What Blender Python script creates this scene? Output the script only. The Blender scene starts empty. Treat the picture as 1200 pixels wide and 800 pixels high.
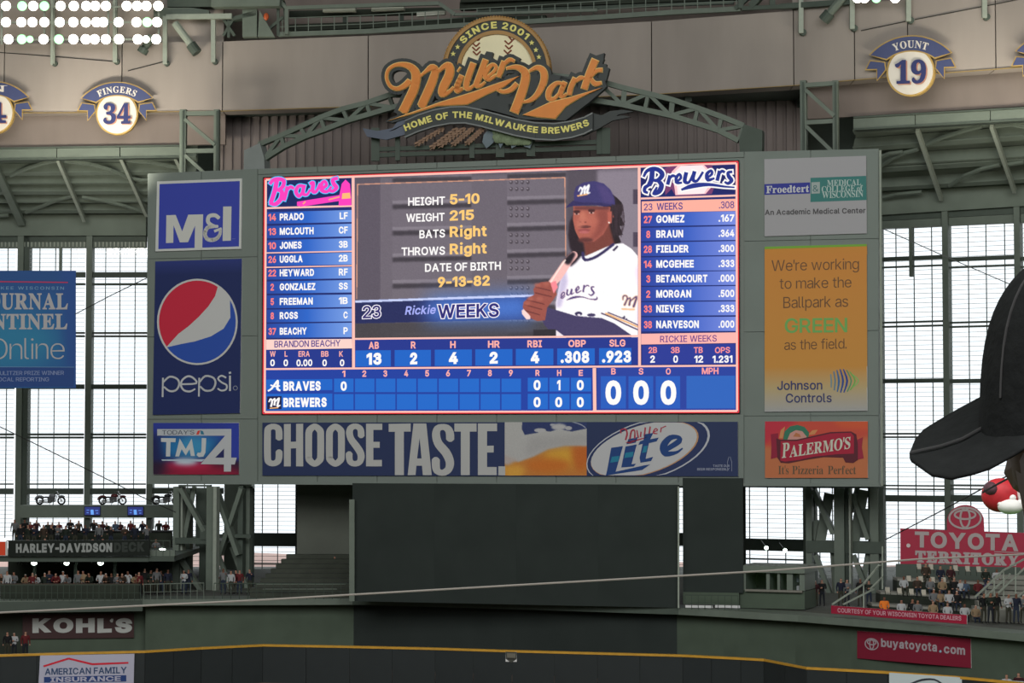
import bpy, bmesh, math, random
import numpy as np
from mathutils import Vector, Matrix
from mathutils.geometry import tessellate_polygon, delaunay_2d_cdt
random.seed(7)
SC = bpy.context.scene
COL = SC.collection
# ------------------------------------------------------------------ camera, sky, lights, exposure
F = 2500.0; HZ = 520.0; CZ = 15.2
PITCH = math.atan((HZ - 400) / F)
cd = bpy.data.cameras.new('camera'); cam = bpy.data.objects.new('camera', cd); COL.objects.link(cam)
cam.location = (0, 0, CZ); cam.rotation_euler = (math.pi / 2 + PITCH, 0, 0)
cd.sensor_width = 36; cd.lens = 36 * F / 1200; cd.clip_end = 2000; cd.clip_start = .1
SC.camera = cam
w = bpy.data.worlds.new('overcast_sky'); SC.world = w; w.use_nodes = True
bg = w.node_tree.nodes['Background']; bg.inputs[0].default_value = (.93, .97, 1, 1); bg.inputs[1].default_value = 1.35

def area(name, loc, target, sx, sy, power, col=(1, 1, 1)):
    l = bpy.data.lights.new(name, 'AREA'); l.shape = 'RECTANGLE'; l.size = sx; l.size_y = sy; l.energy = power; l.color = col
    o = bpy.data.objects.new(name, l); COL.objects.link(o); o.location = loc
    o.rotation_euler = (Vector(target) - Vector(loc)).to_track_quat('-Z', 'Y').to_euler()
    return o
area('roof_light_field', (-10, 40, 66), (0, 150, 14), 130, 50, 102000, (1, 1, .98))
area('roof_light_home', (0, -20, 50), (0, 150, 20), 120, 30, 34000, (1, .99, .99))
for nm_, loc_, tgt_, pw_ in (('girder_light_left', (-34, 157, 34), (-31, 167.5, 44.5), 1750), ('girder_light_right', (33, 141, 34), (34, 151, 46), 1050)):
    l_ = area(nm_, loc_, tgt_, 12, 2.5, pw_, (1, .93, .78)); l_.data.spread = math.radians(125)
SC.view_settings.view_transform = 'Standard'; SC.view_settings.look = 'None'
SC.view_settings.exposure = 0.0; SC.view_settings.gamma = 1; SC.view_settings.use_curve_mapping = False
# ------------------------------------------------------------------ projection helpers
cp, sp_ = math.cos(PITCH), math.sin(PITCH)
CAM = Vector((0, 0, CZ))
def ray(px, py):
    x = px - 600; v = 400 - py
    return Vector((x, F * cp - v * sp_, F * sp_ + v * cp))
def at(px, py, Y):                 # the world point seen at a pixel, at depth Y
    r = ray(px, py); return CAM + r * (Y / r.y)
def X(px, Y): return at(px, HZ, Y).x
def Z(py, Y, px=600): return at(px, py, Y).z
class Plane:
    def __init__(s, o, n):
        s.o = Vector(o); s.n = Vector(n).normalized()
        if s.n.y > 0: s.n = -s.n                     # n looks back towards the field
    def pt(s, px, py, off=0):
        r = ray(px, py); k = (s.o + s.n * off - CAM).dot(s.n) / r.dot(s.n); return CAM + r * k
def vplane(px0, Y0, px1, Y1):      # vertical plane through two pixels columns at given depths
    a = Vector((X(px0, Y0), Y0, 0)); b = Vector((X(px1, Y1), Y1, 0)); d = b - a
    return Plane(a, (d.y, -d.x, 0))
def lin(c): 
    c = c / 255.0; return c / 12.92 if c <= .04045 else ((c + .055) / 1.055) ** 2.4
def rgb(c): return tuple(lin(v) for v in c[:3])
# ------------------------------------------------------------------ materials
MATS = {}
def mat(name, c, rough=.7, noise=.12, scale=1.5, metal=0, emit=0, spec=.3, streak=0, bump=0):
    if name in MATS: return MATS[name]
    m = bpy.data.materials.new(name); m.use_nodes = True; nt = m.node_tree; N = nt.nodes; L = nt.links
    b = N['Principled BSDF']; b.inputs['Roughness'].default_value = rough; b.inputs['Metallic'].default_value = metal
    b.inputs['Specular IOR Level'].default_value = spec
    col = (*rgb(c), 1)
    if emit:
        b.inputs['Base Color'].default_value = col; b.inputs['Emission Color'].default_value = col; b.inputs['Emission Strength'].default_value = emit
    elif noise > 0:
        tc = N.new('ShaderNodeTexCoord'); mp = N.new('ShaderNodeMapping'); L.new(tc.outputs['Object'], mp.inputs[0])
        if streak: mp.inputs['Scale'].default_value = (1, 1, streak)
        nz = N.new('ShaderNodeTexNoise'); nz.inputs['Scale'].default_value = scale; nz.inputs['Detail'].default_value = 5
        L.new(mp.outputs[0], nz.inputs[0])
        r = N.new('ShaderNodeValToRGB'); r.color_ramp.elements[0].position = .3; r.color_ramp.elements[1].position = .7
        r.color_ramp.elements[0].color = (*[v * (1 - noise) for v in col[:3]], 1)
        r.color_ramp.elements[1].color = (*[min(1, v * (1 + noise)) for v in col[:3]], 1)
        L.new(nz.outputs[0], r.inputs[0]); L.new(r.outputs[0], b.inputs['Base Color'])
        if bump:
            bp = N.new('ShaderNodeBump'); bp.inputs['Strength'].default_value = bump; bp.inputs['Distance'].default_value = .02
            L.new(nz.outputs[0], bp.inputs['Height']); L.new(bp.outputs[0], b.inputs['Normal'])
    else: b.inputs['Base Color'].default_value = col
    MATS[name] = m; return m
def colmat(name, emit):            # printed face or lit screen: colour comes from the mesh's own colour attribute
    m = bpy.data.materials.new(name); m.use_nodes = True; nt = m.node_tree; N = nt.nodes; L = nt.links
    b = N['Principled BSDF']; a = N.new('ShaderNodeVertexColor'); a.layer_name = 'Col'
    if emit:
        b.inputs['Base Color'].default_value = (.01, .01, .01, 1); b.inputs['Roughness'].default_value = .9
        L.new(a.outputs[0], b.inputs['Emission Color']); b.inputs['Emission Strength'].default_value = emit
    else:
        L.new(a.outputs[0], b.inputs['Base Color']); b.inputs['Roughness'].default_value = .55; b.inputs['Specular IOR Level'].default_value = .2
    return m
PRINT = colmat('printed_vinyl', 0); LED = colmat('led_screen', 1.0)
def glassmat():
    m = bpy.data.materials.new('window_glass'); m.use_nodes = True; nt = m.node_tree; N = nt.nodes; L = nt.links
    N.remove(N['Principled BSDF']); o = N['Material Output']
    t = N.new('ShaderNodeBsdfTransparent'); t.inputs[0].default_value = (.93, .96, .97, 1)
    g = N.new('ShaderNodeBsdfGlossy'); g.inputs['Roughness'].default_value = .05
    x = N.new('ShaderNodeMixShader'); x.inputs[0].default_value = .04
    L.new(t.outputs[0], x.inputs[1]); L.new(g.outputs[0], x.inputs[2]); L.new(x.outputs[0], o.inputs[0]); return m
GLASS = glassmat()
# ------------------------------------------------------------------ objects
WL = {}
def tag(o, label=None, cat=None, group=None, kind=None):
    if label: o['label'] = label
    if cat: o['category'] = cat
    if group: o['group'] = group
    if kind: o['kind'] = kind
    return o
def empty(name, loc, label=None, cat=None, group=None, kind=None):
    o = bpy.data.objects.new(name, None); COL.objects.link(o); o.location = loc; o.empty_display_size = .3
    WL[o] = Vector(loc); return tag(o, label, cat, group, kind)
class MB:
    def __init__(s): s.v = []; s.f = []; s.c = []
    def poly(s, pts):
        n = len(s.v); s.v += [Vector(p) for p in pts]; s.f.append(tuple(range(n, n + len(pts)))); return s
    def prism(s, pts, d):          # front outline + extrusion vector, pts may be concave
        pts = [Vector(p) for p in pts]; n = len(s.v); k = len(pts); d = Vector(d)
        s.v += pts + [p + d for p in pts]
        if k <= 4: tris = [tuple(range(k))]
        else: tris = [tuple(t) for t in tessellate_polygon([pts])]
        for t in tris:
            s.f.append(tuple(n + i for i in t)); s.f.append(tuple(n + k + i for i in reversed(t)))
        for i in range(k):
            j = (i + 1) % k; s.f.append((n + i, n + k + i, n + k + j, n + j))
        return s
    def box(s, a, b):
        a = Vector(a); b = Vector(b)
        return s.prism([(a.x, a.y, a.z), (b.x, a.y, a.z), (b.x, a.y, b.z), (a.x, a.y, b.z)], (0, b.y - a.y, 0))
    def bar(s, p, q, wd, ht=None, up=(0, 0, 1)):      # rectangular member from p to q
        p = Vector(p); q = Vector(q); ht = ht or wd; d = (q - p).normalized(); up = Vector(up)
        if abs(d.dot(up)) > .98: up = Vector((0, 1, 0))
        r = d.cross(up).normalized(); u = r.cross(d).normalized()
        return s.prism([p + r * wd / 2 + u * ht / 2, p - r * wd / 2 + u * ht / 2, p - r * wd / 2 - u * ht / 2, p + r * wd / 2 - u * ht / 2], q - p)
    def tube(s, p, q, r, n=8, r2=None):
        p = Vector(p); q = Vector(q); r2 = r if r2 is None else r2; d = (q - p).normalized(); up = Vector((0, 0, 1))
        if abs(d.dot(up)) > .98: up = Vector((0, 1, 0))
        a = d.cross(up).normalized(); b = a.cross(d).normalized(); k = len(s.v)
        for c, rr in ((p, r), (q, r2)):
            for i in range(n):
                t = 2 * math.pi * i / n; s.v.append(c + a * math.cos(t) * rr + b * math.sin(t) * rr)
        for i in range(n):
            j = (i + 1) % n; s.f.append((k + i, k + j, k + n + j, k + n + i))
        s.f.append(tuple(k + i for i in reversed(range(n)))); s.f.append(tuple(k + n + i for i in range(n))); return s
    def path(s, pts, r, n=6):
        for a, b in zip(pts, pts[1:]): s.tube(a, b, r, n)
        return s
    def lathe(s, c, axis, prof, n=16):                # prof: (distance along axis, radius)
        c = Vector(c); d = Vector(axis).normalized(); up = Vector((0, 0, 1))
        if abs(d.dot(up)) > .98: up = Vector((0, 1, 0))
        a = d.cross(up).normalized(); b = a.cross(d).normalized(); k = len(s.v); m = len(prof)
        for h, r in prof:
            for i in range(n):
                t = 2 * math.pi * i / n; s.v.append(c + d * h + (a * math.cos(t) + b * math.sin(t)) * r)
        for q in range(m - 1):
            for i in range(n):
                j = (i + 1) % n; s.f.append((k + q * n + i, k + q * n + j, k + (q + 1) * n + j, k + (q + 1) * n + i))
        s.f.append(tuple(k + i for i in reversed(range(n)))); s.f.append(tuple(k + (m - 1) * n + i for i in range(n))); return s
    def ball(s, c, rx, ry=None, rz=None, n=12, m=8):
        ry = ry or rx; rz = rz or rx; c = Vector(c); k = len(s.v)
        for i in range(m + 1):
            ph = math.pi * i / m
            for j in range(n):
                t = 2 * math.pi * j / n; s.v.append(c + Vector((rx * math.sin(ph) * math.cos(t), ry * math.sin(ph) * math.sin(t), rz * math.cos(ph))))
        for i in range(m):
            for j in range(n):
                q = (j + 1) % n; s.f.append((k + i * n + j, k + (i + 1) * n + j, k + (i + 1) * n + q, k + i * n + q))
        return s
    def build(s, name, m, parent=None, label=None, cat=None, group=None, kind=None, smooth=False):
        me = bpy.data.meshes.new(name)
        lo = Vector((min(v.x for v in s.v), min(v.y for v in s.v), min(v.z for v in s.v)))
        hi = Vector((max(v.x for v in s.v), max(v.y for v in s.v), max(v.z for v in s.v)))
        o3 = Vector(((lo.x + hi.x) / 2, (lo.y + hi.y) / 2, lo.z))
        me.from_pydata([v - o3 for v in s.v], [], s.f)
        me.validate(); 
        bm = bmesh.new(); bm.from_mesh(me)
        if len(s.v) < 40000: bmesh.ops.recalc_face_normals(bm, faces=bm.faces)
        if smooth:
            for f in bm.faces: f.smooth = True
        bm.to_mesh(me); bm.free()
        for mm in (m if isinstance(m, (list, tuple)) else [m]): me.materials.append(mm)
        o = bpy.data.objects.new(name, me); COL.objects.link(o); WL[o] = o3.copy()
        if parent: o.parent = parent; o.location = o3 - WL[parent]
        else: o.location = o3
        return tag(o, label, cat, group, kind)
def ngon(px, py, rx, ry=None, n=24, a0=0, a1=360):
    ry = ry or rx; st = [math.radians(a0 + (a1 - a0) * i / n) for i in range(n if a1 - a0 == 360 else n + 1)]
    return [(px + rx * math.cos(t), py - ry * math.sin(t)) for t in st]
# ------------------------------------------------------------------ letter outlines (a plain grotesque and a bold serif), kept in the script
GLYPHS = [{'A': [[16,0, 201,509, 276,509, 463,0, 395,0, 287,302, 232,478, 245,478, 213,371, 85,0], [110,142, 110,199, 370,199, 370,142]],
'B': [[60,0, 60,509, 274,507, 329,491, 367,461, 381,442, 396,398, 397,353, 387,320, 368,295, 315,267, 315,262, 347,254, 378,234, 411,184, 418,136, 416,111, 400,67, 368,31, 317,8, 247,0], [125,57, 245,57, 309,67, 330,80, 353,115, 354,153, 342,184, 320,209, 289,225, 248,231, 125,231], [125,285, 238,285, 273,290, 302,304, 323,326, 335,355, 333,393, 326,412, 313,429, 294,442, 270,449, 125,452]],
'C': [[267,-7, 186,7, 150,25, 119,49, 92,79, 70,115, 53,157, 40,254, 53,352, 92,429, 150,484, 225,512, 267,516, 340,504, 402,471, 448,418, 473,348, 408,348, 389,395, 357,428, 315,449, 267,456, 209,445, 184,432, 141,391, 125,364, 113,332, 103,254, 113,177, 141,117, 184,76, 237,56, 267,53, 315,60, 344,72, 369,90, 397,128, 408,160, 473,160, 448,91, 420,53, 402,38, 341,5]],
'D': [[219,0, 96,0, 96,57, 254,60, 318,81, 343,99, 379,149, 390,181, 399,255, 390,329, 364,388, 320,428, 291,441, 221,452, 93,452, 93,509, 225,509, 315,495, 353,478, 385,455, 412,426, 449,351, 462,255, 458,205, 449,159, 433,119, 411,83, 384,54, 351,31, 312,14, 268,3], [125,509, 125,0, 60,0, 60,509]],
'E': [[60,0, 60,509, 372,509, 372,452, 125,452, 125,286, 355,286, 355,229, 125,229, 125,57, 375,57, 375,0]],
'F': [[60,0, 60,509, 369,509, 369,452, 125,452, 125,278, 346,278, 346,221, 125,221, 125,0]],
'G': [[269,-7, 185,7, 149,25, 118,49, 91,79, 69,116, 53,157, 43,203, 40,254, 43,305, 53,352, 69,393, 91,429, 117,459, 149,484, 184,501, 223,512, 265,516, 340,504, 403,469, 449,416, 474,349, 408,349, 387,393, 368,417, 344,436, 300,453, 236,453, 183,432, 141,392, 125,364, 106,295, 103,254, 113,177, 141,117, 184,76, 210,63, 269,53, 322,61, 345,71, 382,102, 407,147, 415,202, 434,199, 283,199, 283,256, 478,256, 475,160, 466,124, 431,62, 377,19, 308,-4]],
'H': [[60,0, 60,509, 125,509, 125,289, 392,289, 392,509, 457,509, 457,0, 392,0, 392,232, 125,232, 125,0]],
'I': [[31,0, 31,57, 118,57, 118,452, 31,452, 31,509, 269,509, 269,452, 183,452, 183,57, 269,57, 269,0]],
'J': [[185,-7, 143,-2, 106,11, 75,33, 52,63, 38,100, 33,173, 98,173, 100,117, 108,93, 139,61, 185,50, 209,53, 248,74, 261,93, 272,145, 272,509, 336,509, 336,145, 332,100, 318,63, 294,33, 263,11, 227,-2]],
'K': [[104,145, 104,216, 174,303, 364,509, 448,509], [60,0, 60,509, 125,509, 125,0], [372,0, 188,259, 228,309, 449,0]],
'L': [[60,0, 60,509, 125,509, 125,57, 361,57, 361,0]],
'M': [[60,0, 60,509, 152,509, 284,170, 322,49, 307,49, 349,179, 476,509, 568,509, 568,0, 504,0, 507,457, 513,457, 477,348, 342,0, 286,0, 170,291, 112,457, 119,457, 121,386, 122,0]],
'N': [[60,0, 60,509, 136,509, 363,151, 414,55, 405,54, 399,142, 399,509, 463,509, 463,0, 387,0, 168,346, 108,452, 119,454, 125,313, 125,0]],
'O': [[267,-7, 186,7, 150,25, 119,49, 92,79, 70,115, 53,157, 40,254, 53,352, 92,429, 150,484, 225,512, 267,516, 309,512, 384,484, 442,429, 464,393, 480,352, 490,305, 493,254, 490,203, 480,157, 464,115, 442,79, 415,49, 384,25, 348,7], [267,53, 324,63, 349,76, 392,116, 420,176, 430,254, 420,332, 392,392, 372,415, 324,446, 267,456, 237,453, 184,433, 142,392, 113,332, 103,254, 113,176, 142,117, 184,76, 237,55]],
'P': [[60,0, 60,509, 235,509, 305,499, 332,487, 356,471, 390,430, 407,377, 407,318, 390,265, 356,223, 305,195, 272,188, 109,186, 109,242, 257,244, 279,248, 312,266, 333,294, 343,328, 343,367, 333,402, 312,428, 279,446, 232,452, 125,452, 125,0]],
'Q': [[245,159, 313,159, 468,-48, 401,-48], [267,-7, 186,7, 150,25, 119,49, 92,79, 70,115, 53,157, 40,254, 53,352, 92,429, 150,484, 225,512, 267,516, 309,512, 384,484, 442,429, 464,393, 480,352, 490,305, 493,254, 490,203, 480,157, 464,115, 442,79, 415,49, 384,25, 348,7], [267,53, 324,63, 349,76, 392,116, 420,176, 430,254, 420,332, 392,392, 372,415, 324,446, 267,456, 237,453, 184,433, 142,392, 113,332, 103,254, 113,176, 142,117, 184,76, 237,55]],
'R': [[60,0, 60,509, 236,509, 305,500, 333,489, 376,455, 390,433, 407,381, 407,323, 401,296, 376,250, 333,217, 273,200, 96,198, 96,255, 258,256, 280,260, 313,276, 334,300, 344,333, 344,371, 334,405, 325,419, 298,440, 258,451, 125,452, 125,0], [353,0, 230,229, 303,229, 428,0]],
'S': [[224,-9, 156,-1, 102,23, 81,40, 51,83, 38,137, 104,137, 114,102, 136,76, 166,59, 204,50, 246,50, 286,60, 317,79, 338,106, 344,122, 344,154, 340,168, 322,189, 296,205, 184,239, 112,269, 86,289, 67,313, 56,341, 54,400, 62,425, 92,468, 138,498, 165,508, 227,516, 289,508, 340,484, 377,449, 390,427, 401,378, 337,378, 332,402, 302,437, 254,456, 204,457, 167,448, 129,418, 115,376, 122,345, 142,324, 169,308, 312,264, 359,238, 395,198, 407,161, 408,139, 399,87, 370,43, 349,25, 294,0]],
'T': [[32,452, 32,509, 417,509, 417,452, 257,452, 257,0, 193,0, 193,452]],
'U': [[259,-8, 220,-6, 154,15, 103,55, 71,108, 60,173, 60,509, 124,509, 124,178, 132,133, 153,95, 187,68, 232,53, 259,52, 285,53, 331,68, 349,80, 377,113, 391,155, 393,178, 393,509, 457,509, 457,173, 446,108, 414,55, 363,15, 297,-6]],
'V': [[204,0, 16,509, 84,509, 207,164, 248,31, 235,31, 257,107, 395,509, 463,509, 278,0]],
'W': [[155,0, 16,509, 82,509, 172,162, 197,40, 189,40, 203,111, 306,509, 380,509, 462,196, 497,40, 488,40, 506,128, 603,509, 670,509, 530,0, 455,0, 362,345, 336,475, 350,475, 330,371, 230,0]],
'X': [[18,0, 217,284, 217,236, 29,509, 104,509, 188,386, 243,292, 232,292, 258,339, 374,509, 446,509, 259,239, 259,287, 456,0, 382,0, 275,154, 230,231, 244,231, 213,176, 91,0]],
'Y': [[203,0, 203,208, 16,509, 91,509, 203,327, 250,230, 224,230, 242,275, 381,509, 455,509, 268,208, 268,0]],
'Z': [[42,0, 42,46, 306,431, 341,476, 348,454, 40,452, 40,509, 397,509, 397,462, 110,49, 97,33, 90,54, 399,57, 399,0]],
'0': [[227,-7, 158,7, 130,24, 105,48, 85,77, 57,155, 48,254, 57,353, 85,431, 106,461, 130,484, 159,502, 227,516, 295,502, 348,461, 368,431, 396,353, 405,254, 396,155, 368,77, 348,48, 323,24, 295,7], [227,50, 271,60, 306,92, 320,116, 338,176, 344,254, 338,332, 320,393, 290,435, 271,449, 227,460, 182,449, 147,416, 123,365, 115,332, 109,254, 115,176, 123,144, 147,92, 182,60]],
'1': [[76,0, 76,55, 391,55, 391,0], [276,509, 276,0, 212,0, 212,448, 86,358, 86,427, 198,509]],
'2': [[64,0, 64,47, 282,282, 311,327, 320,371, 315,405, 298,431, 258,455, 224,460, 188,454, 148,427, 132,398, 127,362, 66,362, 68,391, 86,442, 121,482, 168,507, 225,516, 281,507, 306,497, 346,465, 372,423, 381,372, 371,318, 351,280, 317,235, 153,57, 389,57, 389,0]],
'3': [[218,-7, 159,1, 108,22, 70,57, 57,79, 44,132, 109,132, 118,100, 137,76, 165,59, 200,51, 239,51, 275,61, 291,69, 315,93, 328,125, 328,163, 306,211, 275,234, 254,241, 157,248, 157,299, 288,452, 70,452, 70,509, 372,509, 372,461, 211,278, 211,289, 279,286, 308,276, 354,244, 371,222, 391,173, 393,145, 383,90, 354,45, 309,12, 251,-5]],
'4': [[40,105, 40,158, 247,509, 311,509, 109,163, 413,163, 413,105], [282,0, 282,318, 343,318, 343,0]],
'5': [[221,-7, 165,1, 140,11, 99,41, 71,82, 60,130, 122,130, 130,102, 160,68, 188,54, 241,51, 276,64, 314,104, 326,141, 326,183, 314,221, 303,237, 275,262, 257,270, 218,277, 184,273, 152,262, 128,246, 67,253, 96,509, 366,509, 366,452, 151,452, 134,301, 178,325, 212,333, 252,332, 294,321, 330,299, 358,269, 379,231, 390,187, 388,132, 381,102, 352,52, 309,15, 282,3]],
'6': [[226,-7, 168,3, 119,31, 100,51, 73,101, 66,130, 65,187, 80,239, 112,302, 252,509, 322,509, 151,261, 145,261, 165,288, 208,311, 265,312, 316,295, 355,262, 370,240, 387,187, 387,127, 368,73, 333,30, 284,3], [226,48, 263,55, 293,73, 322,119, 327,157, 322,196, 293,241, 263,259, 226,265, 207,264, 174,252, 148,229, 131,197, 125,158, 131,119, 148,86, 190,55]],
'7': [[97,0, 323,452, 62,452, 62,509, 391,509, 391,449, 165,0]],
'8': [[226,-7, 163,1, 111,25, 74,62, 62,84, 52,135, 65,195, 87,228, 117,252, 153,265, 109,289, 80,330, 70,380, 79,429, 90,450, 124,485, 170,508, 226,516, 282,508, 328,485, 346,469, 373,429, 382,380, 372,330, 343,289, 300,265, 335,252, 365,228, 395,176, 401,135, 391,84, 362,42, 317,11, 259,-5], [226,49, 267,54, 300,69, 323,91, 335,121, 335,157, 312,202, 283,223, 247,234, 206,234, 169,223, 140,202, 117,157, 121,106, 139,79, 167,60], [226,290, 260,294, 298,318, 314,344, 319,376, 308,420, 288,442, 260,455, 226,460, 192,455, 164,442, 138,407, 133,376, 138,344, 154,318, 193,294]],
'9': [[226,516, 285,506, 333,478, 352,458, 380,408, 387,378, 387,322, 373,270, 340,207, 200,0, 130,0, 301,248, 307,248, 278,214, 232,195, 188,197, 137,214, 98,247, 72,294, 66,321, 66,382, 85,436, 120,479, 168,506], [226,460, 190,454, 148,423, 131,390, 125,352, 131,313, 148,280, 174,257, 226,243, 263,249, 293,267, 322,312, 327,350, 322,390, 305,422, 263,454]],
'a': [[160,-9, 115,-3, 76,15, 60,29, 38,63, 32,84, 30,108, 36,146, 53,174, 92,200, 125,211, 265,235, 276,255, 272,285, 260,307, 240,322, 196,331, 163,327, 137,316, 110,292, 100,274, 41,291, 64,331, 114,368, 173,383, 223,382, 271,369, 300,350, 330,301, 337,251, 337,0, 277,0, 277,52, 272,52, 252,25, 229,8, 199,-4], [170,45, 211,51, 254,80, 274,122, 276,190, 251,180, 147,163, 103,139, 92,105, 102,72, 130,52]],
'b': [[229,-8, 172,4, 147,21, 118,59, 112,59, 112,0, 53,0, 53,509, 114,509, 114,319, 137,346, 171,373, 207,383, 259,382, 313,361, 335,342, 370,293, 381,261, 388,227, 388,151, 370,84, 355,57, 336,34, 288,3, 260,-6], [220,47, 262,55, 294,80, 323,139, 328,189, 323,239, 307,281, 295,298, 262,322, 220,330, 178,322, 161,312, 134,282, 118,241, 113,189, 125,115, 147,78, 179,55]],
'c': [[207,-8, 174,-5, 117,16, 72,58, 44,116, 34,187, 44,260, 72,318, 93,341, 144,374, 174,382, 226,384, 276,371, 318,346, 349,308, 362,277, 303,262, 278,304, 231,328, 184,328, 145,310, 118,278, 102,236, 96,187, 108,117, 130,80, 145,66, 163,55, 207,46, 253,55, 271,66, 292,89, 304,117, 363,102, 341,56, 306,21, 261,-1]],
'd': [[195,-8, 165,-6, 111,16, 70,57, 43,116, 36,151, 36,227, 43,261, 70,320, 89,342, 112,361, 165,382, 218,383, 253,373, 278,355, 306,319, 311,319, 311,509, 372,509, 372,0, 313,0, 313,59, 307,59, 266,12, 236,-3], [205,47, 246,55, 278,78, 299,115, 312,189, 300,263, 278,299, 246,322, 205,330, 162,322, 130,298, 108,261, 96,189, 102,139, 118,97, 130,80, 162,55]],
'e': [[212,-8, 145,3, 92,35, 72,58, 44,116, 34,187, 44,258, 71,317, 115,359, 142,373, 172,382, 205,384, 246,380, 285,366, 334,324, 347,305, 365,256, 371,194, 371,169, 75,169, 75,221, 338,221, 310,202, 298,269, 277,301, 246,323, 205,330, 164,323, 131,301, 119,286, 97,231, 98,151, 110,106, 135,73, 169,53, 227,47, 254,53, 276,65, 294,82, 306,105, 365,91, 335,39, 302,14, 261,-3]],
'f': [[228,379, 228,327, 6,327, 6,379], [81,0, 81,432, 87,470, 107,499, 152,525, 201,530, 238,523, 243,521, 227,468, 202,474, 178,472, 164,468, 147,449, 142,419, 142,0]],
'g': [[207,-151, 156,-146, 114,-132, 82,-110, 51,-69, 101,-41, 131,-74, 169,-93, 207,-97, 261,-87, 282,-75, 298,-58, 308,-34, 311,68, 306,68, 287,41, 266,23, 217,6, 165,7, 138,14, 90,43, 55,90, 43,120, 34,191, 43,263, 71,320, 112,361, 138,374, 196,384, 237,379, 279,356, 308,319, 313,319, 313,379, 372,379, 372,-9, 363,-67, 334,-109, 314,-124, 265,-144], [205,59, 246,66, 278,87, 300,121, 307,142, 312,193, 307,242, 291,283, 279,299, 247,322, 205,330, 163,322, 130,298, 118,282, 102,241, 96,193, 102,144, 118,104, 131,88, 163,66]],
'h': [[114,227, 114,0, 53,0, 53,509, 114,509, 114,287, 102,287, 132,344, 175,374, 200,382, 252,383, 295,369, 313,356, 341,321, 355,271, 357,0, 296,0, 296,235, 286,286, 273,304, 256,318, 210,329, 161,317, 126,283]],
'i': [[53,0, 53,379, 114,379, 114,0], [84,443, 54,455, 41,483, 54,512, 84,524, 114,512, 126,483, 114,455]],
'k': [[110,137, 110,212, 121,212, 284,379, 360,379, 184,199, 177,199], [53,0, 53,509, 114,509, 114,0], [294,0, 148,186, 191,229, 372,0]],
'l': [[139,-2, 112,0, 74,20, 55,59, 53,509, 114,509, 114,83, 126,57, 146,52, 170,54, 181,3]],
'm': [[53,0, 53,379, 112,379, 112,295, 108,295, 122,331, 144,358, 172,376, 203,385, 245,383, 268,375, 287,361, 314,320, 321,295, 312,295, 337,343, 364,366, 398,381, 437,386, 478,380, 514,361, 529,346, 550,307, 555,283, 557,0, 496,0, 493,279, 473,313, 438,329, 419,330, 387,326, 363,312, 345,290, 336,263, 335,0, 274,0, 272,280, 265,297, 238,322, 199,330, 171,326, 145,312, 119,274, 114,238, 114,0]],
'n': [[114,227, 114,0, 53,0, 53,379, 112,379, 112,287, 102,287, 132,344, 175,374, 200,382, 252,383, 295,369, 313,356, 341,321, 355,271, 357,0, 296,0, 296,235, 286,286, 273,304, 256,318, 210,329, 161,317, 126,283]],
'o': [[207,-8, 174,-5, 117,16, 72,58, 44,116, 34,187, 44,260, 72,318, 117,360, 144,374, 207,384, 271,374, 323,341, 343,318, 371,260, 381,187, 371,116, 359,85, 323,35, 299,16, 271,3], [207,46, 252,55, 285,80, 298,97, 314,139, 319,187, 314,236, 298,278, 285,296, 252,321, 207,330, 163,321, 130,296, 108,258, 96,187, 108,117, 130,80, 163,55]],
'p': [[53,-143, 53,379, 112,379, 112,319, 118,319, 137,346, 158,364, 188,379, 229,384, 287,374, 313,361, 354,320, 381,261, 388,227, 388,151, 370,84, 336,34, 313,16, 260,-6, 208,-7, 173,4, 147,21, 114,59, 114,-143], [220,47, 262,55, 294,80, 323,139, 328,189, 323,239, 307,281, 295,298, 262,322, 220,330, 178,322, 161,312, 134,282, 118,241, 113,189, 125,115, 147,78, 179,55]],
'r': [[53,0, 53,379, 112,379, 115,321, 137,354, 171,377, 191,383, 243,384, 243,322, 207,326, 174,321, 146,306, 126,284, 114,237, 114,0]],
's': [[182,-8, 133,-3, 93,12, 50,54, 36,94, 94,107, 101,87, 124,60, 160,47, 206,47, 227,53, 258,74, 268,103, 262,126, 229,150, 149,170, 92,192, 58,227, 47,274, 49,295, 65,332, 95,360, 161,383, 212,383, 254,372, 286,352, 309,324, 324,290, 268,277, 254,304, 228,325, 210,331, 166,331, 147,326, 119,305, 111,292, 110,264, 115,253, 136,235, 261,200, 287,187, 320,153, 331,107, 323,65, 298,31, 260,6, 210,-7]],
't': [[204,379, 204,327, 6,327, 6,379], [65,471, 126,471, 127,83, 130,70, 144,55, 170,50, 202,54, 213,2, 207,0, 168,-4, 113,7, 92,21, 68,64]],
'u': [[182,-5, 135,2, 97,23, 69,59, 60,82, 53,139, 53,379, 114,379, 116,117, 124,94, 154,61, 200,50, 234,55, 263,71, 290,113, 296,153, 296,379, 357,379, 357,0, 298,0, 298,92, 307,92, 294,60, 257,17, 209,-3]],
'w': [[138,0, 23,379, 87,379, 147,164, 175,41, 165,41, 192,163, 252,379, 316,379, 382,136, 402,41, 391,41, 480,379, 545,379, 429,0, 368,0, 277,338, 291,338, 199,0]],
'y': [[47,-139, 61,-86, 94,-90, 122,-81, 145,-51, 163,-1, 17,379, 84,379, 173,132, 206,21, 184,21, 202,87, 305,379, 371,379, 187,-93, 165,-119, 125,-141, 82,-145]],
'.': [[95,-4, 73,1, 63,9, 55,18, 50,41, 55,64, 63,73, 95,87, 128,73, 140,53, 141,41, 140,29, 128,9, 118,1]],
'-': [[337,244, 337,188, 114,188, 114,244]],
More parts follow.
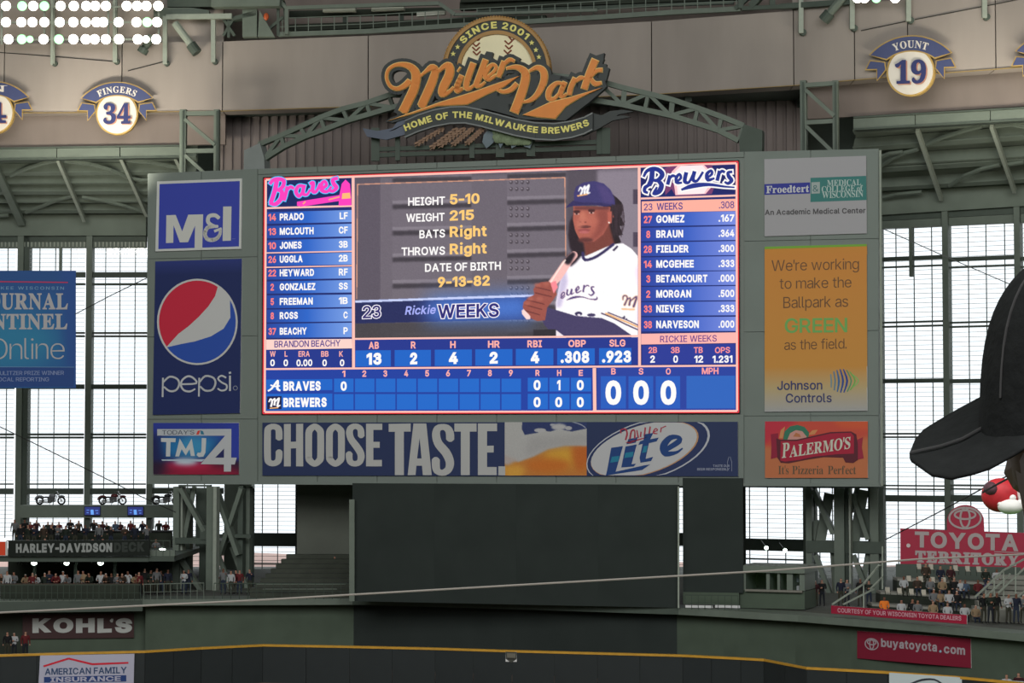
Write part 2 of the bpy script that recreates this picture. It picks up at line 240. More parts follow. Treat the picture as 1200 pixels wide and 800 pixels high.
'&': [[197,-7, 136,1, 110,12, 69,42, 43,84, 34,133, 40,173, 70,220, 120,264, 223,340, 255,375, 262,405, 255,434, 233,454, 201,461, 168,453, 145,431, 137,399, 145,363, 179,314, 438,0, 364,0, 136,274, 87,344, 75,398, 82,440, 91,458, 102,474, 134,499, 176,512, 200,513, 246,507, 266,499, 297,475, 317,442, 323,389, 309,349, 281,314, 135,202, 110,174, 97,131, 109,87, 130,66, 158,51, 193,46, 251,59, 301,95, 327,131, 343,174, 349,224, 408,224, 403,167, 389,124, 371,92, 333,47, 315,30, 271,7]],
"'": [[78,318, 70,509, 136,509, 128,318]]},
{'A': [[-9,0, -9,18, 4,19, 24,30, 41,55, 206,466, 224,465, 394,65, 420,25, 443,18, 443,0, 229,0, 229,18, 259,21, 277,30, 283,46, 253,132, 103,132, 77,67, 75,48, 80,32, 96,21, 128,18, 128,0], [113,161, 242,161, 177,319]],
'B': [[16,0, 16,17, 52,25, 62,32, 73,60, 75,369, 65,421, 51,433, 15,439, 15,455, 220,455, 318,444, 377,409, 396,351, 384,302, 348,268, 287,247, 360,223, 404,185, 418,132, 413,93, 397,61, 371,35, 335,15, 291,4], [182,252, 245,261, 263,272, 275,290, 285,345, 278,395, 257,424, 239,431, 203,433, 193,430, 185,417], [222,24, 268,35, 283,49, 299,95, 298,162, 290,188, 277,208, 258,221, 182,231, 183,51, 190,33]],
'C': [[257,-11, 174,3, 137,20, 105,43, 78,71, 39,142, 29,184, 26,228, 39,314, 56,351, 106,412, 139,435, 176,452, 216,462, 292,463, 388,435, 413,449, 419,465, 437,465, 437,308, 420,308, 403,347, 356,407, 328,427, 298,439, 265,443, 198,419, 157,347, 144,226, 159,114, 203,46, 278,24, 305,26, 358,45, 383,61, 428,106, 447,89, 395,33, 332,0]],
'D': [[20,0, 20,17, 53,23, 69,39, 73,54, 74,374, 68,415, 61,426, 50,433, 15,439, 15,455, 222,455, 296,449, 357,429, 405,396, 440,351, 461,295, 468,228, 441,101, 362,25, 228,0], [222,24, 262,30, 295,47, 319,75, 337,115, 347,166, 351,229, 336,342, 294,410, 223,433, 197,429, 190,423, 182,385, 183,55, 190,34]],
'E': [[14,0, 14,17, 51,22, 62,30, 70,41, 75,78, 74,394, 62,425, 51,433, 16,439, 16,455, 399,455, 399,320, 383,320, 375,357, 361,386, 340,406, 312,420, 276,428, 219,430, 194,426, 186,417, 183,246, 221,248, 243,256, 259,269, 272,288, 288,345, 304,345, 304,118, 287,118, 280,164, 254,206, 225,218, 183,222, 183,67, 192,35, 213,28, 289,32, 313,39, 335,48, 371,75, 411,143, 430,143, 402,0]],
'F': [[15,0, 15,17, 52,26, 69,45, 73,62, 75,375, 69,412, 61,423, 14,439, 14,455, 394,455, 394,320, 377,320, 365,367, 343,400, 328,412, 288,426, 230,431, 194,428, 184,416, 182,247, 217,250, 239,257, 256,270, 269,289, 284,347, 302,347, 302,118, 285,118, 279,154, 257,200, 217,221, 182,224, 182,81, 188,43, 193,34, 210,24, 257,17, 257,0]],
'G': [[268,-10, 222,-7, 179,3, 141,19, 108,42, 80,70, 57,103, 31,183, 31,274, 41,315, 57,352, 107,413, 176,452, 215,462, 293,463, 388,436, 406,443, 419,465, 437,465, 437,308, 420,308, 397,357, 366,397, 329,426, 288,441, 267,443, 200,419, 159,347, 146,228, 150,163, 161,110, 180,67, 206,37, 238,19, 275,13, 316,19, 328,27, 341,53, 343,128, 337,161, 317,176, 275,182, 275,198, 500,198, 500,182, 466,177, 451,161, 446,128, 446,29, 387,7, 328,-6]],
'I': [[13,0, 13,17, 61,32, 74,56, 75,75, 74,405, 63,427, 13,439, 13,455, 244,455, 244,439, 196,427, 184,405, 183,64, 192,37, 206,26, 246,17, 246,0]],
'J': [[109,-65, 51,-54, 22,-35, 3,-8, -3,23, -2,38, 11,61, 32,73, 58,73, 79,62, 91,41, 92,18, 77,-16, 80,-31, 89,-38, 120,-39, 139,-25, 144,-13, 148,21, 147,384, 138,418, 111,434, 79,439, 79,455, 314,455, 314,439, 269,426, 257,399, 255,89, 239,3, 190,-48]],
'L': [[15,0, 15,17, 52,24, 62,32, 69,43, 75,81, 73,399, 62,425, 16,439, 16,455, 250,455, 250,439, 199,430, 185,407, 185,47, 200,31, 220,28, 264,29, 315,40, 335,49, 370,80, 409,154, 427,154, 402,0]],
'M': [[14,0, 14,17, 50,24, 61,32, 74,58, 75,79, 75,396, 71,416, 61,428, 15,439, 15,455, 185,455, 317,142, 449,455, 617,455, 617,439, 598,436, 573,423, 561,397, 560,378, 562,54, 574,28, 591,20, 617,17, 617,0, 396,0, 396,17, 440,29, 453,54, 455,399, 288,0, 270,0, 105,389, 107,57, 120,30, 131,23, 169,17, 169,0]],
'N': [[403,-11, 107,350, 108,57, 112,42, 129,24, 167,17, 167,0, 18,0, 18,17, 45,20, 67,33, 76,79, 76,388, 43,427, 18,439, 18,455, 156,455, 391,169, 389,404, 376,427, 331,439, 331,455, 480,455, 480,439, 443,432, 433,425, 423,398, 422,-11]],
'O': [[261,-11, 228,-9, 169,7, 142,21, 94,58, 58,106, 45,134, 29,195, 28,228, 29,260, 45,321, 58,349, 95,397, 117,417, 170,448, 200,458, 265,466, 298,464, 357,448, 384,435, 431,399, 451,376, 481,323, 496,261, 498,228, 496,195, 481,134, 467,106, 430,58, 408,38, 355,7, 294,-9], [265,12, 328,36, 367,108, 379,228, 376,293, 365,346, 348,389, 324,419, 294,437, 260,443, 196,419, 158,347, 145,228, 149,163, 159,109, 177,67, 201,37, 230,18]],
'P': [[15,0, 15,17, 52,24, 62,32, 69,43, 75,81, 73,398, 62,424, 16,439, 16,455, 265,454, 336,440, 375,415, 400,378, 409,332, 404,296, 390,266, 367,240, 334,221, 292,209, 182,206, 182,81, 187,43, 205,24, 242,17, 242,0], [182,230, 231,232, 255,240, 272,253, 283,271, 292,329, 285,387, 261,420, 241,428, 204,430, 185,418]],
'R': [[15,0, 15,17, 52,24, 62,32, 69,43, 75,81, 73,398, 62,424, 16,439, 16,455, 278,452, 329,442, 367,426, 395,403, 412,372, 417,334, 406,285, 372,248, 315,224, 439,40, 459,21, 480,17, 480,0, 338,0, 201,212, 182,212, 183,59, 187,43, 205,24, 242,17, 242,0], [182,234, 235,236, 261,245, 280,258, 293,278, 304,336, 295,389, 268,421, 209,430, 197,427, 185,414]],
'S': [[43,-11, 43,158, 62,158, 91,77, 111,50, 136,30, 164,19, 197,15, 241,24, 269,51, 279,89, 273,117, 255,140, 127,210, 77,253, 53,302, 50,332, 57,381, 67,403, 96,437, 136,459, 199,466, 300,445, 317,454, 320,466, 339,466, 339,319, 322,319, 293,385, 265,417, 231,438, 194,445, 155,437, 128,413, 120,380, 121,364, 137,336, 168,314, 300,247, 342,204, 355,171, 359,133, 357,106, 339,58, 304,21, 254,-2, 181,-10, 78,12, 66,3, 61,-11]],
'T': [[92,0, 92,17, 130,23, 142,31, 154,59, 156,433, 116,430, 88,420, 65,403, 47,380, 35,352, 29,318, 11,318, 11,455, 410,455, 410,317, 394,317, 375,382, 333,420, 263,433, 265,58, 276,30, 288,23, 328,17, 328,0]],
'U': [[248,-13, 192,-8, 147,6, 114,29, 91,61, 78,103, 73,155, 72,398, 61,424, 15,439, 15,455, 240,455, 240,439, 202,432, 189,422, 181,394, 183,104, 203,51, 221,35, 245,25, 275,22, 340,37, 379,83, 392,159, 391,398, 387,413, 368,431, 328,439, 328,455, 474,455, 474,439, 442,429, 427,411, 424,396, 418,118, 403,69, 380,32, 346,7, 302,-8]],
'W': [[171,-11, 27,407, 8,433, -15,439, -15,455, 181,455, 181,439, 157,435, 145,427, 141,400, 223,153, 301,353, 274,423, 258,434, 229,439, 229,455, 439,455, 439,439, 413,436, 398,427, 393,412, 474,166, 549,406, 538,430, 503,439, 503,455, 624,455, 624,439, 602,429, 581,396, 446,-11, 428,-11, 316,309, 190,-11]],
'Y': [[101,0, 101,17, 138,24, 155,43, 161,81, 161,179, 35,406, 10,432, -13,438, -13,455, 207,455, 207,438, 167,432, 157,423, 157,409, 248,226, 347,396, 349,408, 343,424, 326,435, 295,438, 295,455, 439,455, 439,438, 409,424, 383,392, 268,203, 268,81, 273,43, 291,24, 328,17, 328,0]],
'K': [[16,0, 16,17, 53,24, 63,32, 74,59, 75,81, 74,398, 63,424, 52,432, 17,439, 17,455, 242,455, 242,439, 205,432, 187,415, 183,394, 183,234, 321,373, 345,406, 349,418, 342,430, 291,439, 291,455, 486,455, 486,439, 436,430, 392,404, 271,285, 463,46, 487,25, 519,17, 519,0, 281,0, 281,17, 322,21, 332,29, 332,42, 199,214, 183,198, 184,59, 188,43, 205,24, 242,17, 242,0]],
'H': [[15,0, 15,17, 52,24, 62,32, 69,43, 75,81, 73,398, 62,424, 16,439, 16,455, 242,455, 242,439, 204,432, 191,422, 184,406, 182,251, 342,251, 340,406, 328,428, 282,439, 282,455, 507,455, 507,439, 486,436, 461,424, 454,414, 449,379, 451,60, 461,33, 471,25, 507,17, 507,0, 282,0, 282,17, 318,24, 336,41, 342,81, 342,221, 182,221, 182,81, 187,43, 205,24, 242,17, 242,0]],
'0': [[188,-7, 150,-3, 118,7, 91,24, 69,48, 51,76, 39,111, 30,150, 23,241, 30,332, 39,371, 51,405, 69,433, 91,456, 118,473, 150,483, 189,486, 225,483, 257,473, 283,456, 305,433, 336,370, 351,288, 353,240, 351,193, 336,110, 305,47, 283,24, 256,7, 225,-3], [188,37, 210,43, 227,61, 237,91, 248,240, 237,390, 227,419, 211,437, 189,443, 166,437, 150,419, 139,390, 128,300, 127,240, 132,131, 139,91, 150,61, 166,43]],
'1': [[65,0, 65,36, 131,37, 146,45, 153,64, 154,416, 108,365, 81,348, 57,347, 40,359, 29,381, 28,396, 91,420, 179,482, 254,482, 255,66, 261,47, 276,37, 343,36, 343,0]],
'2': [[24,0, 24,69, 187,245, 218,307, 226,371, 220,413, 202,437, 174,445, 153,442, 137,432, 126,416, 118,393, 112,329, 68,336, 50,344, 29,374, 26,396, 34,426, 55,454, 116,481, 174,486, 220,483, 258,473, 288,456, 310,434, 323,407, 327,359, 313,314, 259,242, 87,74, 257,75, 288,95, 305,141, 345,141, 341,0]],
'3': [[163,-7, 104,-2, 46,23, 20,60, 21,90, 36,113, 61,125, 76,126, 78,100, 99,62, 116,50, 158,40, 199,49, 230,79, 240,115, 238,163, 214,202, 194,216, 168,224, 95,227, 95,269, 166,272, 188,281, 204,296, 223,340, 225,367, 219,409, 200,436, 186,443, 154,444, 142,439, 120,406, 111,341, 64,348, 47,356, 34,367, 24,401, 28,423, 41,444, 62,461, 91,475, 173,486, 255,474, 286,458, 309,436, 323,409, 328,377, 315,323, 277,283, 225,256, 279,238, 312,216, 336,184, 345,138, 338,90, 318,52, 304,37, 251,7]],
'4': [[121,0, 121,36, 167,39, 188,52, 195,84, 195,125, 9,125, 9,166, 199,480, 293,480, 293,169, 363,169, 363,125, 293,125, 295,65, 309,44, 357,36, 357,0], [56,169, 195,169, 199,416, 158,338]],
'9': [[152,-7, 106,-2, 73,12, 47,45, 42,69, 46,87, 57,100, 75,107, 103,56, 135,38, 156,36, 205,57, 237,122, 251,230, 212,198, 176,186, 119,189, 87,201, 60,220, 40,248, 28,282, 26,355, 42,409, 56,431, 95,466, 147,484, 209,484, 264,463, 307,420, 323,390, 343,310, 340,190, 315,97, 284,49, 241,14, 215,3], [184,233, 224,245, 251,278, 242,372, 231,403, 201,437, 181,441, 149,429, 137,413, 128,391, 121,328, 128,275, 149,244]],
'a': [[255,-10, 226,-5, 208,10, 200,35, 168,11, 133,-4, 95,-9, 55,0, 29,26, 20,63, 25,91, 39,115, 63,136, 98,155, 199,190, 199,241, 193,272, 177,290, 148,296, 123,293, 109,286, 104,274, 123,231, 110,202, 77,191, 64,192, 45,203, 34,223, 35,252, 49,278, 77,300, 137,317, 205,315, 239,307, 263,292, 280,271, 290,244, 293,210, 295,40, 304,34, 320,42, 329,28, 306,7, 281,-6], [151,34, 174,41, 199,63, 199,169, 154,151, 127,123, 118,84, 122,56, 133,39]],
'b': [[43,-11, 42,407, 31,434, 8,439, 8,455, 138,455, 138,279, 162,301, 190,314, 244,316, 284,299, 315,266, 335,221, 342,166, 340,133, 323,75, 308,51, 291,30, 246,0, 220,-8, 162,-6, 133,7, 105,28, 53,-11], [183,14, 204,18, 220,30, 232,49, 244,114, 245,160, 244,197, 231,251, 220,267, 204,277, 184,280, 155,270, 138,242, 138,69, 143,38, 158,20]],
'c': [[156,-10, 108,-1, 67,26, 51,45, 38,68, 21,120, 22,181, 40,237, 55,260, 96,297, 146,317, 204,317, 230,310, 265,283, 274,265, 276,233, 266,215, 248,205, 214,209, 201,225, 194,286, 185,294, 169,297, 138,285, 118,248, 112,187, 123,105, 137,76, 156,55, 178,42, 204,38, 227,42, 250,53, 271,72, 285,60, 248,21, 205,-2]],
'd': [[140,-10, 117,-8, 78,10, 47,44, 35,66, 26,91, 19,147, 21,180, 36,237, 63,281, 101,309, 123,316, 175,314, 201,301, 223,280, 222,413, 212,430, 176,439, 176,455, 319,455, 320,60, 330,35, 353,28, 353,11, 223,-10, 223,39, 201,12, 173,-5], [171,28, 202,41, 223,76, 223,242, 206,270, 174,281, 155,277, 130,250, 119,193, 118,153, 123,83, 130,58, 153,32]],
'e': [[154,-10, 129,-8, 85,10, 50,45, 27,95, 19,157, 28,215, 51,263, 87,298, 132,316, 157,318, 193,314, 224,301, 249,280, 268,251, 279,216, 283,166, 117,166, 127,97, 154,56, 199,42, 225,47, 248,62, 270,86, 285,73, 248,27, 205,-1], [116,192, 201,192, 198,261, 186,288, 161,297, 136,286, 121,255]],
'f': [[15,0, 15,16, 44,25, 52,55, 52,277, 16,277, 16,310, 52,310, 56,386, 67,413, 85,436, 109,452, 139,461, 174,465, 222,456, 240,446, 261,417, 262,386, 244,360, 213,356, 189,372, 186,400, 197,429, 190,442, 168,442, 159,437, 148,406, 148,310, 203,310, 203,277, 148,277, 149,47, 152,34, 167,20, 199,16, 199,0]],
'g': [[146,-140, 73,-132, 48,-122, 29,-108, 18,-92, 14,-75, 20,-54, 38,-38, 69,-26, 44,-10, 29,9, 24,30, 32,61, 57,86, 102,110, 58,135, 31,169, 22,212, 30,251, 40,268, 69,295, 132,317, 183,317, 233,304, 317,304, 317,268, 268,268, 289,226, 291,203, 285,167, 264,137, 215,108, 121,100, 106,87, 101,71, 105,59, 119,51, 236,45, 292,24, 303,13, 314,-18, 311,-67, 296,-92, 272,-113, 239,-128, 197,-137], [157,124, 183,134, 190,146, 199,211, 190,276, 183,288, 157,297, 143,295, 124,276, 114,211, 124,146, 132,134], [161,-116, 218,-111, 252,-94, 263,-66, 257,-47, 223,-35, 97,-34, 76,-58, 73,-73, 83,-94, 111,-111]],
'h': [[18,0, 18,16, 39,21, 52,43, 52,412, 40,435, 19,440, 19,455, 148,455, 148,267, 175,295, 207,313, 243,318, 292,306, 321,271, 330,212, 331,43, 337,26, 363,16, 363,0, 202,0, 202,16, 223,21, 232,34, 235,56, 234,234, 229,258, 215,270, 203,271, 183,267, 164,255, 148,235, 148,43, 154,26, 180,16, 180,0]],
'i': [[101,362, 75,368, 65,376, 50,412, 65,449, 87,462, 101,463, 114,462, 137,449, 150,426, 151,412, 145,387, 136,376, 126,368], [18,0, 18,16, 39,21, 52,43, 52,267, 47,285, 20,293, 21,310, 148,310, 149,43, 154,26, 180,16, 180,0]],
'k': [[17,0, 17,16, 39,21, 52,43, 52,412, 42,434, 20,439, 21,455, 148,455, 148,169, 242,269, 240,287, 206,293, 206,310, 345,310, 345,293, 320,289, 297,278, 222,209, 346,34, 355,24, 376,16, 376,0, 211,0, 211,16, 237,23, 238,37, 163,147, 148,134, 148,43, 154,26, 180,16, 180,0]],
'l': [[18,0, 18,16, 39,21, 52,43, 52,411, 42,434, 20,439, 20,455, 148,455, 148,56, 154,26, 180,16, 180,0]],
'm': [[18,0, 18,16, 39,21, 52,43, 52,266, 46,284, 19,294, 19,310, 146,310, 146,265, 173,294, 204,312, 237,318, 277,312, 305,293, 320,261, 348,293, 381,312, 418,318, 465,306, 494,271, 504,212, 504,43, 510,26, 536,16, 536,0, 377,0, 377,16, 403,26, 410,56, 409,234, 398,265, 377,271, 358,268, 324,237, 325,44, 336,21, 356,16, 356,0, 199,0, 199,16, 225,26, 232,56, 229,247, 220,265, 199,271, 180,267, 162,255, 146,235, 147,44, 158,21, 177,16, 177,0]],
'n': [[18,0, 18,16, 39,21, 52,43, 52,266, 46,284, 19,294, 19,310, 148,310, 148,267, 175,296, 207,313, 243,318, 292,306, 321,271, 330,212, 333,33, 343,21, 363,16, 363,0, 202,0, 202,16, 223,21, 232,34, 235,56, 234,234, 229,258, 215,270, 203,271, 183,267, 164,255, 148,235, 148,43, 154,26, 180,16, 180,0]],
'o': [[169,-10, 114,-1, 69,27, 52,47, 27,96, 19,154, 27,213, 52,262, 69,281, 114,309, 168,318, 222,309, 266,282, 298,240, 315,185, 317,154, 308,94, 284,46, 266,26, 222,-1], [169,11, 186,14, 209,39, 217,81, 220,154, 208,271, 185,296, 169,299, 151,296, 128,271, 118,206, 117,154, 120,82, 128,39, 152,14]],
'p': [[17,-139, 17,-124, 45,-113, 52,-80, 52,261, 46,283, 19,295, 19,310, 143,310, 143,263, 166,294, 195,313, 230,319, 274,310, 309,283, 323,264, 343,216, 350,160, 348,128, 343,99, 323,48, 291,12, 250,-8, 196,-5, 170,9, 148,32, 152,-99, 167,-118, 197,-123, 197,-139], [195,28, 214,32, 229,42, 239,59, 247,84, 253,154, 241,248, 232,265, 218,275, 199,278, 179,273, 162,259, 148,235, 148,69, 160,46, 176,33]],
'r': [[18,0, 18,16, 39,21, 52,43, 52,267, 46,285, 20,293, 21,310, 146,310, 146,252, 172,288, 203,311, 250,317, 275,304, 288,281, 289,266, 284,243, 270,228, 248,222, 229,226, 202,255, 189,260, 171,252, 155,228, 149,192, 150,42, 159,25, 197,16, 197,0]],
's': [[151,-10, 73,9, 56,1, 51,-9, 36,-9, 36,105, 53,105, 72,57, 87,39, 121,17, 168,20, 186,35, 192,58, 188,76, 176,92, 85,142, 54,169, 39,202, 40,247, 49,270, 65,291, 111,316, 149,319, 213,305, 220,306, 230,319, 244,319, 244,222, 228,222, 209,262, 182,288, 166,294, 125,292, 106,269, 106,249, 115,232, 229,165, 250,136, 255,117, 254,65, 244,39, 228,18, 206,2]],
't': [[124,-9, 80,-1, 56,26, 48,71, 48,279, 20,279, 20,300, 88,369, 129,424, 144,424, 144,310, 208,310, 208,279, 144,279, 147,59, 154,45, 168,40, 183,44, 206,75, 222,66, 198,24, 165,-1]],
'w': [[122,-10, 17,265, 6,284, -11,293, -11,310, 138,310, 138,293, 120,289, 114,273, 167,127, 211,235, 193,283, 185,292, 168,295, 168,310, 323,310, 323,293, 299,285, 296,269, 336,141, 387,275, 380,289, 356,295, 356,310, 445,310, 445,295, 430,290, 416,268, 304,-10, 289,-10, 223,197, 140,-10]],
'z': [[13,0, 13,14, 168,287, 106,286, 87,280, 72,272, 61,258, 44,216, 26,216, 32,310, 275,310, 275,291, 126,25, 181,27, 205,33, 237,59, 260,107, 276,107, 268,0]],
"'": [[57,306, 44,480, 107,480, 94,306]]}]
GC = {}
def glyph(ch, bold, face=0):
    k = (ch, bold, face)
    if k in GC: return GC[k]
    loops = [[(x / 1000, y / 1000) for x, y in zip(L[::2], L[1::2])] for L in GLYPHS[face].get(ch) or GLYPHS[0][ch]]
    if face == 0 and ch == 'i': loops = [[(x, y + (bold * 1.7 if min(q[1] for q in P) > .39 else 0)) for x, y in P] for P in loops]
    if face == 0 and ch == '1': loops = loops[1:]
    if face == 0 and ch == '3':
        loops = [fat([(88, 385), (100, 435), (150, 478), (225, 488), (295, 470), (330, 415), (325, 350), (285, 295), (230, 276), (175, 274)]), fat([(175, 274), (240, 272), (310, 245), (346, 190), (345, 110), (300, 48), (225, 22), (145, 36), (95, 80), (78, 135)])]
    def area_(P): return sum(P[j][0] * P[(j + 1) % len(P)][1] - P[(j + 1) % len(P)][0] * P[j][1] for j in range(len(P))) / 2
    sg = 1 if max((area_(P) for P in loops), key=abs) > 0 else -1
    out = []
    for P in loops:
        if sg < 0: P = P[::-1]
        Q = []; m_ = -bold if area_(P) < 0 else bold
        for j in range(len(P)):
            (x0, y0), (x1, y1), (x2, y2) = P[j - 1], P[j], P[(j + 1) % len(P)]
            l1 = math.hypot(x1 - x0, y1 - y0) or 1; l2 = math.hypot(x2 - x1, y2 - y1) or 1
            n1 = ((y1 - y0) / l1, -(x1 - x0) / l1); n2 = ((y2 - y1) / l2, -(x2 - x1) / l2)
            mx, my = n1[0] + n2[0], n1[1] + n2[1]; d = max(.5, (mx * mx + my * my) / 2)
            Q.append((x1 + mx / d * bold, y1 + my / d * bold))
        out.append(Q)
    pts = []; ed = []
    for L in out:
        n = len(pts); pts += L; ed += [(n + i, n + (i + 1) % len(L)) for i in range(len(L))]
    vv, ee, ff = delaunay_2d_cdt([Vector(p) for p in pts], ed, [], 0, 1e-5)[:3]
    def wind(x, y):
        q = 0
        for L in out:
            for i in range(len(L)):
                (xa, ya), (xb, yb) = L[i], L[(i + 1) % len(L)]
                if (ya > y) != (yb > y) and x < (xb - xa) * (y - ya) / (yb - ya) + xa: q += 1 if yb > ya else -1
        return q
    f = [tuple(t) for t in ff if wind(sum(vv[i].x for i in t) / 3, sum(vv[i].y for i in t) / 3) > 0]
    used = sorted({i for t in f for i in t}); mp_ = {i: j for j, i in enumerate(used)}
    v = [(vv[i].x, vv[i].y, 0) for i in used]; f = [tuple(mp_[i] for i in t) for t in f]
    GC[k] = (v, f); return GC[k]
def fat(path, w=58):
    L = []; R = []
    for i, p in enumerate(path):
        a = path[max(0, i - 1)]; b = path[min(len(path) - 1, i + 1)]; l = math.hypot(b[0] - a[0], b[1] - a[1]); nx, ny = -(b[1] - a[1]) / l * w / 2, (b[0] - a[0]) / l * w / 2
        L.append(((p[0] + nx) / 1000, (p[1] + ny) / 1000)); R.append(((p[0] - nx) / 1000, (p[1] - ny) / 1000))
    return L + R[::-1]
CAPS = [max(p[1] for p in glyph('H', 0, q)[0]) for q in (0, 1)]
def layout(s, bold, space=0, serif=0, grow=0):
    """glyph meshes of a string with the left edge at 0 and cap height 1"""
    x = 0; out = []; face = 1 if serif else 0; C = CAPS[face] + bold * 2
    gap = (.09 if not serif else .05) + space
    for ch in s:
        if ch == ' ': x += .34 + space; continue
        v, f = glyph(ch, bold, face)
        x0 = min(p[0] for p in v); x1 = max(p[0] for p in v); wd = (x1 - x0) / C
        if grow: v, f = glyph(ch, bold + grow, face)
        out.append((x, wd, [([((p[0] - x0) / C + x, (p[1] + bold) / C, p[2]) for p in v], f)])); x += wd + gap
    return out, x - gap
# ------------------------------------------------------------------ printed or lit face, drawn on a plane
class Canvas:
    def __init__(s, plane, off=0, step=.006): s.P = plane; s.off = off; s.step = step; s.v = []; s.f = []; s.c = []
    def poly(s, pts, c, L=0, cs=None):
        n = len(s.v); s.v += [s.P.pt(x, y, s.off + L * s.step) for x, y in pts]
        k = len(pts); cc = [rgb(q) for q in cs] if cs else [rgb(c)] * k
        if k <= 3 or (k == 4): s.f.append(tuple(range(n, n + k))); s.c += cc
        else:
            for t in tessellate_polygon([[Vector((x, y, 0)) for x, y in pts]]):
                s.f.append(tuple(n + i for i in t)); s.c += [cc[i] for i in t]
        return s
    def tri(s, V, Fs, c, L):
        n = len(s.v); s.v += [s.P.pt(x, y, s.off + (L + .25 * q_) * s.step) for x, y, q_ in V]; cc = rgb(c)
        for f in Fs: s.f.append(tuple(n + i for i in f)); s.c += [cc] * len(f)
    def text(s, t, x0, y0, x1, y1, h, c, L=2, bold=.015, space=0, serif=0, shear=0, hr=None, grow=0):
        """baseline from (x0,y0) to (x1,y1), cap height h px (hr at the right end)"""
        G, W = layout(t, bold, space, serif, grow); hr = hr or h
        for gx, gw, parts in G:
            for V, f in parts:
                P = []
                for u, v, q_ in V:
                    k = u / W; hh = h + (hr - h) * k
                    P.append((x0 + (x1 - x0) * k + shear * v * hh, y0 + (y1 - y0) * k - v * hh, q_))
                s.tri(P, f, c, L)
        return s
    def tpath(s, t, path, h, c, L=2, bold=.015, serif=0, squeeze=1, drop=0):
        seg = [0]
        for a, b in zip(path, path[1:]): seg.append(seg[-1] + math.dist(a, b))
        G, W = layout(t, bold, 0, serif); T = seg[-1]; K = T / W
        def on(d):
            d = max(0, min(T - 1e-6, d)); i = max(j for j in range(len(seg) - 1) if seg[j] <= d); a, b = path[i], path[i + 1]; k = (d - seg[i]) / (seg[i + 1] - seg[i])
            return a[0] + (b[0] - a[0]) * k, a[1] + (b[1] - a[1]) * k
        for gx, gw, parts in G:
            cx = gx + gw / 2; p = on(cx * K); q0 = on((cx - .3) * K); q1 = on((cx + .3) * K)
            dx, dy = q1[0] - q0[0], q1[1] - q0[1]; l = math.hypot(dx, dy) or 1; dx /= l; dy /= l
            for V, f in parts:
                P = []
                for u, v, q_ in V:
                    uu = (u - cx) * K * squeeze; vv = (v) * h + drop
                    P.append((p[0] + dx * uu + dy * vv, p[1] + dy * uu - dx * vv, q_))
                s.tri(P, f, c, L)
        return s
    def stroke(s, pts, c, L=2, grow=0, sc=1, ox=0, oy=0, cap=0):
        for i, q in enumerate(strokes2d(pts, grow, sc, ox, oy, cap)): s.poly(q, c, L + .8 * (i % 9) / 9)
        return s
    def line(s, a, b, w, c, L=1): return s.stroke([(a[0], a[1], w), (b[0], b[1], w)], c, L)
    def grid(s, paint, L=0, clip=None):
        n = len(s.v); H, W = paint.H, paint.W
        O = np.array(s.P.o + s.P.n * (s.off + L * s.step) - CAM); Nn = np.array(s.P.n)
        xs = paint.x0 + (np.arange(W)) * (paint.x1 - paint.x0) / (W - 1); ys = paint.y0 + np.arange(H) * (paint.y1 - paint.y0) / (H - 1)
        gx, gy = np.meshgrid(xs, ys); v = 400 - gy
        R = np.stack([gx - 600, F * cp - v * sp_, F * sp_ + v * cp], -1); k = (O @ Nn) / (R @ Nn)
        P = R * k[..., None] + np.array(CAM); s.v += [tuple(p) for p in P.reshape(-1, 3)]
        c = paint.img / 255.0; c = np.where(c <= .04045, c / 12.92, ((c + .055) / 1.055) ** 2.4).reshape(-1, 3)
        for j in range(H - 1):
            for i in range(W - 1):
                if clip and not clip(xs[i], ys[j]): continue
                a = j * W + i; q = (a, a + 1, a + W + 1, a + W); s.f.append(tuple(n + t for t in q)); s.c += [c[t] for t in q]
        return s
    def build(s, name, parent, m=None, label=None):
        me = bpy.data.meshes.new(name); o3 = WL[parent]
        me.from_pydata([Vector(v) - o3 for v in s.v], [], s.f)
        ca = me.color_attributes.new('Col', 'FLOAT_COLOR', 'CORNER')
        arr = np.ones((len(s.c), 4), dtype=np.float32); arr[:, :3] = np.array(s.c); ca.data.foreach_set('color', arr.ravel())
        me.materials.append(m or PRINT); o = bpy.data.objects.new(name, me); COL.objects.link(o); o.parent = parent; WL[o] = o3.copy()
        return tag(o, label)
def smooth(P, k=3):
    if len(P) < 3: return P
    out = []
    for i in range(len(P) - 1):
        a, b, c, d = P[max(0, i - 1)], P[i], P[i + 1], P[min(len(P) - 1, i + 2)]
        for j in range(k):
            t = j / k; out.append(tuple(.5 * (2 * b[q] + (c[q] - a[q]) * t + (2 * a[q] - 5 * b[q] + 4 * c[q] - d[q]) * t * t + (3 * b[q] - a[q] - 3 * c[q] + d[q]) * t ** 3) for q in range(len(b))))
    return out + [P[-1]]
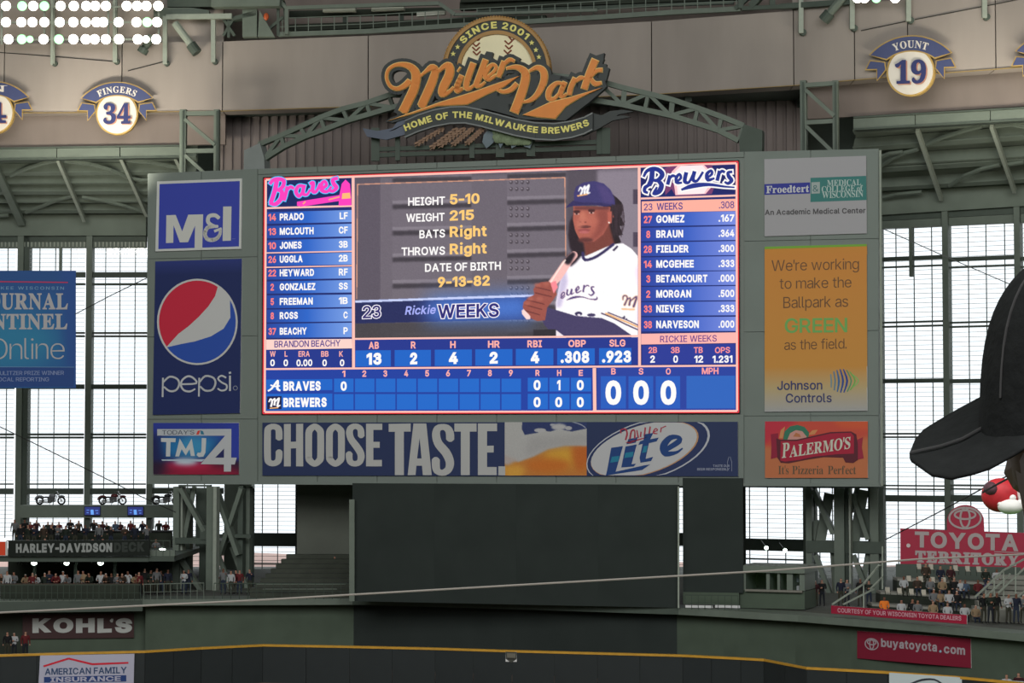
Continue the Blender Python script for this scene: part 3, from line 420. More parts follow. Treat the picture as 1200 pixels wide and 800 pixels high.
def strokes2d(pts, grow=0, sc=1, ox=0, oy=0, cap=0):
    pts = smooth(pts)
    P = [(x * sc + ox, y * sc + oy, w * sc + grow) for x, y, w in pts]; out = []
    if grow:
        def ext(a, b):
            d = math.hypot(a[0] - b[0], a[1] - b[1]) or 1; k = grow / 2 / d; return (a[0] + (a[0] - b[0]) * k, a[1] + (a[1] - b[1]) * k, a[2])
        P = [ext(P[0], P[1])] + P[1:-1] + [ext(P[-1], P[-2])]
    for i, (a, b) in enumerate(zip(P, P[1:])):
        dx, dy = b[0] - a[0], b[1] - a[1]; l = math.hypot(dx, dy) or 1; nx, ny = -dy / l, dx / l
        out.append([(a[0] + nx * a[2] / 2, a[1] + ny * a[2] / 2), (b[0] + nx * b[2] / 2, b[1] + ny * b[2] / 2), (b[0] - nx * b[2] / 2, b[1] - ny * b[2] / 2), (a[0] - nx * a[2] / 2, a[1] - ny * a[2] / 2)])
    for i, p in enumerate(P):
        if cap or 0 < i < len(P) - 1: out.append(ngon(p[0], p[1], p[2] / 2, n=10))
    return out
class Paint:                        # a small raster in photo-pixel units, used for the pictures shown on the screen and banners
    def __init__(s, x0, y0, x1, y1, res, c):
        s.x0, s.y0, s.x1, s.y1 = x0, y0, x1, y1; s.W = int((x1 - x0) * res) + 1; s.H = int((y1 - y0) * res) + 1
        s.img = np.zeros((s.H, s.W, 3)); s.img[:] = c
        xs = x0 + np.arange(s.W) * (x1 - x0) / (s.W - 1); ys = y0 + np.arange(s.H) * (y1 - y0) / (s.H - 1); s.gx, s.gy = np.meshgrid(xs, ys); s.res = res
    def mask(s, pts):
        m = np.zeros((s.H, s.W))
        for ox, oy in ((.25, .25), (-.25, .25), (.25, -.25), (-.25, -.25)):
            gx = s.gx + ox / s.res; gy = s.gy + oy / s.res; ins = np.zeros((s.H, s.W), bool); n = len(pts)
            for i in range(n):
                (xa, ya), (xb, yb) = pts[i], pts[(i + 1) % n]
                if ya == yb: continue
                c = ((ya > gy) != (yb > gy)) & (gx < (xb - xa) * (gy - ya) / (yb - ya) + xa); ins ^= c
            m += ins / 4
        return m
    def blur(s, m, r):
        k = int(r * s.res)
        for _ in range(2):
            for ax in (0, 1):
                if k < 1: continue
                p = np.pad(m, [(k, k) if a == ax else (0, 0) for a in (0, 1)], mode='edge'); cs = np.cumsum(p, ax); cs = np.insert(cs, 0, 0, ax)
                n = m.shape[ax]; m = (np.take(cs, range(2 * k + 1, 2 * k + 1 + n), ax) - np.take(cs, range(0, n), ax)) / (2 * k + 1)
        return m
    def poly(s, pts, c, blur=0, alpha=1):
        m = s.mask(pts)
        if blur: m = s.blur(m, blur)
        s.img += (np.array(c) - s.img) * (m * alpha)[..., None]; return s
    def ell(s, x, y, rx, ry, c, blur=0, alpha=1): return s.poly(ngon(x, y, rx, ry, 20), c, blur, alpha)
    def stroke(s, pts, c, blur=0, alpha=1):
        m = np.zeros((s.H, s.W))
        for q in strokes2d(pts, cap=1): m = np.maximum(m, s.mask(q))
        if blur: m = s.blur(m, blur)
        s.img += (np.array(c) - s.img) * (m * alpha)[..., None]; return s
    def grain(s, a):
        rs = np.random.RandomState(3); s.img = np.clip(s.img + rs.normal(0, a, (s.H, s.W, 1)), 0, 255); return s
ORD = ['', 'first', 'second', 'third', 'fourth', 'fifth', 'sixth', 'seventh', 'eighth', 'ninth', 'tenth', 'eleventh', 'twelfth', 'thirteenth', 'fourteenth', 'fifteenth',
       'sixteenth', 'seventeenth', 'eighteenth', 'nineteenth', 'twentieth', 'twenty-first', 'twenty-second', 'twenty-third', 'twenty-fourth', 'twenty-fifth', 'twenty-sixth', 'twenty-seventh', 'twenty-eighth']
def instance(src, loc, rz=0, scale=1, label=None, group=None, cat=None):
    c = src.copy(); COL.objects.link(c); c.location = loc; c.rotation_euler = (0, 0, rz); c.scale = (scale,) * 3; WL[c] = Vector(loc); tag(c, label, cat, group)
    for ch in src.children:
        d = ch.copy(); COL.objects.link(d); d.parent = c
        for g in ch.children:
            e = g.copy(); COL.objects.link(e); e.parent = d
    return c
# ================================================================== large structure
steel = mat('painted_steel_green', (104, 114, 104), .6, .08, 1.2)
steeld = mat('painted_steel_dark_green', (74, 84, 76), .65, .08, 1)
lsteel = mat('galvanised_post', (150, 158, 146), .5, .06, 3)
beige = mat('beige_panel', (150, 141, 134), .7, .10, .35, streak=.25)
pink = mat('dusty_beige_panel', (122, 112, 106), .8, .08, .5, streak=.3)
roofm = mat('roof_deck_green', (108, 118, 108), .8, .1, .6)
corr = mat('corrugated_wall', (118, 109, 106), .7, .12, .8, streak=.1)
dark = mat('dark_interior', (50, 56, 48), .9, .15, .8)
darkg = mat('dark_green_batters_eye', (50, 56, 54), .95, .10, .35, spec=.1)
wallg = mat('green_field_wall', (78, 90, 77), .9, .12, .5, bump=.15)
padm = mat('dark_wall_pad', (38, 44, 45), .6, .10, .6)
yel = mat('yellow_wall_cap', (196, 148, 52), .6, .1, 2)
conc = mat('concrete', (120, 118, 110), .9, .1, 1)
frame = mat('scoreboard_cabinet', (120, 129, 123), .6, .05, .25)
white = mat('white_paint', (215, 215, 215), .6, .04, 2)
black = mat('black_rubber', (20, 20, 20), .6, .1, 2)
chrome = mat('chrome_metal', (170, 170, 172), .25, .05, 2, metal=.9)
# ---- surroundings that close the stadium (mostly outside the frame)
MB().box((-150, -70, -.3), (150, 172, 0)).build('ground_warning_track', mat('warning_track_clay', (128, 104, 92), .95, .12, .8, bump=.3), kind='structure')
MB().box((-95, 20, .0), (80, 112, .03)).build('lawn', mat('outfield_grass', (70, 110, 50), .95, .2, 2), kind='structure')
MB().box((-130, -60, 74), (130, 175, 75)).build('ceiling', roofm, kind='structure')
MB().box((-131, -60, 0), (-130, 178, 75)).build('wall_left', conc, kind='structure')
MB().box((130, -60, 0), (131, 160, 75)).build('wall_right', conc, kind='structure')
MB().box((-131, -61, 0), (131, -60, 75)).build('wall_rear', conc, kind='structure')
# ---- outside, seen through the glass
MB().box((-500, 185, -12.4), (500, 460, -12)).build('ground_outside', mat('parking_asphalt', (196, 190, 186), .9, .1, .05), kind='structure')
hill = MB(); k = 60
pts = [(-420 + 840 * i / k, 420 + 8 * math.sin(i * .7), -7.5 + 1.6 * math.sin(i * .31) + .8 * math.sin(i * .83)) for i in range(k + 1)]
for a, b in zip(pts, pts[1:]):
    hill.poly([(a[0], a[1], a[2]), (b[0], b[1], b[2]), (b[0], b[1] - 70, -12), (a[0], a[1] - 70, -12)]); hill.poly([(a[0], a[1] + 60, -12), (b[0], b[1] + 60, -12), (b[0], b[1], b[2]), (a[0], a[1], a[2])])
hill.build('hill', mat('bare_red_brown_hillside', (190, 160, 150), .9, .25, .03), kind='structure')
# ---- the main girder, arched in plan; nodes are (pixel column, depth)
def node_pts(nodes, off=0): return [Vector((X(a, y), y + off, 0)) for a, y in nodes]
GN = [(-60, 168.4), (0, 168), (139, 167.6), (258, 167), (430, 164.6), (595, 162), (765, 159), (933, 155), (1005, 152.6), (1068, 150.8), (1172, 148.2), (1290, 145), (1460, 140.5)]
GZ0, GZ1 = 41.4, 46.9
G = empty('roof_girder', (0, 166, GZ0), kind='structure')
gp = node_pts(GN)
def gz1(i): return GZ1 + (9 if i < 3 or i >= 8 else 0)
for i, (a, b) in enumerate(zip(gp, gp[1:])):
    d = (b - a).normalized() * .04; a2, b2 = a + d, b - d
    MB().prism([(a2.x, a2.y, GZ0), (b2.x, b2.y, GZ0), (b2.x, b2.y, GZ1 + .0), (a2.x, a2.y, GZ1)], (0, 2.2, 0)).build('girder_plate', beige, G)
m = MB()
for a, b in zip(gp, gp[1:]): m.prism([(a.x, a.y - .12, GZ0 - .05), (b.x, b.y - .12, GZ0 - .05), (b.x, b.y - .12, GZ0), (a.x, a.y - .12, GZ0)], (0, .2, 0))
m.build('girder_bottom_flange', mat('ochre_primer_edge', (150, 128, 84), .7, .1, 2), G)
def gplane(px):
    for (a, ya), (b, yb) in zip(GN, GN[1:]):
        if a <= px <= b: return vplane(a, ya, b, yb)
# upper wall above the girder
uw = MB(); 
for a, b in zip(gp, gp[1:]): uw.prism([(a.x, a.y + 7, 44), (b.x, b.y + 7, 44), (b.x, b.y + 7, 60), (a.x, a.y + 7, 60)], (0, .5, 0))
uw.build('wall_upper', pink, kind='structure')
for side, (i0, i1) in (('left', (0, 3)), ('right', (7, len(gp) - 1))):
    u2 = MB()
    for a, b in list(zip(gp, gp[1:]))[i0:i1]: u2.prism([(a.x, a.y + .5, GZ1 - .3), (b.x, b.y + .5, GZ1 - .3), (b.x, b.y + .5, GZ1 + 6), (a.x, a.y + .5, GZ1 + 6)], (0, .4, 0))
    u2.build('wall_above_girder_' + side, beige, kind='structure')
# recessed fascia under the girder, left and right, with the green edge beam of the fixed roof
def quadprism(m, pl, q, off, th): m.prism([pl.pt(x, y, off) for x, y in q], pl.n * -th); return m
LB = vplane(0, 170, 214, 169); RB = vplane(990, 155.5, 1230, 149)
quadprism(MB(), LB, [(-40, 110), (264, 110), (264, 169), (-40, 174)], 0, .4).build('trim_fascia_left', pink, kind='structure')
quadprism(MB(), RB, [(938, 84), (1440, 42), (1440, 110), (938, 140)], 0, .4).build('trim_fascia_right', pink, kind='structure')
for nm, pl, qs in (('edge_beam', LB, [[(-60, 175), (66, 174), (66, 186), (-60, 187)], [(67, 174), (140, 172.5), (140, 184.5), (67, 186)], [(141, 172.5), (210, 171), (210, 183), (141, 184.5)]]),
                   ('edge_beam', RB, [[(1000, 138), (1072, 134), (1072, 147), (1000, 151)], [(1073, 134), (1160, 129), (1160, 142), (1073, 147)], [(1161, 129), (1230, 125), (1230, 138), (1161, 142)]])):
    e = empty(nm, pl.pt(*qs[0][3]), kind='structure')
    for q in qs:
        quadprism(MB(), pl, q, .4, .8).build('beam_plate', steel, e)
    m = MB(); quadprism(m, pl, [(qs[0][0][0], qs[0][0][1] - 1.5), (qs[-1][1][0], qs[-1][1][1] - 1.5), (qs[-1][1][0], qs[-1][1][1] + .3), (qs[0][0][0], qs[0][0][1] + .3)], .6, 1)
    quadprism(m, pl, [(qs[0][3][0], qs[0][3][1] - .5), (qs[-1][2][0], qs[-1][2][1] - .5), (qs[-1][2][0], qs[-1][2][1] + 1.5), (qs[0][3][0], qs[0][3][1] + 1.5)], .6, 1); m.build('beam_flange', steeld, e)
# sloping roof underside behind the edge beams, down to the window wall
def roof(name, A, B, C, D, purl, raf, brace):
    """A,B upper edge (px,py,Y); D,C lower edge"""
    P = [at(*q) for q in (A, B, C, D)]; n = (P[1] - P[0]).cross(P[3] - P[0]).normalized()
    if n.z > 0: n = -n
    pl = Plane(P[0], n); pl.n = n
    e = empty(name, P[3], kind='structure')
    m = MB(); up = -n * .3; m.prism([p - n * 1.1 for p in P], up); m.build('roof_deck', roofm, e)
    for (x0, y0, x1, y1, wd) in purl:
        a, b = pl.pt(x0, y0, 0), pl.pt(x1, y1, 0); MB().bar(a - n * .55, b - n * .55, .22, .9, up=-n).bar(a - n * .1, b - n * .1, wd, .12, up=-n).build('purlin', steel, e)
    for (x0, y0, x1, y1, wd) in raf:
        MB().bar(pl.pt(x0, y0, .25), pl.pt(x1, y1, .25), wd, .4, up=-n).build('rafter', lsteel if wd < .3 else steel, e)
    for pts in brace:
        q = [pl.pt(x, y, .1) for x, y in pts]; b = MB()
        for s, t in zip(q, q[1:]): b.bar(s, t, .2, .22, up=-n)
        b.build('curved_brace', steel, e)
    return pl
roof('roof_left', (-60, 184, 170.5), (230, 182, 169.5), (230, 262, 180), (-60, 262, 180),
     [(-60, 188, 230, 186, .5), (-60, 205, 230, 203, .5), (-60, 227, 230, 226, .55), (-60, 249, 230, 248, .55), (-60, 216, 230, 215, .2), (-60, 238, 230, 237, .2)],
     [(68, 187, 99, 258, .26), (142, 185, 172, 252, .26), (-8, 190, 26, 262, .6), (206, 185, 236, 250, .26)],
     [[(12, 206), (30, 198), (48, 192), (66, 188)], [(76, 189), (105, 192), (130, 199), (150, 208)], [(30, 249), (50, 241), (68, 234), (84, 230)], [(96, 231), (120, 235), (145, 241), (170, 249)],
      [(-40, 262), (-15, 254), (10, 252)], [(150, 208), (165, 211), (185, 211)], [(150, 188), (175, 190), (210, 197)]])
roof('roof_right', (1000, 150, 156), (1440, 123, 143.8), (1440, 214, 153.2), (1000, 238, 165),
     [(1000, 156, 1230, 142, .5), (1000, 176, 1230, 160, .55), (1000, 196, 1230, 183, .2), (1000, 202, 1230, 188, .55), (1000, 224, 1230, 211, .5)],
     [(1075, 152, 1103, 233, .26), (1162, 147, 1189, 224, .26)],
     [[(1085, 170), (1105, 161), (1130, 153), (1150, 148)], [(1030, 196), (1045, 186), (1060, 179), (1076, 175)], [(1112, 218), (1130, 206), (1150, 198), (1172, 193)], [(1166, 148), (1185, 146), (1210, 150)],
      [(1030, 184), (1042, 180), (1058, 178)], [(1034, 232), (1050, 228), (1080, 225)], [(1180, 193), (1200, 190), (1220, 194)]])
# ---- corrugated wall in the recess between the girder and the scoreboard
CW = vplane(260, 172, 950, 163)
cw = empty('wall_corrugated', CW.pt(600, 205), kind='structure')
e0 = CW.pt(255, 205); e1 = CW.pt(945, 190); dv = (e1 - e0); dv.z = 0; Lw = dv.length; dv.normalize()
n_r = 62
for i in range(n_r):
    a = e0 + dv * (Lw * i / n_r); b = e0 + dv * (Lw * (i + .62) / n_r); c = e0 + dv * (Lw * (i + 1) / n_r)
    MB().prism([(a.x, a.y - .22, 32), (b.x, b.y - .22, 32), (b.x, b.y - .22, 44), (a.x, a.y - .22, 44)], (0, .25, 0)).prism([(b.x, b.y, 32), (c.x, c.y, 32), (c.x, c.y, 44), (b.x, b.y, 44)], (0, .05, 0)).build('corrugated_sheet', corr, cw)
m = MB(); a = e0 + dv * 0; b = e0 + dv * Lw
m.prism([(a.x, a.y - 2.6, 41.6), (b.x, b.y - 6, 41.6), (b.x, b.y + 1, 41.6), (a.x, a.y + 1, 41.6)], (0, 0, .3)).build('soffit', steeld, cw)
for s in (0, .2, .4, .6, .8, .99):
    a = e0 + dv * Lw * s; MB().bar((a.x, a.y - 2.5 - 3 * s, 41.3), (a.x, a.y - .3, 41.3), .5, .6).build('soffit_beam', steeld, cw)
# ---- window walls: an arc of flat bays, each a structure of its own
NODES = [(-60, 180.5), (171, 180), (350, 178), (880, 169.5), (1035, 164.6), (1240, 158.4), (1460, 151.5)]
def wplane(px):
    for (a, ya), (b, yb) in zip(NODES, NODES[1:]):
        if a <= px <= b: return vplane(a, ya, b, yb)
wn = [0]
def window(x0, x1, ytop, ybot, verts, tran, thick=(), minor=5.0, lower=None):
    """glazed bay between pixel columns; ytop/ybot/tran given as (y at x0, y at x1)"""
    wn[0] += 1; pl = wplane((x0 + x1) / 2)
    z = lambda y: pl.pt((x0 + x1) / 2, y).z
    A = pl.pt(x0, HZ); B = pl.pt(x1, HZ); A.z = B.z = 0; n = pl.n
    def zz(y): return z((y[0] + y[1]) / 2 if isinstance(y, tuple) else y)
    zt, zb = zz(ytop), zz(ybot)
    e = empty('window_%d' % wn[0], (A + B) / 2 + Vector((0, 0, zb)), kind='structure')
    def hb(y, h, d, nm, mt):
        zc = zz(y); MB().prism([A + Vector((0, 0, zc - h / 2)) + n * d / 2, B + Vector((0, 0, zc - h / 2)) + n * d / 2, B + Vector((0, 0, zc + h / 2)) + n * d / 2, A + Vector((0, 0, zc + h / 2)) + n * d / 2], -n * d).build(nm, mt, e)
    def vb(px, w_, d, nm, mt, za=None, zc=None):
        c = pl.pt(px, HZ); c.z = 0; u = (B - A).normalized() * w_ / 2; za = zb if za is None else za; zc = zt if zc is None else zc
        MB().prism([c - u + Vector((0, 0, za)) + n * d / 2, c + u + Vector((0, 0, za)) + n * d / 2, c + u + Vector((0, 0, zc)) + n * d / 2, c - u + Vector((0, 0, zc)) + n * d / 2], -n * d).build(nm, mt, e)
    for y, h in tran: hb(y, h, .35, 'transom', steeld)
    for v in verts: vb(v, .055, .12, 'mullion', steeld)
    for v, wd in thick: vb(v, wd, .4, 'post', steel, za=zz(324))
    # fine horizontal glazing bars: one joined piece
    zs = []; q = zb + .17
    m = MB()
    while q < zt:
        m.prism([A + Vector((0, 0, q)) + n * .05, B + Vector((0, 0, q)) + n * .05, B + Vector((0, 0, q + .032)) + n * .05, A + Vector((0, 0, q + .032)) + n * .05], -n * .05); q += .36
    g = m.build('glazing_bars', mat('glazing_bar_grey', (168, 172, 170), .6, 0), e); g['kind'] = 'stuff'
    xs = [x0] + list(verts) + [x1]; ys = sorted([zb, zt] + [zz(y) for y, h in tran])
    for xa, xb in zip(xs, xs[1:]):
        a = pl.pt(xa, HZ); b = pl.pt(xb, HZ)
        for za, zb2 in zip(ys, ys[1:]):
            if zb2 - za < .3: continue
            MB().poly([(a.x, a.y, za) , (b.x, b.y, za), (b.x, b.y, zb2), (a.x, a.y, zb2)]).build('pane', GLASS, e)
    return e
TL = [((322, 322), .45), ((333, 333), .18), ((390, 390), .16), ((394, 394), .16), ((453, 453), .4), ((509, 509), .18), ((512.5, 512.5), .18), ((567, 567), .12), ((575.5, 575.5), .5)]
window(-30, 16, 290, 630, [-8, 7], TL)
window(30, 98, 290, 630, [44.5, 63, 81], TL, [(69, .2)] )
window(104, 171, 290, 630, [122, 139, 157], TL)
window(177, 262, 480, 720, [198, 220, 240], [((575, 575), .5)])
window(262, 348, 480, 720, [283, 308, 326], [((520, 520), .3), ((632, 632), 1.1), ((660, 660), .1)])
window(793, 803, 560, 712, [], [((569, 569), .3), ((632, 632), 1.0)])
window(870, 944, 560, 664, [878, 899, 920, 941], [((569, 569), .3), ((638, 638), .9), ((655, 655), .1)])
window(944, 1035, 480, 760, [960, 975, 990, 1005, 1020], [((569, 569), .2), ((640, 640), .9), ((700, 700), .2)])
TR = [((302.5, 302.5), .3), ((312, 312), .12), ((377, 377), .14), ((382, 382), .14), ((446, 446), .32), ((508, 508), .14), ((512, 512), .14), ((569, 569), .12), ((573, 573), .12), ((584, 584), .5)]
window(1034, 1110, (268, 264), 700, [1052, 1073, 1094], TR, [(1070, .26)])
window(1115, 1194, (264, 260), 700, [1137, 1158, 1180], TR)
window(1200, 1236, (260, 258), 700, [1216], TR)
window(1242, 1320, (257, 254), 700, [1268, 1294], TR)
window(1328, 1410, (254, 250), 700, [1355, 1382], TR)
# framing of the window walls
wf = empty('wall_window_frame', (0, 182, 4.8), kind='structure')
def pbox(pl, x0, y0, x1, y1, off, d, name, mt, parent, world_h=True):
    """box whose front face spans the given pixels on a vertical plane"""
    if world_h:
        a = pl.pt(x0, y1, off); b = pl.pt(x1, y1, off); zt = pl.pt((x0 + x1) / 2, y0, off).z; zb = pl.pt((x0 + x1) / 2, y1, off).z
        q = [Vector((a.x, a.y, zb)), Vector((b.x, b.y, zb)), Vector((b.x, b.y, zt)), Vector((a.x, a.y, zt))]
    else: q = [pl.pt(x0, y1, off), pl.pt(x1, y1, off), pl.pt(x1, y0, off), pl.pt(x0, y0, off)]
    return MB().prism(q, pl.n * -d).build(name, mt, parent)
for x0, x1, y0, y1 in ((16, 23, 254, 705), (23, 30, 258, 705), (98, 105, 256, 620), (171, 178, 250, 620), (262, 294, 480, 705)):
    pbox(wplane(x0), x0, y0, x1, y1, .5 if x0 != 23 else .2, 1, 'column', steel if x0 != 23 else steeld, wf)
for x0, x1, y0, y1 in ((1108, 1115, 240, 720), (1193, 1200, 236, 720), (1320, 1328, 228, 720), (1410, 1418, 222, 720), (1030, 1035, 250, 720), (942, 946, 560, 720)):
    pbox(wplane(x0), x0, y0, x1, y1, .5, 1, 'column', steel, wf)
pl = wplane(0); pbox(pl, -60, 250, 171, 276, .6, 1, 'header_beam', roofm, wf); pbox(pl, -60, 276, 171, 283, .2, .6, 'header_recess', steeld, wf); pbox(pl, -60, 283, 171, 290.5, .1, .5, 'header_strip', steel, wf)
m = MB()
for i in range(52):
    x = -56 + i * 4.4; a = pl.pt(x, 289, .25); m.box((a.x, a.y, a.z), (a.x + .12, a.y + .1, a.z + .4))
m.build('header_louvre', lsteel, wf)['kind'] = 'stuff'
pl = wplane(1100)
def band(pl, x0, x1, yl, yr, hl, hr, off, d, name, mt, parent):
    q = [pl.pt(x0, yl + hl, off), pl.pt(x1, yr + hr, off), pl.pt(x1, yr, off), pl.pt(x0, yl, off)]
    return MB().prism(q, pl.n * -d).build(name, mt, parent)
band(wplane(1300), 1236, 1440, 206, 192, 52, 56, .2, .6, 'header_beam', roofm, wf)
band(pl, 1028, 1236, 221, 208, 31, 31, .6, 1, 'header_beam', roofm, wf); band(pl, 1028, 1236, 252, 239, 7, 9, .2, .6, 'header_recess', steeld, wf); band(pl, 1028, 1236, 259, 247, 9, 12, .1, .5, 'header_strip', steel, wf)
# solid dark spandrel behind the middle
for x0, x1, y0, y1 in ((346, 793, 470, 760), (803, 874, 470, 760)):
    a, b = wplane(x0).pt(x0, 600), wplane(x1).pt(x1, 600)
    MB().prism([(a.x, a.y, 0), (b.x, b.y, 0), (b.x, b.y, 20), (a.x, a.y, 20)], (0, .4, 0)).build('wall_back_' + ('middle' if x0 == 346 else 'right'), dark, kind='structure')
# back upper part hidden behind the scoreboard: closes the wall between board and girder
a, b = wplane(171).pt(172, 600), wplane(1034).pt(1034, 600)
MB().prism([(a.x, a.y + 1.5, 17), (b.x, b.y + 1.5, 17), (b.x, b.y + 1.5, 46), (a.x, a.y + 1.5, 46)], (0, .4, 0)).build('wall_behind_scoreboard', steeld, kind='structure')
# ---- outfield wall with pads and yellow cap
FN = [(-30, 765.6), (0, 765.4), (86, 763), (170, 761), (236, 757), (308, 753.6), (410, 755.4), (510, 757.6), (600, 760.4), (700, 763), (800, 765.6), (868, 769), (895, 770.5), (945, 780), (1040, 785), (1120, 790.5), (1200, 798), (1230, 801), (1420, 822)]
fp = [(lambda r: Vector((r.x * (32000 / (y - HZ)) / r.y, 32000 / (y - HZ), 0)))(ray(x, y)) for x, y in FN]
fw = empty('outfield_wall', fp[5], kind='structure')
for a, b in zip(fp, fp[1:]):
    n = max(1, round((b - a).length / 2.4))
    for i in range(n):
        p = a + (b - a) * (i / n); q = a + (b - a) * ((i + 1) / n); d = (q - p).normalized() * .012; p2, q2 = p + d, q - d
        MB().prism([(p2.x, p2.y, 0), (q2.x, q2.y, 0), (q2.x, q2.y, 2.27), (p2.x, p2.y, 2.27)], (0, .25, 0)).build('wall_pad', padm, fw)
    MB().prism([(a.x, a.y - .03, 2.29), (b.x, b.y - .03, 2.29), (b.x, b.y - .03, 2.42), (a.x, a.y - .03, 2.42)], (0, .35, 0)).build('yellow_cap', yel, fw)
# ---- field-side wall below the concourse and its ledge
LN = [(-30, 703.5, 3), (24, 702.8, 3), (167, 701, 4), (167.1, 701, 0), (413, 700, 0), (600, 705, 0), (795, 711, 0), (850, 714, 0), (935, 719, 0), (1000, 724, 0), (1080, 730, 0), (1200, 741, 0), (1240, 745, 0), (1440, 768, 0)]
lp = [(lambda r: Vector((r.x * (26000 / (y - HZ)) / r.y, 26000 / (y - HZ), 0)))(ray(x, y)) for x, y, k in LN]
DZ = 4.8
lw = empty('wall_field_side', lp[3], kind='structure')
for i, (a, b) in enumerate(zip(lp, lp[1:])):
    if i == 2: continue
    md = dark if i == 0 else darkg if i in (4, 5) else wallg; off = 1.2 if i > 1 else 2.2  # leftmost section coloured dark in place of a shaded opening
    MB().prism([(a.x, a.y + off, 0), (b.x, b.y + off, 0), (b.x, b.y + off, DZ - .35), (a.x, a.y + off, DZ - .35)], (0, .4, 0)).build('wall_section', md, lw)
    MB().prism([(a.x, a.y, DZ - .42), (b.x, b.y, DZ - .42), (b.x, b.y, DZ), (a.x, a.y, DZ)], (0, 1.8 + off, 0)).build('ledge', steeld if i in (4, 5) else steel, lw)
# left part: deeper slab; wall colour stands in for the shaded opening at far left
a, b = lp[0], lp[2]
MB().prism([(a.x, a.y - .02, DZ - .78), (b.x, b.y - .02, DZ - .78), (b.x, b.y - .02, DZ - .05), (a.x, a.y - .02, DZ - .05)], (0, .3, 0)).build('ledge_beam', steeld, lw)
# deck floor slab behind the ledge
m = MB()
for a, b in zip(lp, lp[1:]): m.prism([(a.x, a.y + 1.2, DZ - .3), (b.x, b.y + 1.2, DZ - .3), (b.x * 1.35, 182, DZ - .3), (a.x * 1.35, 182, DZ - .3)], (0, 0, .28))
m.build('floor_concourse', mat('concourse_floor', (86, 88, 82), .8, .1, .6), kind='structure')
# ================================================================== the scoreboard
BP = Plane((X(598, 150), 150, 0), (-math.sin(math.radians(14)), -math.cos(math.radians(14)), 0))
BP.n = Vector((-math.sin(math.radians(14)), -math.cos(math.radians(14)), 0)); BP = Plane(BP.o, BP.n)
def q_prism(pl, q, off, d, name, mt, parent, **k):
    return MB().prism([pl.pt(x, y, off) for x, y in q], pl.n * -d).build(name, mt, parent, **k)
def topy(x):       # top edge of the cabinet
    T = [(172, 203), (300, 197.5), (500, 190.5), (680, 184), (866, 177.5), (1029, 174)]
    for (a, ya), (b, yb) in zip(T, T[1:]):
        if x <= b: return ya + (yb - ya) * (x - a) / (b - a)
    return T[-1][1]
SB = empty('scoreboard', BP.pt(598, 568, -1.5), 'huge green-grey stadium scoreboard cabinet holding the lit video screen', 'scoreboard')
# cabinet: recessed core and proud cladding panels with open joints
q_prism(BP, [(172, 566.5), (1031, 569.5), (1029, 175), (173, 204)], -.12, 3, 'cabinet', frame, SB)
def clad(x0, x1, ya0, ya1, yb0, yb1):
    q_prism(BP, [(x0 + .35, yb0 - .3), (x1 - .35, yb1 - .3), (x1 - .35, ya1 + .3), (x0 + .35, ya0 + .3)], 0, .12, 'cladding_panel', frame, SB)
sl = lambda y: (520 - y) * -.0000870        # slope of a level line on the board
def ln(y, x, xr=600): return y + sl(y) * (x - xr)
for x0, x1 in ((172, 236), (236, 302)):
    ys = [None, 302, 394, 491, None]
    for i in range(4):
        a0 = topy(x0) if i == 0 else ln(ys[i] - 14, x0, 236) if 0 else ys[i] + sl(ys[i]) * (x0 - 236)
        a1 = topy(x1) if i == 0 else ys[i] + sl(ys[i]) * (x1 - 236)
        b0, b1 = (566.5, 567) if i == 3 else (ys[i + 1] + sl(ys[i + 1]) * (x0 - 236), ys[i + 1] + sl(ys[i + 1]) * (x1 - 236))
        clad(x0 + (1 if i == 0 and x0 == 172 else 0), x1, a0, a1, b0, b1)
xs = [302, 372, 442, 512, 582, 652, 722, 795, 872]
for a, b in zip(xs, xs[1:]):
    clad(a, b, topy(a), topy(b), topy(a) + 7, topy(b) + 7)
    clad(a, b, 485.5, 485.3, 567, 567.5)
for x0, x1 in ((872, 950), (950, 1030)):
    ys = [None, 281, 388, 487, None]
    for i in range(4):
        a0, a1 = (topy(x0), topy(x1)) if i == 0 else (ys[i] + sl(ys[i]) * (x0 - 950), ys[i] + sl(ys[i]) * (x1 - 950))
        b0, b1 = (568, 569) if i == 3 else (ys[i + 1] + sl(ys[i + 1]) * (x0 - 950), ys[i + 1] + sl(ys[i + 1]) * (x1 - 950))
        clad(x0, x1, a0, a1, b0, b1)
MB().tube(BP.pt(1031.5, 176, .2), BP.pt(1033.5, 569, .2), .09).build('side_conduit', lsteel, SB)
m = MB(); m.prism([BP.pt(x, y, .25) for x, y in [(172, 563.5), (1031, 566.5), (1031, 570), (172, 567)]], BP.n * -2.6); m.build('bottom_edge', frame, SB)
q_prism(BP, [(306.5, 486), (867, 484.5), (866, 187.5), (308, 207.5)], .1, .25, 'screen_surround', black, SB)
scr = q_prism(BP, [(307.5, 485), (866, 483.5), (865, 188.7), (309.3, 208.5)], .18, .1, 'video_screen', black, SB, label='lit video screen showing lineups, a batter and the line score')
WL[scr] = WL[scr]
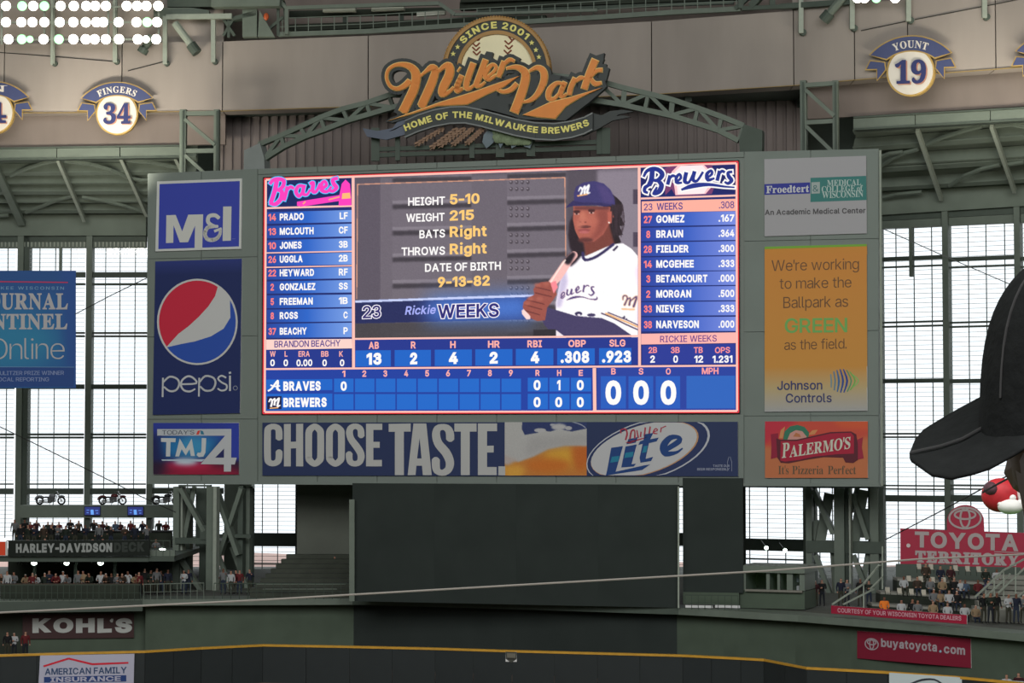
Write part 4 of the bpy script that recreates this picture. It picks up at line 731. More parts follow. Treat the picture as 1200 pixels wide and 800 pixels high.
# ---- everything shown on the screen
NAVY = (26, 40, 110); BLU = (38, 84, 180); BLU2 = (24, 100, 200); PK = (255, 196, 184); WH = (255, 252, 250); RD = (255, 60, 66); LBL = (255, 178, 168)
def scrcanvas(): return Canvas(BP, .19, .006)
c = scrcanvas()
def ring4(c, q, w, col, L):
    for a, b in zip(q, q[1:] + q[:1]): c.line(a, b, w, col, L)
OUT = [(308.2, 484.4), (865.6, 483), (864.8, 189.3), (309.8, 209.1)]
c.poly(OUT, NAVY, 0); ring4(c, OUT, 1.3, (235, 50, 60), 1)
IN = [(310.2, 482.6), (863.8, 481.3), (863, 191.2), (311.6, 210.6)]; ring4(c, IN, 2.4, PK, 2)
def V(x, y0, y1, w=2.6): c.line((x, y0), (x + .5, y1), w, PK, 3)
def Hh(x0, y0, x1, y1, w=2.2): c.line((x0, y0), (x1, y1), w, PK, 3)
V(413.8, 206, 431, 3.4); V(749, 194, 430, 3.2); V(696.5, 431, 482, 4)
Hh(311, 432.3, 864, 428.2); Hh(414, 397, 750, 393.5)
Hh(312, 243.8, 413, 241.2); Hh(751, 232.6, 863, 228.9)
c.build('screen_frame_lines', SB, LED)
# left lineup
c = scrcanvas()
rows = [(248.5, 246, 262.2, 260), (264.7, 262, 279, 276.8), (281.5, 279, 295.5, 293.6), (298, 295.7, 311.6, 309.8), (315, 312.6, 327.5, 326), (329.7, 328, 344, 342.5), (346, 345, 361, 359.6), (362.7, 361.4, 377.6, 376.4), (379.3, 378, 395.8, 394.8)]
names = [('14', 'PRADO', 'LF', 356), ('13', 'MCLOUTH', 'CF', 367.5), ('10', 'JONES', '3B', 353.5), ('26', 'UGGLA', '2B', 354.6), ('22', 'HEYWARD', 'RF', 368), ('2', 'GONZALEZ', 'SS', 369.5), ('5', 'FREEMAN', '1B', 366.5), ('8', 'ROSS', 'C', 349), ('37', 'BEACHY', 'P', 359.5)]
A_, B_, C_ = (34, 68, 158), (40, 100, 200), (120, 160, 232)
for (a, b, d, e), (n, nm, ps, xe) in zip(rows, names):
    m1 = lambda k: (a + (b - a) * k, d + (e - d) * k)
    for x0, x1, ka, kb, c0, c1 in ((312.6, 360, 0, .47, A_, B_), (360, 412.2, .47, 1, B_, C_)):
        c.poly([(x0, m1(ka)[1]), (x1, m1(kb)[1]), (x1, m1(kb)[0]), (x0, m1(ka)[0])], None, 2, [c0, c1, c1, c0])
    yb = d - 3.6; k = (e - d) / 100
    c.text(n, 314.5 if len(n) > 1 else 317, yb, 323.5 if len(n) > 1 else 321, yb + k * 9, 8, (255, 130, 124), 4, .03)
    c.text(nm, 327.8, yb + k * 12, xe, yb + k * 50, 8.2, WH, 4, .035)
    x1 = 407.5; x0 = x1 - (10.5 if len(ps) > 1 else 5); x0 = 398 if ps == 'LF' else x0
    c.text(ps, x0, yb + k * 84, x1, yb + k * 95, 8, WH, 4, .03)
for y in (296.3, 313.2): Hh(312, y, 412.5, y - 2, 1.4)
# Braves mark: script word over a tomahawk
MG, CY = (255, 62, 190), (70, 190, 250)
c.poly([(313, 242), (412.3, 239.3), (411.8, 208.4), (313, 212.5)], (16, 34, 96), 2)
def cr(pts, sc, ox, oy): return [(x * sc + ox, y * sc + oy, w * sc) for x, y, w in pts]
def wordstrokes(cv, S, sc, ox, oy, cols, L):
    for gi, (g, col) in enumerate(cols):
        for s_ in S: cv.stroke(s_, col, L + gi, g, sc, ox, oy)
BRV = [[(90, 165, 14), (112, 140, 16), (150, 135, 18), (178, 148, 18), (170, 185, 18), (140, 205, 14)], [(132, 148, 22), (120, 210, 22), (95, 285, 20)], [(140, 205, 14), (165, 215, 20), (160, 260, 22), (125, 295, 18), (88, 290, 10)],
       [(200, 185, 16), (188, 240, 16), (180, 270, 12)], [(200, 205, 10), (220, 185, 14), (240, 195, 12)],
       [(300, 180, 14), (272, 180, 14), (255, 215, 18), (275, 245, 14), (300, 215, 12)], [(308, 175, 16), (300, 225, 16), (325, 235, 10), (345, 205, 8)],
       [(345, 165, 10), (365, 160, 18), (362, 210, 18), (385, 215, 12), (410, 165, 12)],
       [(415, 200, 12), (450, 175, 14), (440, 150, 12), (420, 165, 16), (420, 205, 18), (455, 215, 12), (480, 185, 8)],
       [(520, 130, 14), (490, 140, 16), (500, 170, 20), (515, 190, 18), (490, 212, 14), (460, 205, 10)]]
BS, BX, BY = 1 / 5.455, 300, 185
wordstrokes(c, BRV, BS, BX, BY, ((3.4, CY), (1.3, MG)), 4)
c.poly([(x * BS + BX, y * BS + BY) for x, y in [(262, 280), (545, 235), (545, 260), (530, 275), (285, 312), (262, 305)]], MG, 4)
c.poly([(x * BS + BX, y * BS + BY) for x, y in [(528, 305), (532, 240), (548, 165), (572, 138), (600, 165), (608, 240), (610, 303)]], MG, 4)
c.poly([(x * BS + BX, y * BS + BY) for x, y in [(548, 262), (606, 258), (600, 222), (552, 226)]], (255, 190, 120), 5)
c.line((385, 234), (398, 230.5), 1.6, (255, 170, 120), 5); c.line((355, 239), (358, 236), 1.6, (255, 170, 120), 5)
# pitcher box
c.poly([(312, 409.7), (412.6, 408), (412.4, 397), (312, 397.8)], (255, 214, 204), 4)
c.text('BRANDON BEACHY', 321.5, 407, 399, 405.6, 7.6, (80, 60, 140), 5, .012)
c.poly([(312, 431.3), (411, 430.2), (411.5, 409), (312, 410.2)], (30, 52, 140), 3)
for t, x0, x1, xa, xb, v in (('W', 316.3, 323, 316.7, 322, '0'), ('L', 333.5, 337, 332.3, 337.5, '0'), ('ERA', 349.8, 363, 347.4, 366, '0.00'), ('BB', 376.3, 385, 377.8, 383, '0'), ('K', 397.5, 402, 398.3, 403.5, '0')):
    c.text(t, x0, 417.9, x1, 417.7, 6.6, LBL, 5, .02); c.text(v, xa, 429, xb, 428.7, 7.8, WH, 5, .03)
c.build('away_lineup_display', SB, LED)
# right lineup
c = scrcanvas(); R1 = 1 / 5.517; R2 = 1 / 4.705
rr = [(249.5, 247.3, 265.2, 263.2), (267, 264.8, 282.6, 281), (284.3, 282.4, 300, 298.8), (301.6, 300, 317.6, 316.5), (319, 317.4, 334.8, 333.7), (336.2, 335, 352.6, 351.6), (354, 353, 370, 369.2), (371.6, 371, 388.3, 387.6)]
nr = [('27', 'GOMEZ', '.167', 802), ('8', 'BRAUN', '.364', 800.5), ('28', 'FIELDER', '.300', 807), ('14', 'MCGEHEE', '.333', 813), ('3', 'BETANCOURT', '.000', 829), ('2', 'MORGAN', '.500', 810), ('33', 'NIEVES', '.333', 801.5), ('38', 'NARVESON', '.000', 819)]
c.poly([(752, 249), (862, 247), (862, 232.8), (752, 236)], (255, 178, 160), 3)
c.text('23', 754.5, 246.6, 764.5, 246.3, 8, (90, 66, 140), 5, .01); c.text('WEEKS', 769.5, 246.1, 800, 245.3, 8.2, (90, 66, 140), 5, .015); c.text('.308', 842.5, 244.2, 860.5, 243.7, 8, (90, 66, 140), 5, .01)
for (a, b, d, e), (n, nm, av, xe) in zip(rr, nr):
    m1 = lambda k: (a + (b - a) * k, d + (e - d) * k)
    for x0, x1, ka, kb, c0, c1 in ((751.5, 806, 0, .5, (40, 62, 156), (58, 96, 196)), (806, 862.3, .5, 1, (58, 96, 196), (122, 142, 226))):
        c.poly([(x0, m1(ka)[1]), (x1, m1(kb)[1]), (x1, m1(kb)[0]), (x0, m1(ka)[0])], None, 2, [c0, c1, c1, c0])
    yb = d - 3.8; k = (e - d) / 111
    c.text(n, 754.5 if len(n) > 1 else 757.3, yb, 764 if len(n) > 1 else 762, yb + k * 9, 8.4, (255, 132, 128), 4, .03)
    c.text(nm, 769, yb + k * 16, xe, yb + k * 50, 8.8, WH, 4, .035); c.text(av, 842, yb + k * 90, 860.5, yb + k * 108, 8.4, WH, 4, .03)
c.poly([(752, 229.5), (862, 226), (862, 193.5), (752, 197)], (22, 30, 100), 2)
c.poly([(x * R1 + 700, y * R1 + 185) for x, y in [(440, 240), (480, 200), (505, 245), (580, 245), (740, 232), (770, 150), (740, 45), (600, 45), (470, 55), (430, 70)]], (120, 60, 110), 3)
c.poly([(x * R1 + 700, y * R1 + 185) for x, y in [(505, 240), (700, 232), (745, 180), (735, 90), (690, 45), (520, 50), (480, 90), (500, 200)]], (255, 200, 205), 3.4)
c.poly([(x * R1 + 700, y * R1 + 185) for x, y in [(520, 235), (690, 230), (720, 180), (715, 90), (680, 48), (540, 52), (500, 90), (515, 190)]], (255, 238, 240), 3.7)
BRW = [[(300, 120, 10), (320, 85, 16), (360, 70, 22), (400, 80, 24), (420, 110, 26), (390, 145, 20), (350, 140, 10)], [(355, 85, 26), (350, 140, 28), (335, 175, 26)], [(390, 145, 16), (415, 175, 26), (400, 215, 28), (365, 230, 16), (385, 190, 8)], [(335, 175, 14), (310, 190, 18), (305, 215, 16), (325, 225, 10)],
       [(470, 115, 18), (455, 170, 18)], [(465, 135, 10), (485, 115, 14), (505, 120, 10)], [(505, 160, 8), (540, 130, 12), (530, 105, 12), (510, 130, 16), (515, 160, 14), (545, 160, 8)],
       [(575, 95, 20), (565, 150, 20), (592, 158, 12), (615, 110, 8)], [(628, 88, 20), (618, 140, 18), (645, 148, 12), (682, 92, 10)],
       [(700, 135, 8), (740, 105, 12), (735, 82, 12), (708, 105, 18), (715, 142, 18), (755, 132, 8)], [(790, 85, 18), (775, 145, 18)], [(785, 105, 10), (805, 85, 14), (822, 92, 12)], [(870, 90, 12), (845, 95, 14), (850, 120, 20), (868, 145, 20), (845, 165, 14), (825, 155, 8)],
       [(545, 205, 8), (620, 180, 26), (720, 172, 16), (820, 185, 8), (885, 190, 4)]]
wordstrokes(c, BRW, R1, 700, 185, ((4.4, WH), (1.0, (34, 50, 140))), 6)
c.poly([(751.3, 403.5), (863, 401.7), (863, 389.3), (751.3, 391)], (255, 184, 176), 4)
c.text('RICKIE WEEKS', 773.5, 401, 840, 400, 7.6, (120, 70, 140), 5, .012)
c.poly([(752.4, 427), (862, 426), (862, 402.5), (752.4, 404.6)], (40, 56, 150), 3)
for t, x0, x1, xa, xb, v in (('2B', 760, 770, 762, 767.5, '2'), ('3B', 786, 796.5, 789, 794.5, '0'), ('TB', 813, 823.5, 813.7, 824, '12'), ('OPS', 837.8, 855.5, 835, 858.3, '1.231')):
    c.text(t, x0, 413.7, x1, 413.3, 7, (255, 150, 150), 5, .02); c.text(v, xa, 425, xb, 424.7, 8.4, WH, 5, .03)
c.build('home_lineup_display', SB, LED)
# batter's figures and line score
c = scrcanvas()
c.poly([(414, 430.5), (748, 427), (748, 395), (414, 397.8)], (32, 52, 142), 2)
for x0, x1, lb, la, lz, vv, va, vz in ((416.5, 458, 'AB', 432, 444, '13', 429.5, 447), (462.5, 505, 'R', 481.5, 487.3, '2', 480.5, 489), (509.5, 553, 'H', 527.5, 534, '4', 526, 536.5), (557, 600.5, 'HR', 571.8, 585.8, '2', 573.7, 583.3),
                                       (604.5, 648.5, 'RBI', 618, 635, '4', 622, 632), (653, 697, 'OBP', 666, 686.5, '.308', 657, 690.5), (702, 740, 'SLG', 714, 733, '.923', 705.5, 739.5)):
    k = -.01; y0 = 429.5 - (x0 - 416) * .009; y1 = 410.5 - (x0 - 416) * .0095
    c.poly([(x0, y0), (x1, y0 - .3), (x1, y1 - .3), (x0, y1)], BLU2, 3)
    c.text(lb, la, y1 - 1.8, lz, y1 - 1.9, 8.3, LBL, 5, .03); c.text(vv, va, y0 - 2.2, vz, y0 - 2.4, 13.8, WH, 5, .045)
c.poly([(311.5, 481.5), (694.5, 481), (694.5, 431.3), (311.5, 433.3)], (28, 62, 160), 2)
c.poly([(312, 457), (389.5, 457), (389.5, 444), (312, 444.6)], BLU2, 3); c.poly([(312, 480.5), (389.5, 480), (389.5, 461), (312, 461.3)], BLU2, 3)
for i in range(9):
    x = 391.5 + i * 24.9 * .985
    for a, b in ((443.5, 459.3), (461.6, 479.7)): c.poly([(x, b), (x + 22.8, b), (x + 22.8, a), (x, a)], (28, 104, 202), 3)
    c.text(str(i + 1), x + 8.6 + (1 if i == 0 else 0), 441.5 - i * .12, x + 13.2, 441.4 - i * .12, 7.4, LBL, 5, .03)
for i, (t, a, b) in enumerate((('R', '0', '0'), ('H', '1', '0'), ('E', '0', '0'))):
    x = 618.5 + i * 25.3
    for a2, b2 in ((442.5, 458.5), (461.3, 479.3)): c.poly([(x, b2), (x + 23.6, b2), (x + 23.6, a2), (x, a2)], (28, 104, 202), 3)
    c.text(t, x + 9, 440.3, x + 14, 440.2, 7, LBL, 5, .03)
    x0, x1 = (x + 9, x + 13) if a == '1' else (x + 6.8, x + 15)
    c.text(a, x0, 457, x1, 457, 11.8, WH, 5, .04); c.text(b, x + 6.8, 477, x + 15, 477, 11.8, WH, 5, .04)
c.text('0', 399.2, 457.6, 406.3, 457.6, 10.8, WH, 5, .04)
c.text('BRAVES', 332, 457.8, 375.8, 457.4, 11, WH, 5, .045); c.text('BREWERS', 332, 477, 382.8, 476.6, 11, WH, 5, .045)
c.poly([(313, 479.5), (330, 479.3), (330, 464), (313, 464.3)], (20, 24, 70), 4)
for s_ in ([(315, 471, 1.4), (317, 467.5, 2), (319, 470, 2), (317.5, 476.5, 2.4)], [(318, 471, 1.6), (322, 467, 1.8), (321.5, 475, 2.4)], [(322, 471, 1.6), (327, 466.5, 2), (325, 475.5, 2.4), (328.5, 474.5, 1.2)], [(316, 478.3, 1), (326, 477.5, 1.2)]): c.stroke(s_, WH if s_[0][1] < 477 else (255, 190, 120), 6)
for s_ in ([(314, 458, 1.6), (318.5, 455, 2), (325.5, 446, 2.2), (325, 455, 2.6), (328.5, 457.5, 1.6)], [(317, 451, 1.4), (322, 452.6, 1.5), (328, 452, 1.3)]): c.stroke(s_, WH, 6, .2)
c.poly([(699.5, 480.5), (862.5, 480.3), (862.5, 429.3), (699.5, 430)], (38, 64, 158), 2)
for x0, x1, t, ta, tb in ((704, 733.5, 'B', 716.2, 721.6), (736.5, 765.5, 'S', 748.3, 754), (768.5, 797, 'O', 780.3, 786)):
    c.poly([(x0, 478.6), (x1, 478.5), (x1, 440.5), (x0, 440.7)], (36, 92, 190), 3)
    c.text(t, ta, 438.7, tb, 438.6, 7.4, (255, 168, 164), 5, .025); c.text('0', x0 + 5.5, 474, x0 + 24, 474, 28.2, WH, 5, .04)
c.poly([(804.5, 478.5), (861.5, 478.3), (861.5, 440), (804.5, 440.3)], (44, 100, 190), 3); c.text('MPH', 822.5, 438.3, 842, 438.2, 7.6, (255, 160, 156), 5, .025)
c.build('line_score_display', SB, LED)
# picture of the batter in front of a locker wall
P = Paint(416, 193, 747.5, 396.5, 1.25, (104, 96, 106))
P.poly([(416, 190), (446, 190), (446, 400), (416, 400)], (84, 76, 88)).poly([(446, 190), (460, 190), (460, 400), (446, 400)], (100, 92, 102), 1)
for xa, xb in ((460, 553), (594, 664)):
    for k in range(7):
        y = 204 + k * 31 - (xa - 460) * .035
        P.poly([(xa, y), (xb, y - 2), (xb, y + 2.5), (xa, y + 4.5)], (122, 114, 124), .4).poly([(xa, y + 4.5), (xb, y + 2.5), (xb, y + 8), (xa, y + 10)], (58, 52, 60), 1)
        P.poly([(xa, y + 12), (xb, y + 10), (xb, y + 26), (xa, y + 28)], (104, 96, 106), 1)
        if xa == 594:
            for r in range(2):
                for q in range(4): P.ell(599 + q * 6.5, y + 14 + r * 8, 2, 2.4, (66, 58, 66), .4).ell(598.5 + q * 6.5, y + 13.4 + r * 8, 1, 1, (140, 130, 140), .3)
P.poly([(553, 190), (594, 190), (594, 400), (553, 400)], (98, 90, 100), .5).poly([(664, 190), (702, 190), (702, 270), (664, 270)], (78, 70, 80), 2)
P.poly([(700, 190), (750, 190), (750, 400), (700, 400)], (128, 118, 130), 2)
for y in (222, 272): P.poly([(742, y), (750, y), (750, y + 17), (742, y + 17)], (70, 60, 76), .5)
P.poly([(416, 190), (750, 190), (750, 199), (416, 209)], (70, 64, 74), 2, .5)
P.poly([(416, 378), (606, 376), (660, 378), (660, 400), (416, 400)], (58, 54, 58), 1, .85)
for q in ([(419, 216), (418, 350)], [(419, 216), (662, 208)], [(662, 208), (663, 300)]): P.stroke([(q[0][0], q[0][1], 1), (q[1][0], q[1][1], 1)], (232, 160, 126), 0, .9)
# name bar
P.poly([(416, 352), (625, 345), (625, 374), (416, 379)], (28, 34, 82)).poly([(500, 350), (625, 345), (625, 374), (500, 376)], (70, 120, 210), 12)
P.poly([(416, 352), (560, 347), (625, 345), (625, 347.5), (416, 354.5)], (190, 200, 240), .3)
h = lambda L_: [(600 + x / 4, 200 + y / 4) for x, y in L_]
# hair behind, neck
P.poly(h([(445, 90), (490, 125), (515, 150), (520, 185), (510, 215), (528, 255), (505, 260), (520, 300), (500, 305), (512, 335), (470, 350), (430, 340), (420, 200)]), (34, 24, 30), .7)
P.poly(h([(290, 200), (270, 240), (262, 300), (270, 360), (300, 410), (345, 390), (345, 300)]), (36, 24, 32), 1)
P.poly(h([(330, 310), (345, 400), (400, 400), (480, 345), (455, 250), (380, 260)]), (112, 56, 48), 1)
# jersey
P.poly(h([(345, 400), (470, 345), (520, 340), (560, 365), (590, 400), (600, 520), (600, 790), (210, 790), (205, 620), (225, 520), (245, 460), (280, 420), (310, 400)]), (252, 244, 250), .5)
P.poly(h([(600, 400), (600, 760), (585, 720), (592, 560), (580, 470)]), (232, 205, 225), 3)
P.poly(h([(225, 500), (250, 440), (262, 520), (230, 640), (205, 640)]), (196, 186, 214), 2)
P.poly(h([(262, 395), (290, 385), (330, 395), (300, 430), (275, 450), (258, 430)]), (30, 22, 34), 1)
# collar
P.stroke([(600 + x / 4, 200 + y / 4, 3.4) for x, y in [(332, 385), (342, 418), (400, 400), (475, 345)]], (48, 40, 84), .3)
P.poly(h([(470, 372), (492, 350), (500, 355), (478, 378)]), (46, 38, 70), .3)
# face
P.poly(h([(288, 165), (286, 230), (296, 280), (316, 322), (340, 338), (385, 332), (428, 298), (455, 250), (462, 170)]), (166, 88, 74), .5)
P.poly(h([(395, 180), (455, 175), (455, 245), (425, 292), (385, 327), (365, 322), (400, 270)]), (134, 66, 58), 3)
P.poly(h([(292, 168), (455, 168), (455, 182), (292, 184)]), (88, 44, 46), 1.2, .8)
P.poly(h([(448, 195), (470, 188), (476, 215), (465, 245), (450, 250)]), (172, 86, 72), .5); P.ell(*h([(455, 243)])[0], 1, 1, (250, 230, 220), 0)
P.ell(*h([(335, 225)])[0], 5, 8, (176, 98, 80), 1.5).ell(*h([(330, 238)])[0], 6.5, 3.4, (168, 88, 76), .8).ell(*h([(320, 240)])[0], 1.3, .9, (80, 34, 34), .3).ell(*h([(344, 241)])[0], 1.5, .9, (80, 34, 34), .3)
for ex, ey in ((304, 202), (373, 197)):
    P.ell(*h([(ex, ey - 12)])[0], 4.5, 1.3, (64, 32, 34), .4); P.ell(*h([(ex, ey)])[0], 3, 1.1, (206, 160, 150), .3); P.ell(*h([(ex - 1, ey)])[0], 1.3, 1.2, (40, 20, 26), .2); P.ell(*h([(ex, ey - 6)])[0], 4, .8, (70, 34, 36), .3)
P.ell(*h([(340, 262)])[0], 8, 1.7, (92, 46, 46), .6).ell(*h([(338, 278)])[0], 7.5, 1.9, (146, 70, 70), .5).ell(*h([(338, 288)])[0], 6, 1.6, (176, 94, 92), .6).ell(*h([(345, 325)])[0], 9, 3, (92, 46, 44), 1.4)
P.ell(*h([(312, 250)])[0], 3, 5, (176, 100, 84), 2)
P.ell(*h([(330, 225)])[0], 3, 9, (196, 116, 96), 2, .6).ell(*h([(372, 235)])[0], 9, 6, (186, 104, 86), 3, .5).ell(*h([(318, 255)])[0], 3, 4, (186, 108, 90), 2, .5)
# cap
P.poly(h([(290, 105), (300, 75), (335, 55), (385, 48), (430, 60), (462, 90), (480, 130), (484, 165), (400, 160), (290, 165)]), (56, 50, 102), .4)
P.poly(h([(285, 140), (330, 148), (420, 150), (485, 160), (440, 168), (380, 160), (300, 162), (250, 174), (262, 162)]), (44, 38, 84), .4)
P.poly(h([(395, 60), (440, 75), (475, 120), (480, 155), (430, 150)]), (70, 58, 110), 2)
for s_ in ([(312, 95, 3), (322, 78, 5), (330, 92, 6), (322, 112, 6)], [(328, 95, 4), (342, 72, 5), (340, 108, 7)], [(340, 92, 4), (360, 68, 6), (352, 104, 7), (366, 102, 3)]):
    P.stroke([(600 + x / 4, 200 + y / 4, w / 2.6) for x, y, w in s_], (250, 246, 250))
P.stroke([(677, 229.5, 1.6), (688, 227.5, 1.6)], (230, 170, 110))
# dreadlock strands
for k in range(9):
    x = 470 + k * 6; P.stroke([(600 + x / 4, 200 + 160 / 4, 1.5), (600 + (x + 8 * math.sin(k)) / 4, 200 + 240 / 4, 1.4), (600 + (x + 6 - k) / 4, 200 + (300 + 12 * math.sin(k * 2.1)) / 4, 1)], (52, 38, 46), .3, .8)
# bat
P.stroke([(600 + x / 4, 200 + y / 4, w / 4) for x, y, w in [(290, 395, 36), (262, 425, 40), (215, 495, 42), (185, 530, 36)]], (238, 182, 176), .4)
P.stroke([(600 + x / 4, 200 + y / 4, w / 4) for x, y, w in [(285, 392, 24), (262, 422, 36)]], (28, 20, 30), .8)
P.stroke([(600 + x / 4, 200 + y / 4, 1.4) for x, y in [(180, 525), (215, 470), (250, 418)]], (255, 224, 214), .4)
# sleeve and forearm (dark undershirt), stripes
P.poly(h([(165, 640), (200, 650), (300, 680), (420, 690), (480, 715), (560, 770), (560, 792), (210, 790), (150, 720), (140, 690)]), (62, 54, 92), .5)
P.poly(h([(205, 745), (265, 790), (205, 790)]), (230, 220, 225), .3); P.poly(h([(100, 745), (205, 742), (205, 792), (100, 792)]), (40, 36, 42), .5)
P.stroke([(600 + x / 4, 200 + y / 4, 2.4) for x, y in [(412, 674), (450, 690), (520, 730), (588, 762)]], (252, 246, 250)).stroke([(600 + x / 4, 200 + y / 4, 1.6) for x, y in [(420, 668), (470, 688), (530, 718), (590, 745)]], (70, 50, 80)).stroke([(600 + x / 4, 200 + y / 4, 2) for x, y in [(440, 668), (490, 690), (540, 710), (590, 732)]], (232, 176, 120)).stroke([(600 + x / 4, 200 + y / 4, 1.3) for x, y in [(450, 664), (500, 684), (550, 704), (592, 724)]], (70, 50, 80))
P.ell(*h([(312, 670)])[0], 4.5, 2.6, (52, 44, 82), .3).ell(*h([(314, 676)])[0], 1.8, 1.2, (240, 230, 240), .2).ell(*h([(372, 676)])[0], 5, 2, (58, 50, 88), .4)
# hands
P.poly(h([(110, 540), (135, 522), (175, 520), (200, 540), (210, 580), (190, 610), (165, 640), (155, 700), (120, 705), (85, 690), (60, 660), (50, 640), (55, 615), (85, 590), (105, 580), (100, 555)]), (146, 74, 64), .5)
for x0, y0, x1, y1 in ((112, 545, 180, 562), (110, 572, 185, 590), (70, 605, 150, 625), (60, 628, 140, 650), (60, 655, 130, 675)): P.stroke([(600 + x0 / 4, 200 + y0 / 4, 1.5), (600 + x1 / 4, 200 + y1 / 4, 1.2)], (84, 36, 38), .7, .7)
for x, y in ((120, 536), (160, 530), (85, 600), (70, 622), (130, 600)): P.ell(*h([(x, y)])[0], 4, 2.4, (168, 92, 78), 1.4, .8)
P.poly(h([(180, 525), (205, 515), (215, 545), (195, 575)]), (238, 130, 140), .7)
P.poly(h([(45, 655), (55, 648), (85, 680), (85, 695), (68, 697), (48, 672)]), (250, 205, 200), .4)
# chest script and shoulder mark (crop coordinates of a tighter view)
g = lambda L_, k=1: [(640 + x / 10, 330 + y / 10, w_ / 10) for x, y, w_ in L_]
WRD = [[(170, 190, 12), (215, 150, 14), (205, 120, 12), (180, 150, 18), (185, 195, 14), (220, 170, 10)], [(250, 95, 18), (245, 150, 18), (275, 150, 10), (300, 90, 18), (295, 145, 16), (325, 130, 8)],
       [(345, 120, 10), (385, 80, 14), (375, 55, 12), (350, 90, 20), (360, 130, 16), (410, 105, 10)], [(445, 45, 18), (435, 115, 20)], [(445, 70, 10), (480, 42, 14), (500, 52, 12)], [(560, 60, 12), (530, 65, 16), (540, 100, 20), (560, 130, 20), (530, 160, 16), (500, 145, 8)], [(240, 215, 6), (320, 185, 26), (420, 178, 12), (520, 205, 8), (590, 205, 18), (595, 180, 10)]]
for s_ in WRD: P.stroke([(x, y, w_ + .9) for x, y, w_ in g(s_)], (244, 214, 214), .2)
for s_ in WRD: P.stroke(g(s_), (74, 56, 112))
for s_ in ([(900, 210, 14), (905, 170, 20), (940, 165, 18), (950, 200, 20), (920, 270, 26)], [(940, 220, 16), (985, 190, 18), (975, 270, 28)], [(985, 230, 16), (1060, 175, 24), (1025, 290, 30)], [(890, 320, 12), (1030, 325, 14)]):
    P.stroke([(x, y, w_ + 1) for x, y, w_ in g(s_)], (236, 190, 150), .2)
for s_ in ([(900, 210, 10), (905, 170, 14), (940, 165, 12), (950, 200, 14), (920, 270, 20)], [(940, 220, 12), (985, 190, 14), (975, 270, 22)], [(985, 230, 12), (1060, 175, 18), (1025, 290, 24)]): P.stroke(g(s_), (84, 64, 110))
P.poly([(729, 372), (732, 369.5), (733, 372), (731, 374)], (70, 60, 90)).poly([(732, 374), (735, 372.5), (735.5, 375)], (70, 60, 90))
P.img = np.clip(P.img * 1.04 + 6, 0, 255); P.grain(2.2)
c = Canvas(BP, .19 + .006, .006); c.grid(P, 0, clip=lambda x, y: y > 207.6 - (x - 416) * .0338)
for t, x0, x1, yb, v, a, b in (('HEIGHT', 478.3, 521.5, 240.5, '5-10', 527, 562), ('WEIGHT', 476, 521, 259.6, '215', 527, 555.5), ('BATS', 491.5, 521.5, 278.8, 'Right', 527, 570.5), ('THROWS', 470.5, 521.5, 299, 'Right', 527, 570.5)):
    c.text(t, x0, yb + .5, x1, yb - .8, 9.6, WH, 3, .02); c.text(v, a, yb - 1, b, yb - 2.2, 12 if v != 'Right' else 12.5, (255, 206, 120), 3, .03)
c.text('DATE OF BIRTH', 498, 318.5, 587, 316, 9.6, WH, 3, .02); c.text('9-13-82', 513, 336.5, 574, 334.5, 12, (255, 206, 120), 3, .035)
c.text('23', 425, 373, 446, 372.2, 14.4, (250, 246, 255), 2, .012, grow=.035); c.text('23', 425, 373, 446, 372.2, 14.4, (48, 40, 110), 3, .012)
c.text('Rickie', 474.5, 368.8, 510, 367.5, 10, (168, 176, 250), 3, .02, shear=.18)
c.text('WEEKS', 513, 373, 584.6, 371, 15.8, (255, 250, 255), 2, .022, grow=.035); c.text('WEEKS', 513, 373, 584.6, 371, 15.8, (44, 40, 120), 3, .022)
c.build('player_picture_display', SB, LED)
# ================================================================== advertising panels on the scoreboard
def ad(name, q, label, cat='sign', pl=BP, off=0, th=.14, group=None, frame_m=None):
    """sign thing with a panel and a printed face; q = corners bottom-left, bottom-right, top-right, top-left"""
    e = empty(name, pl.pt((q[0][0] + q[1][0]) / 2, (q[0][1] + q[1][1]) / 2, off), label, cat, group)
    q_prism(pl, q, off + th, th - .004, 'panel', frame_m or white, e)
    return e, Canvas(pl, off + th + .012, .008)
GR = (196, 196, 194)
# -- blue bank panel
q = [(182, 294.5), (282.5, 291.5), (283.5, 209), (184, 212.5)]
e, c = ad('advertising_sign', q, 'square blue panel with large pale letters and an ampersand, topmost in the left column')
c.poly(q, (206, 208, 206), 0); c.poly([(185.5, 291.8), (280, 288.6), (281, 212), (187, 215.6)], (62, 74, 176), 1)
k = lambda L_: [(160 + x * .17505, 180 + y * .175) for x, y in L_]
PW = (206, 206, 202)
for P_ in ([(200, 412), (262, 410), (306, 520), (346, 408), (446, 406), (440, 640), (388, 642), (392, 482), (345, 592), (290, 594), (248, 478), (246, 596), (197, 598)], [(580, 354), (636, 353), (632, 582), (576, 584)]): c.poly(k(P_), PW, 2)
c.stroke([(553, 432, 26), (525, 412, 26), (485, 420, 26), (480, 460, 26), (520, 485, 22), (545, 486, 20)], PW, 2, 0, .175, 160, 180)
c.stroke([(520, 487, 22), (475, 495, 26), (458, 540, 26), (480, 575, 26), (530, 572, 26), (558, 540, 22), (563, 500, 18)], PW, 3, 0, .175, 160, 180)
c.stroke([(570, 500, 16), (520, 520, 18)], PW, 2, 0, .175, 160, 180)
c.stroke([(640, 570, 3), (662, 570, 3)], (120, 126, 190), 2, 0, .175, 160, 180); c.build('printed_face', e)
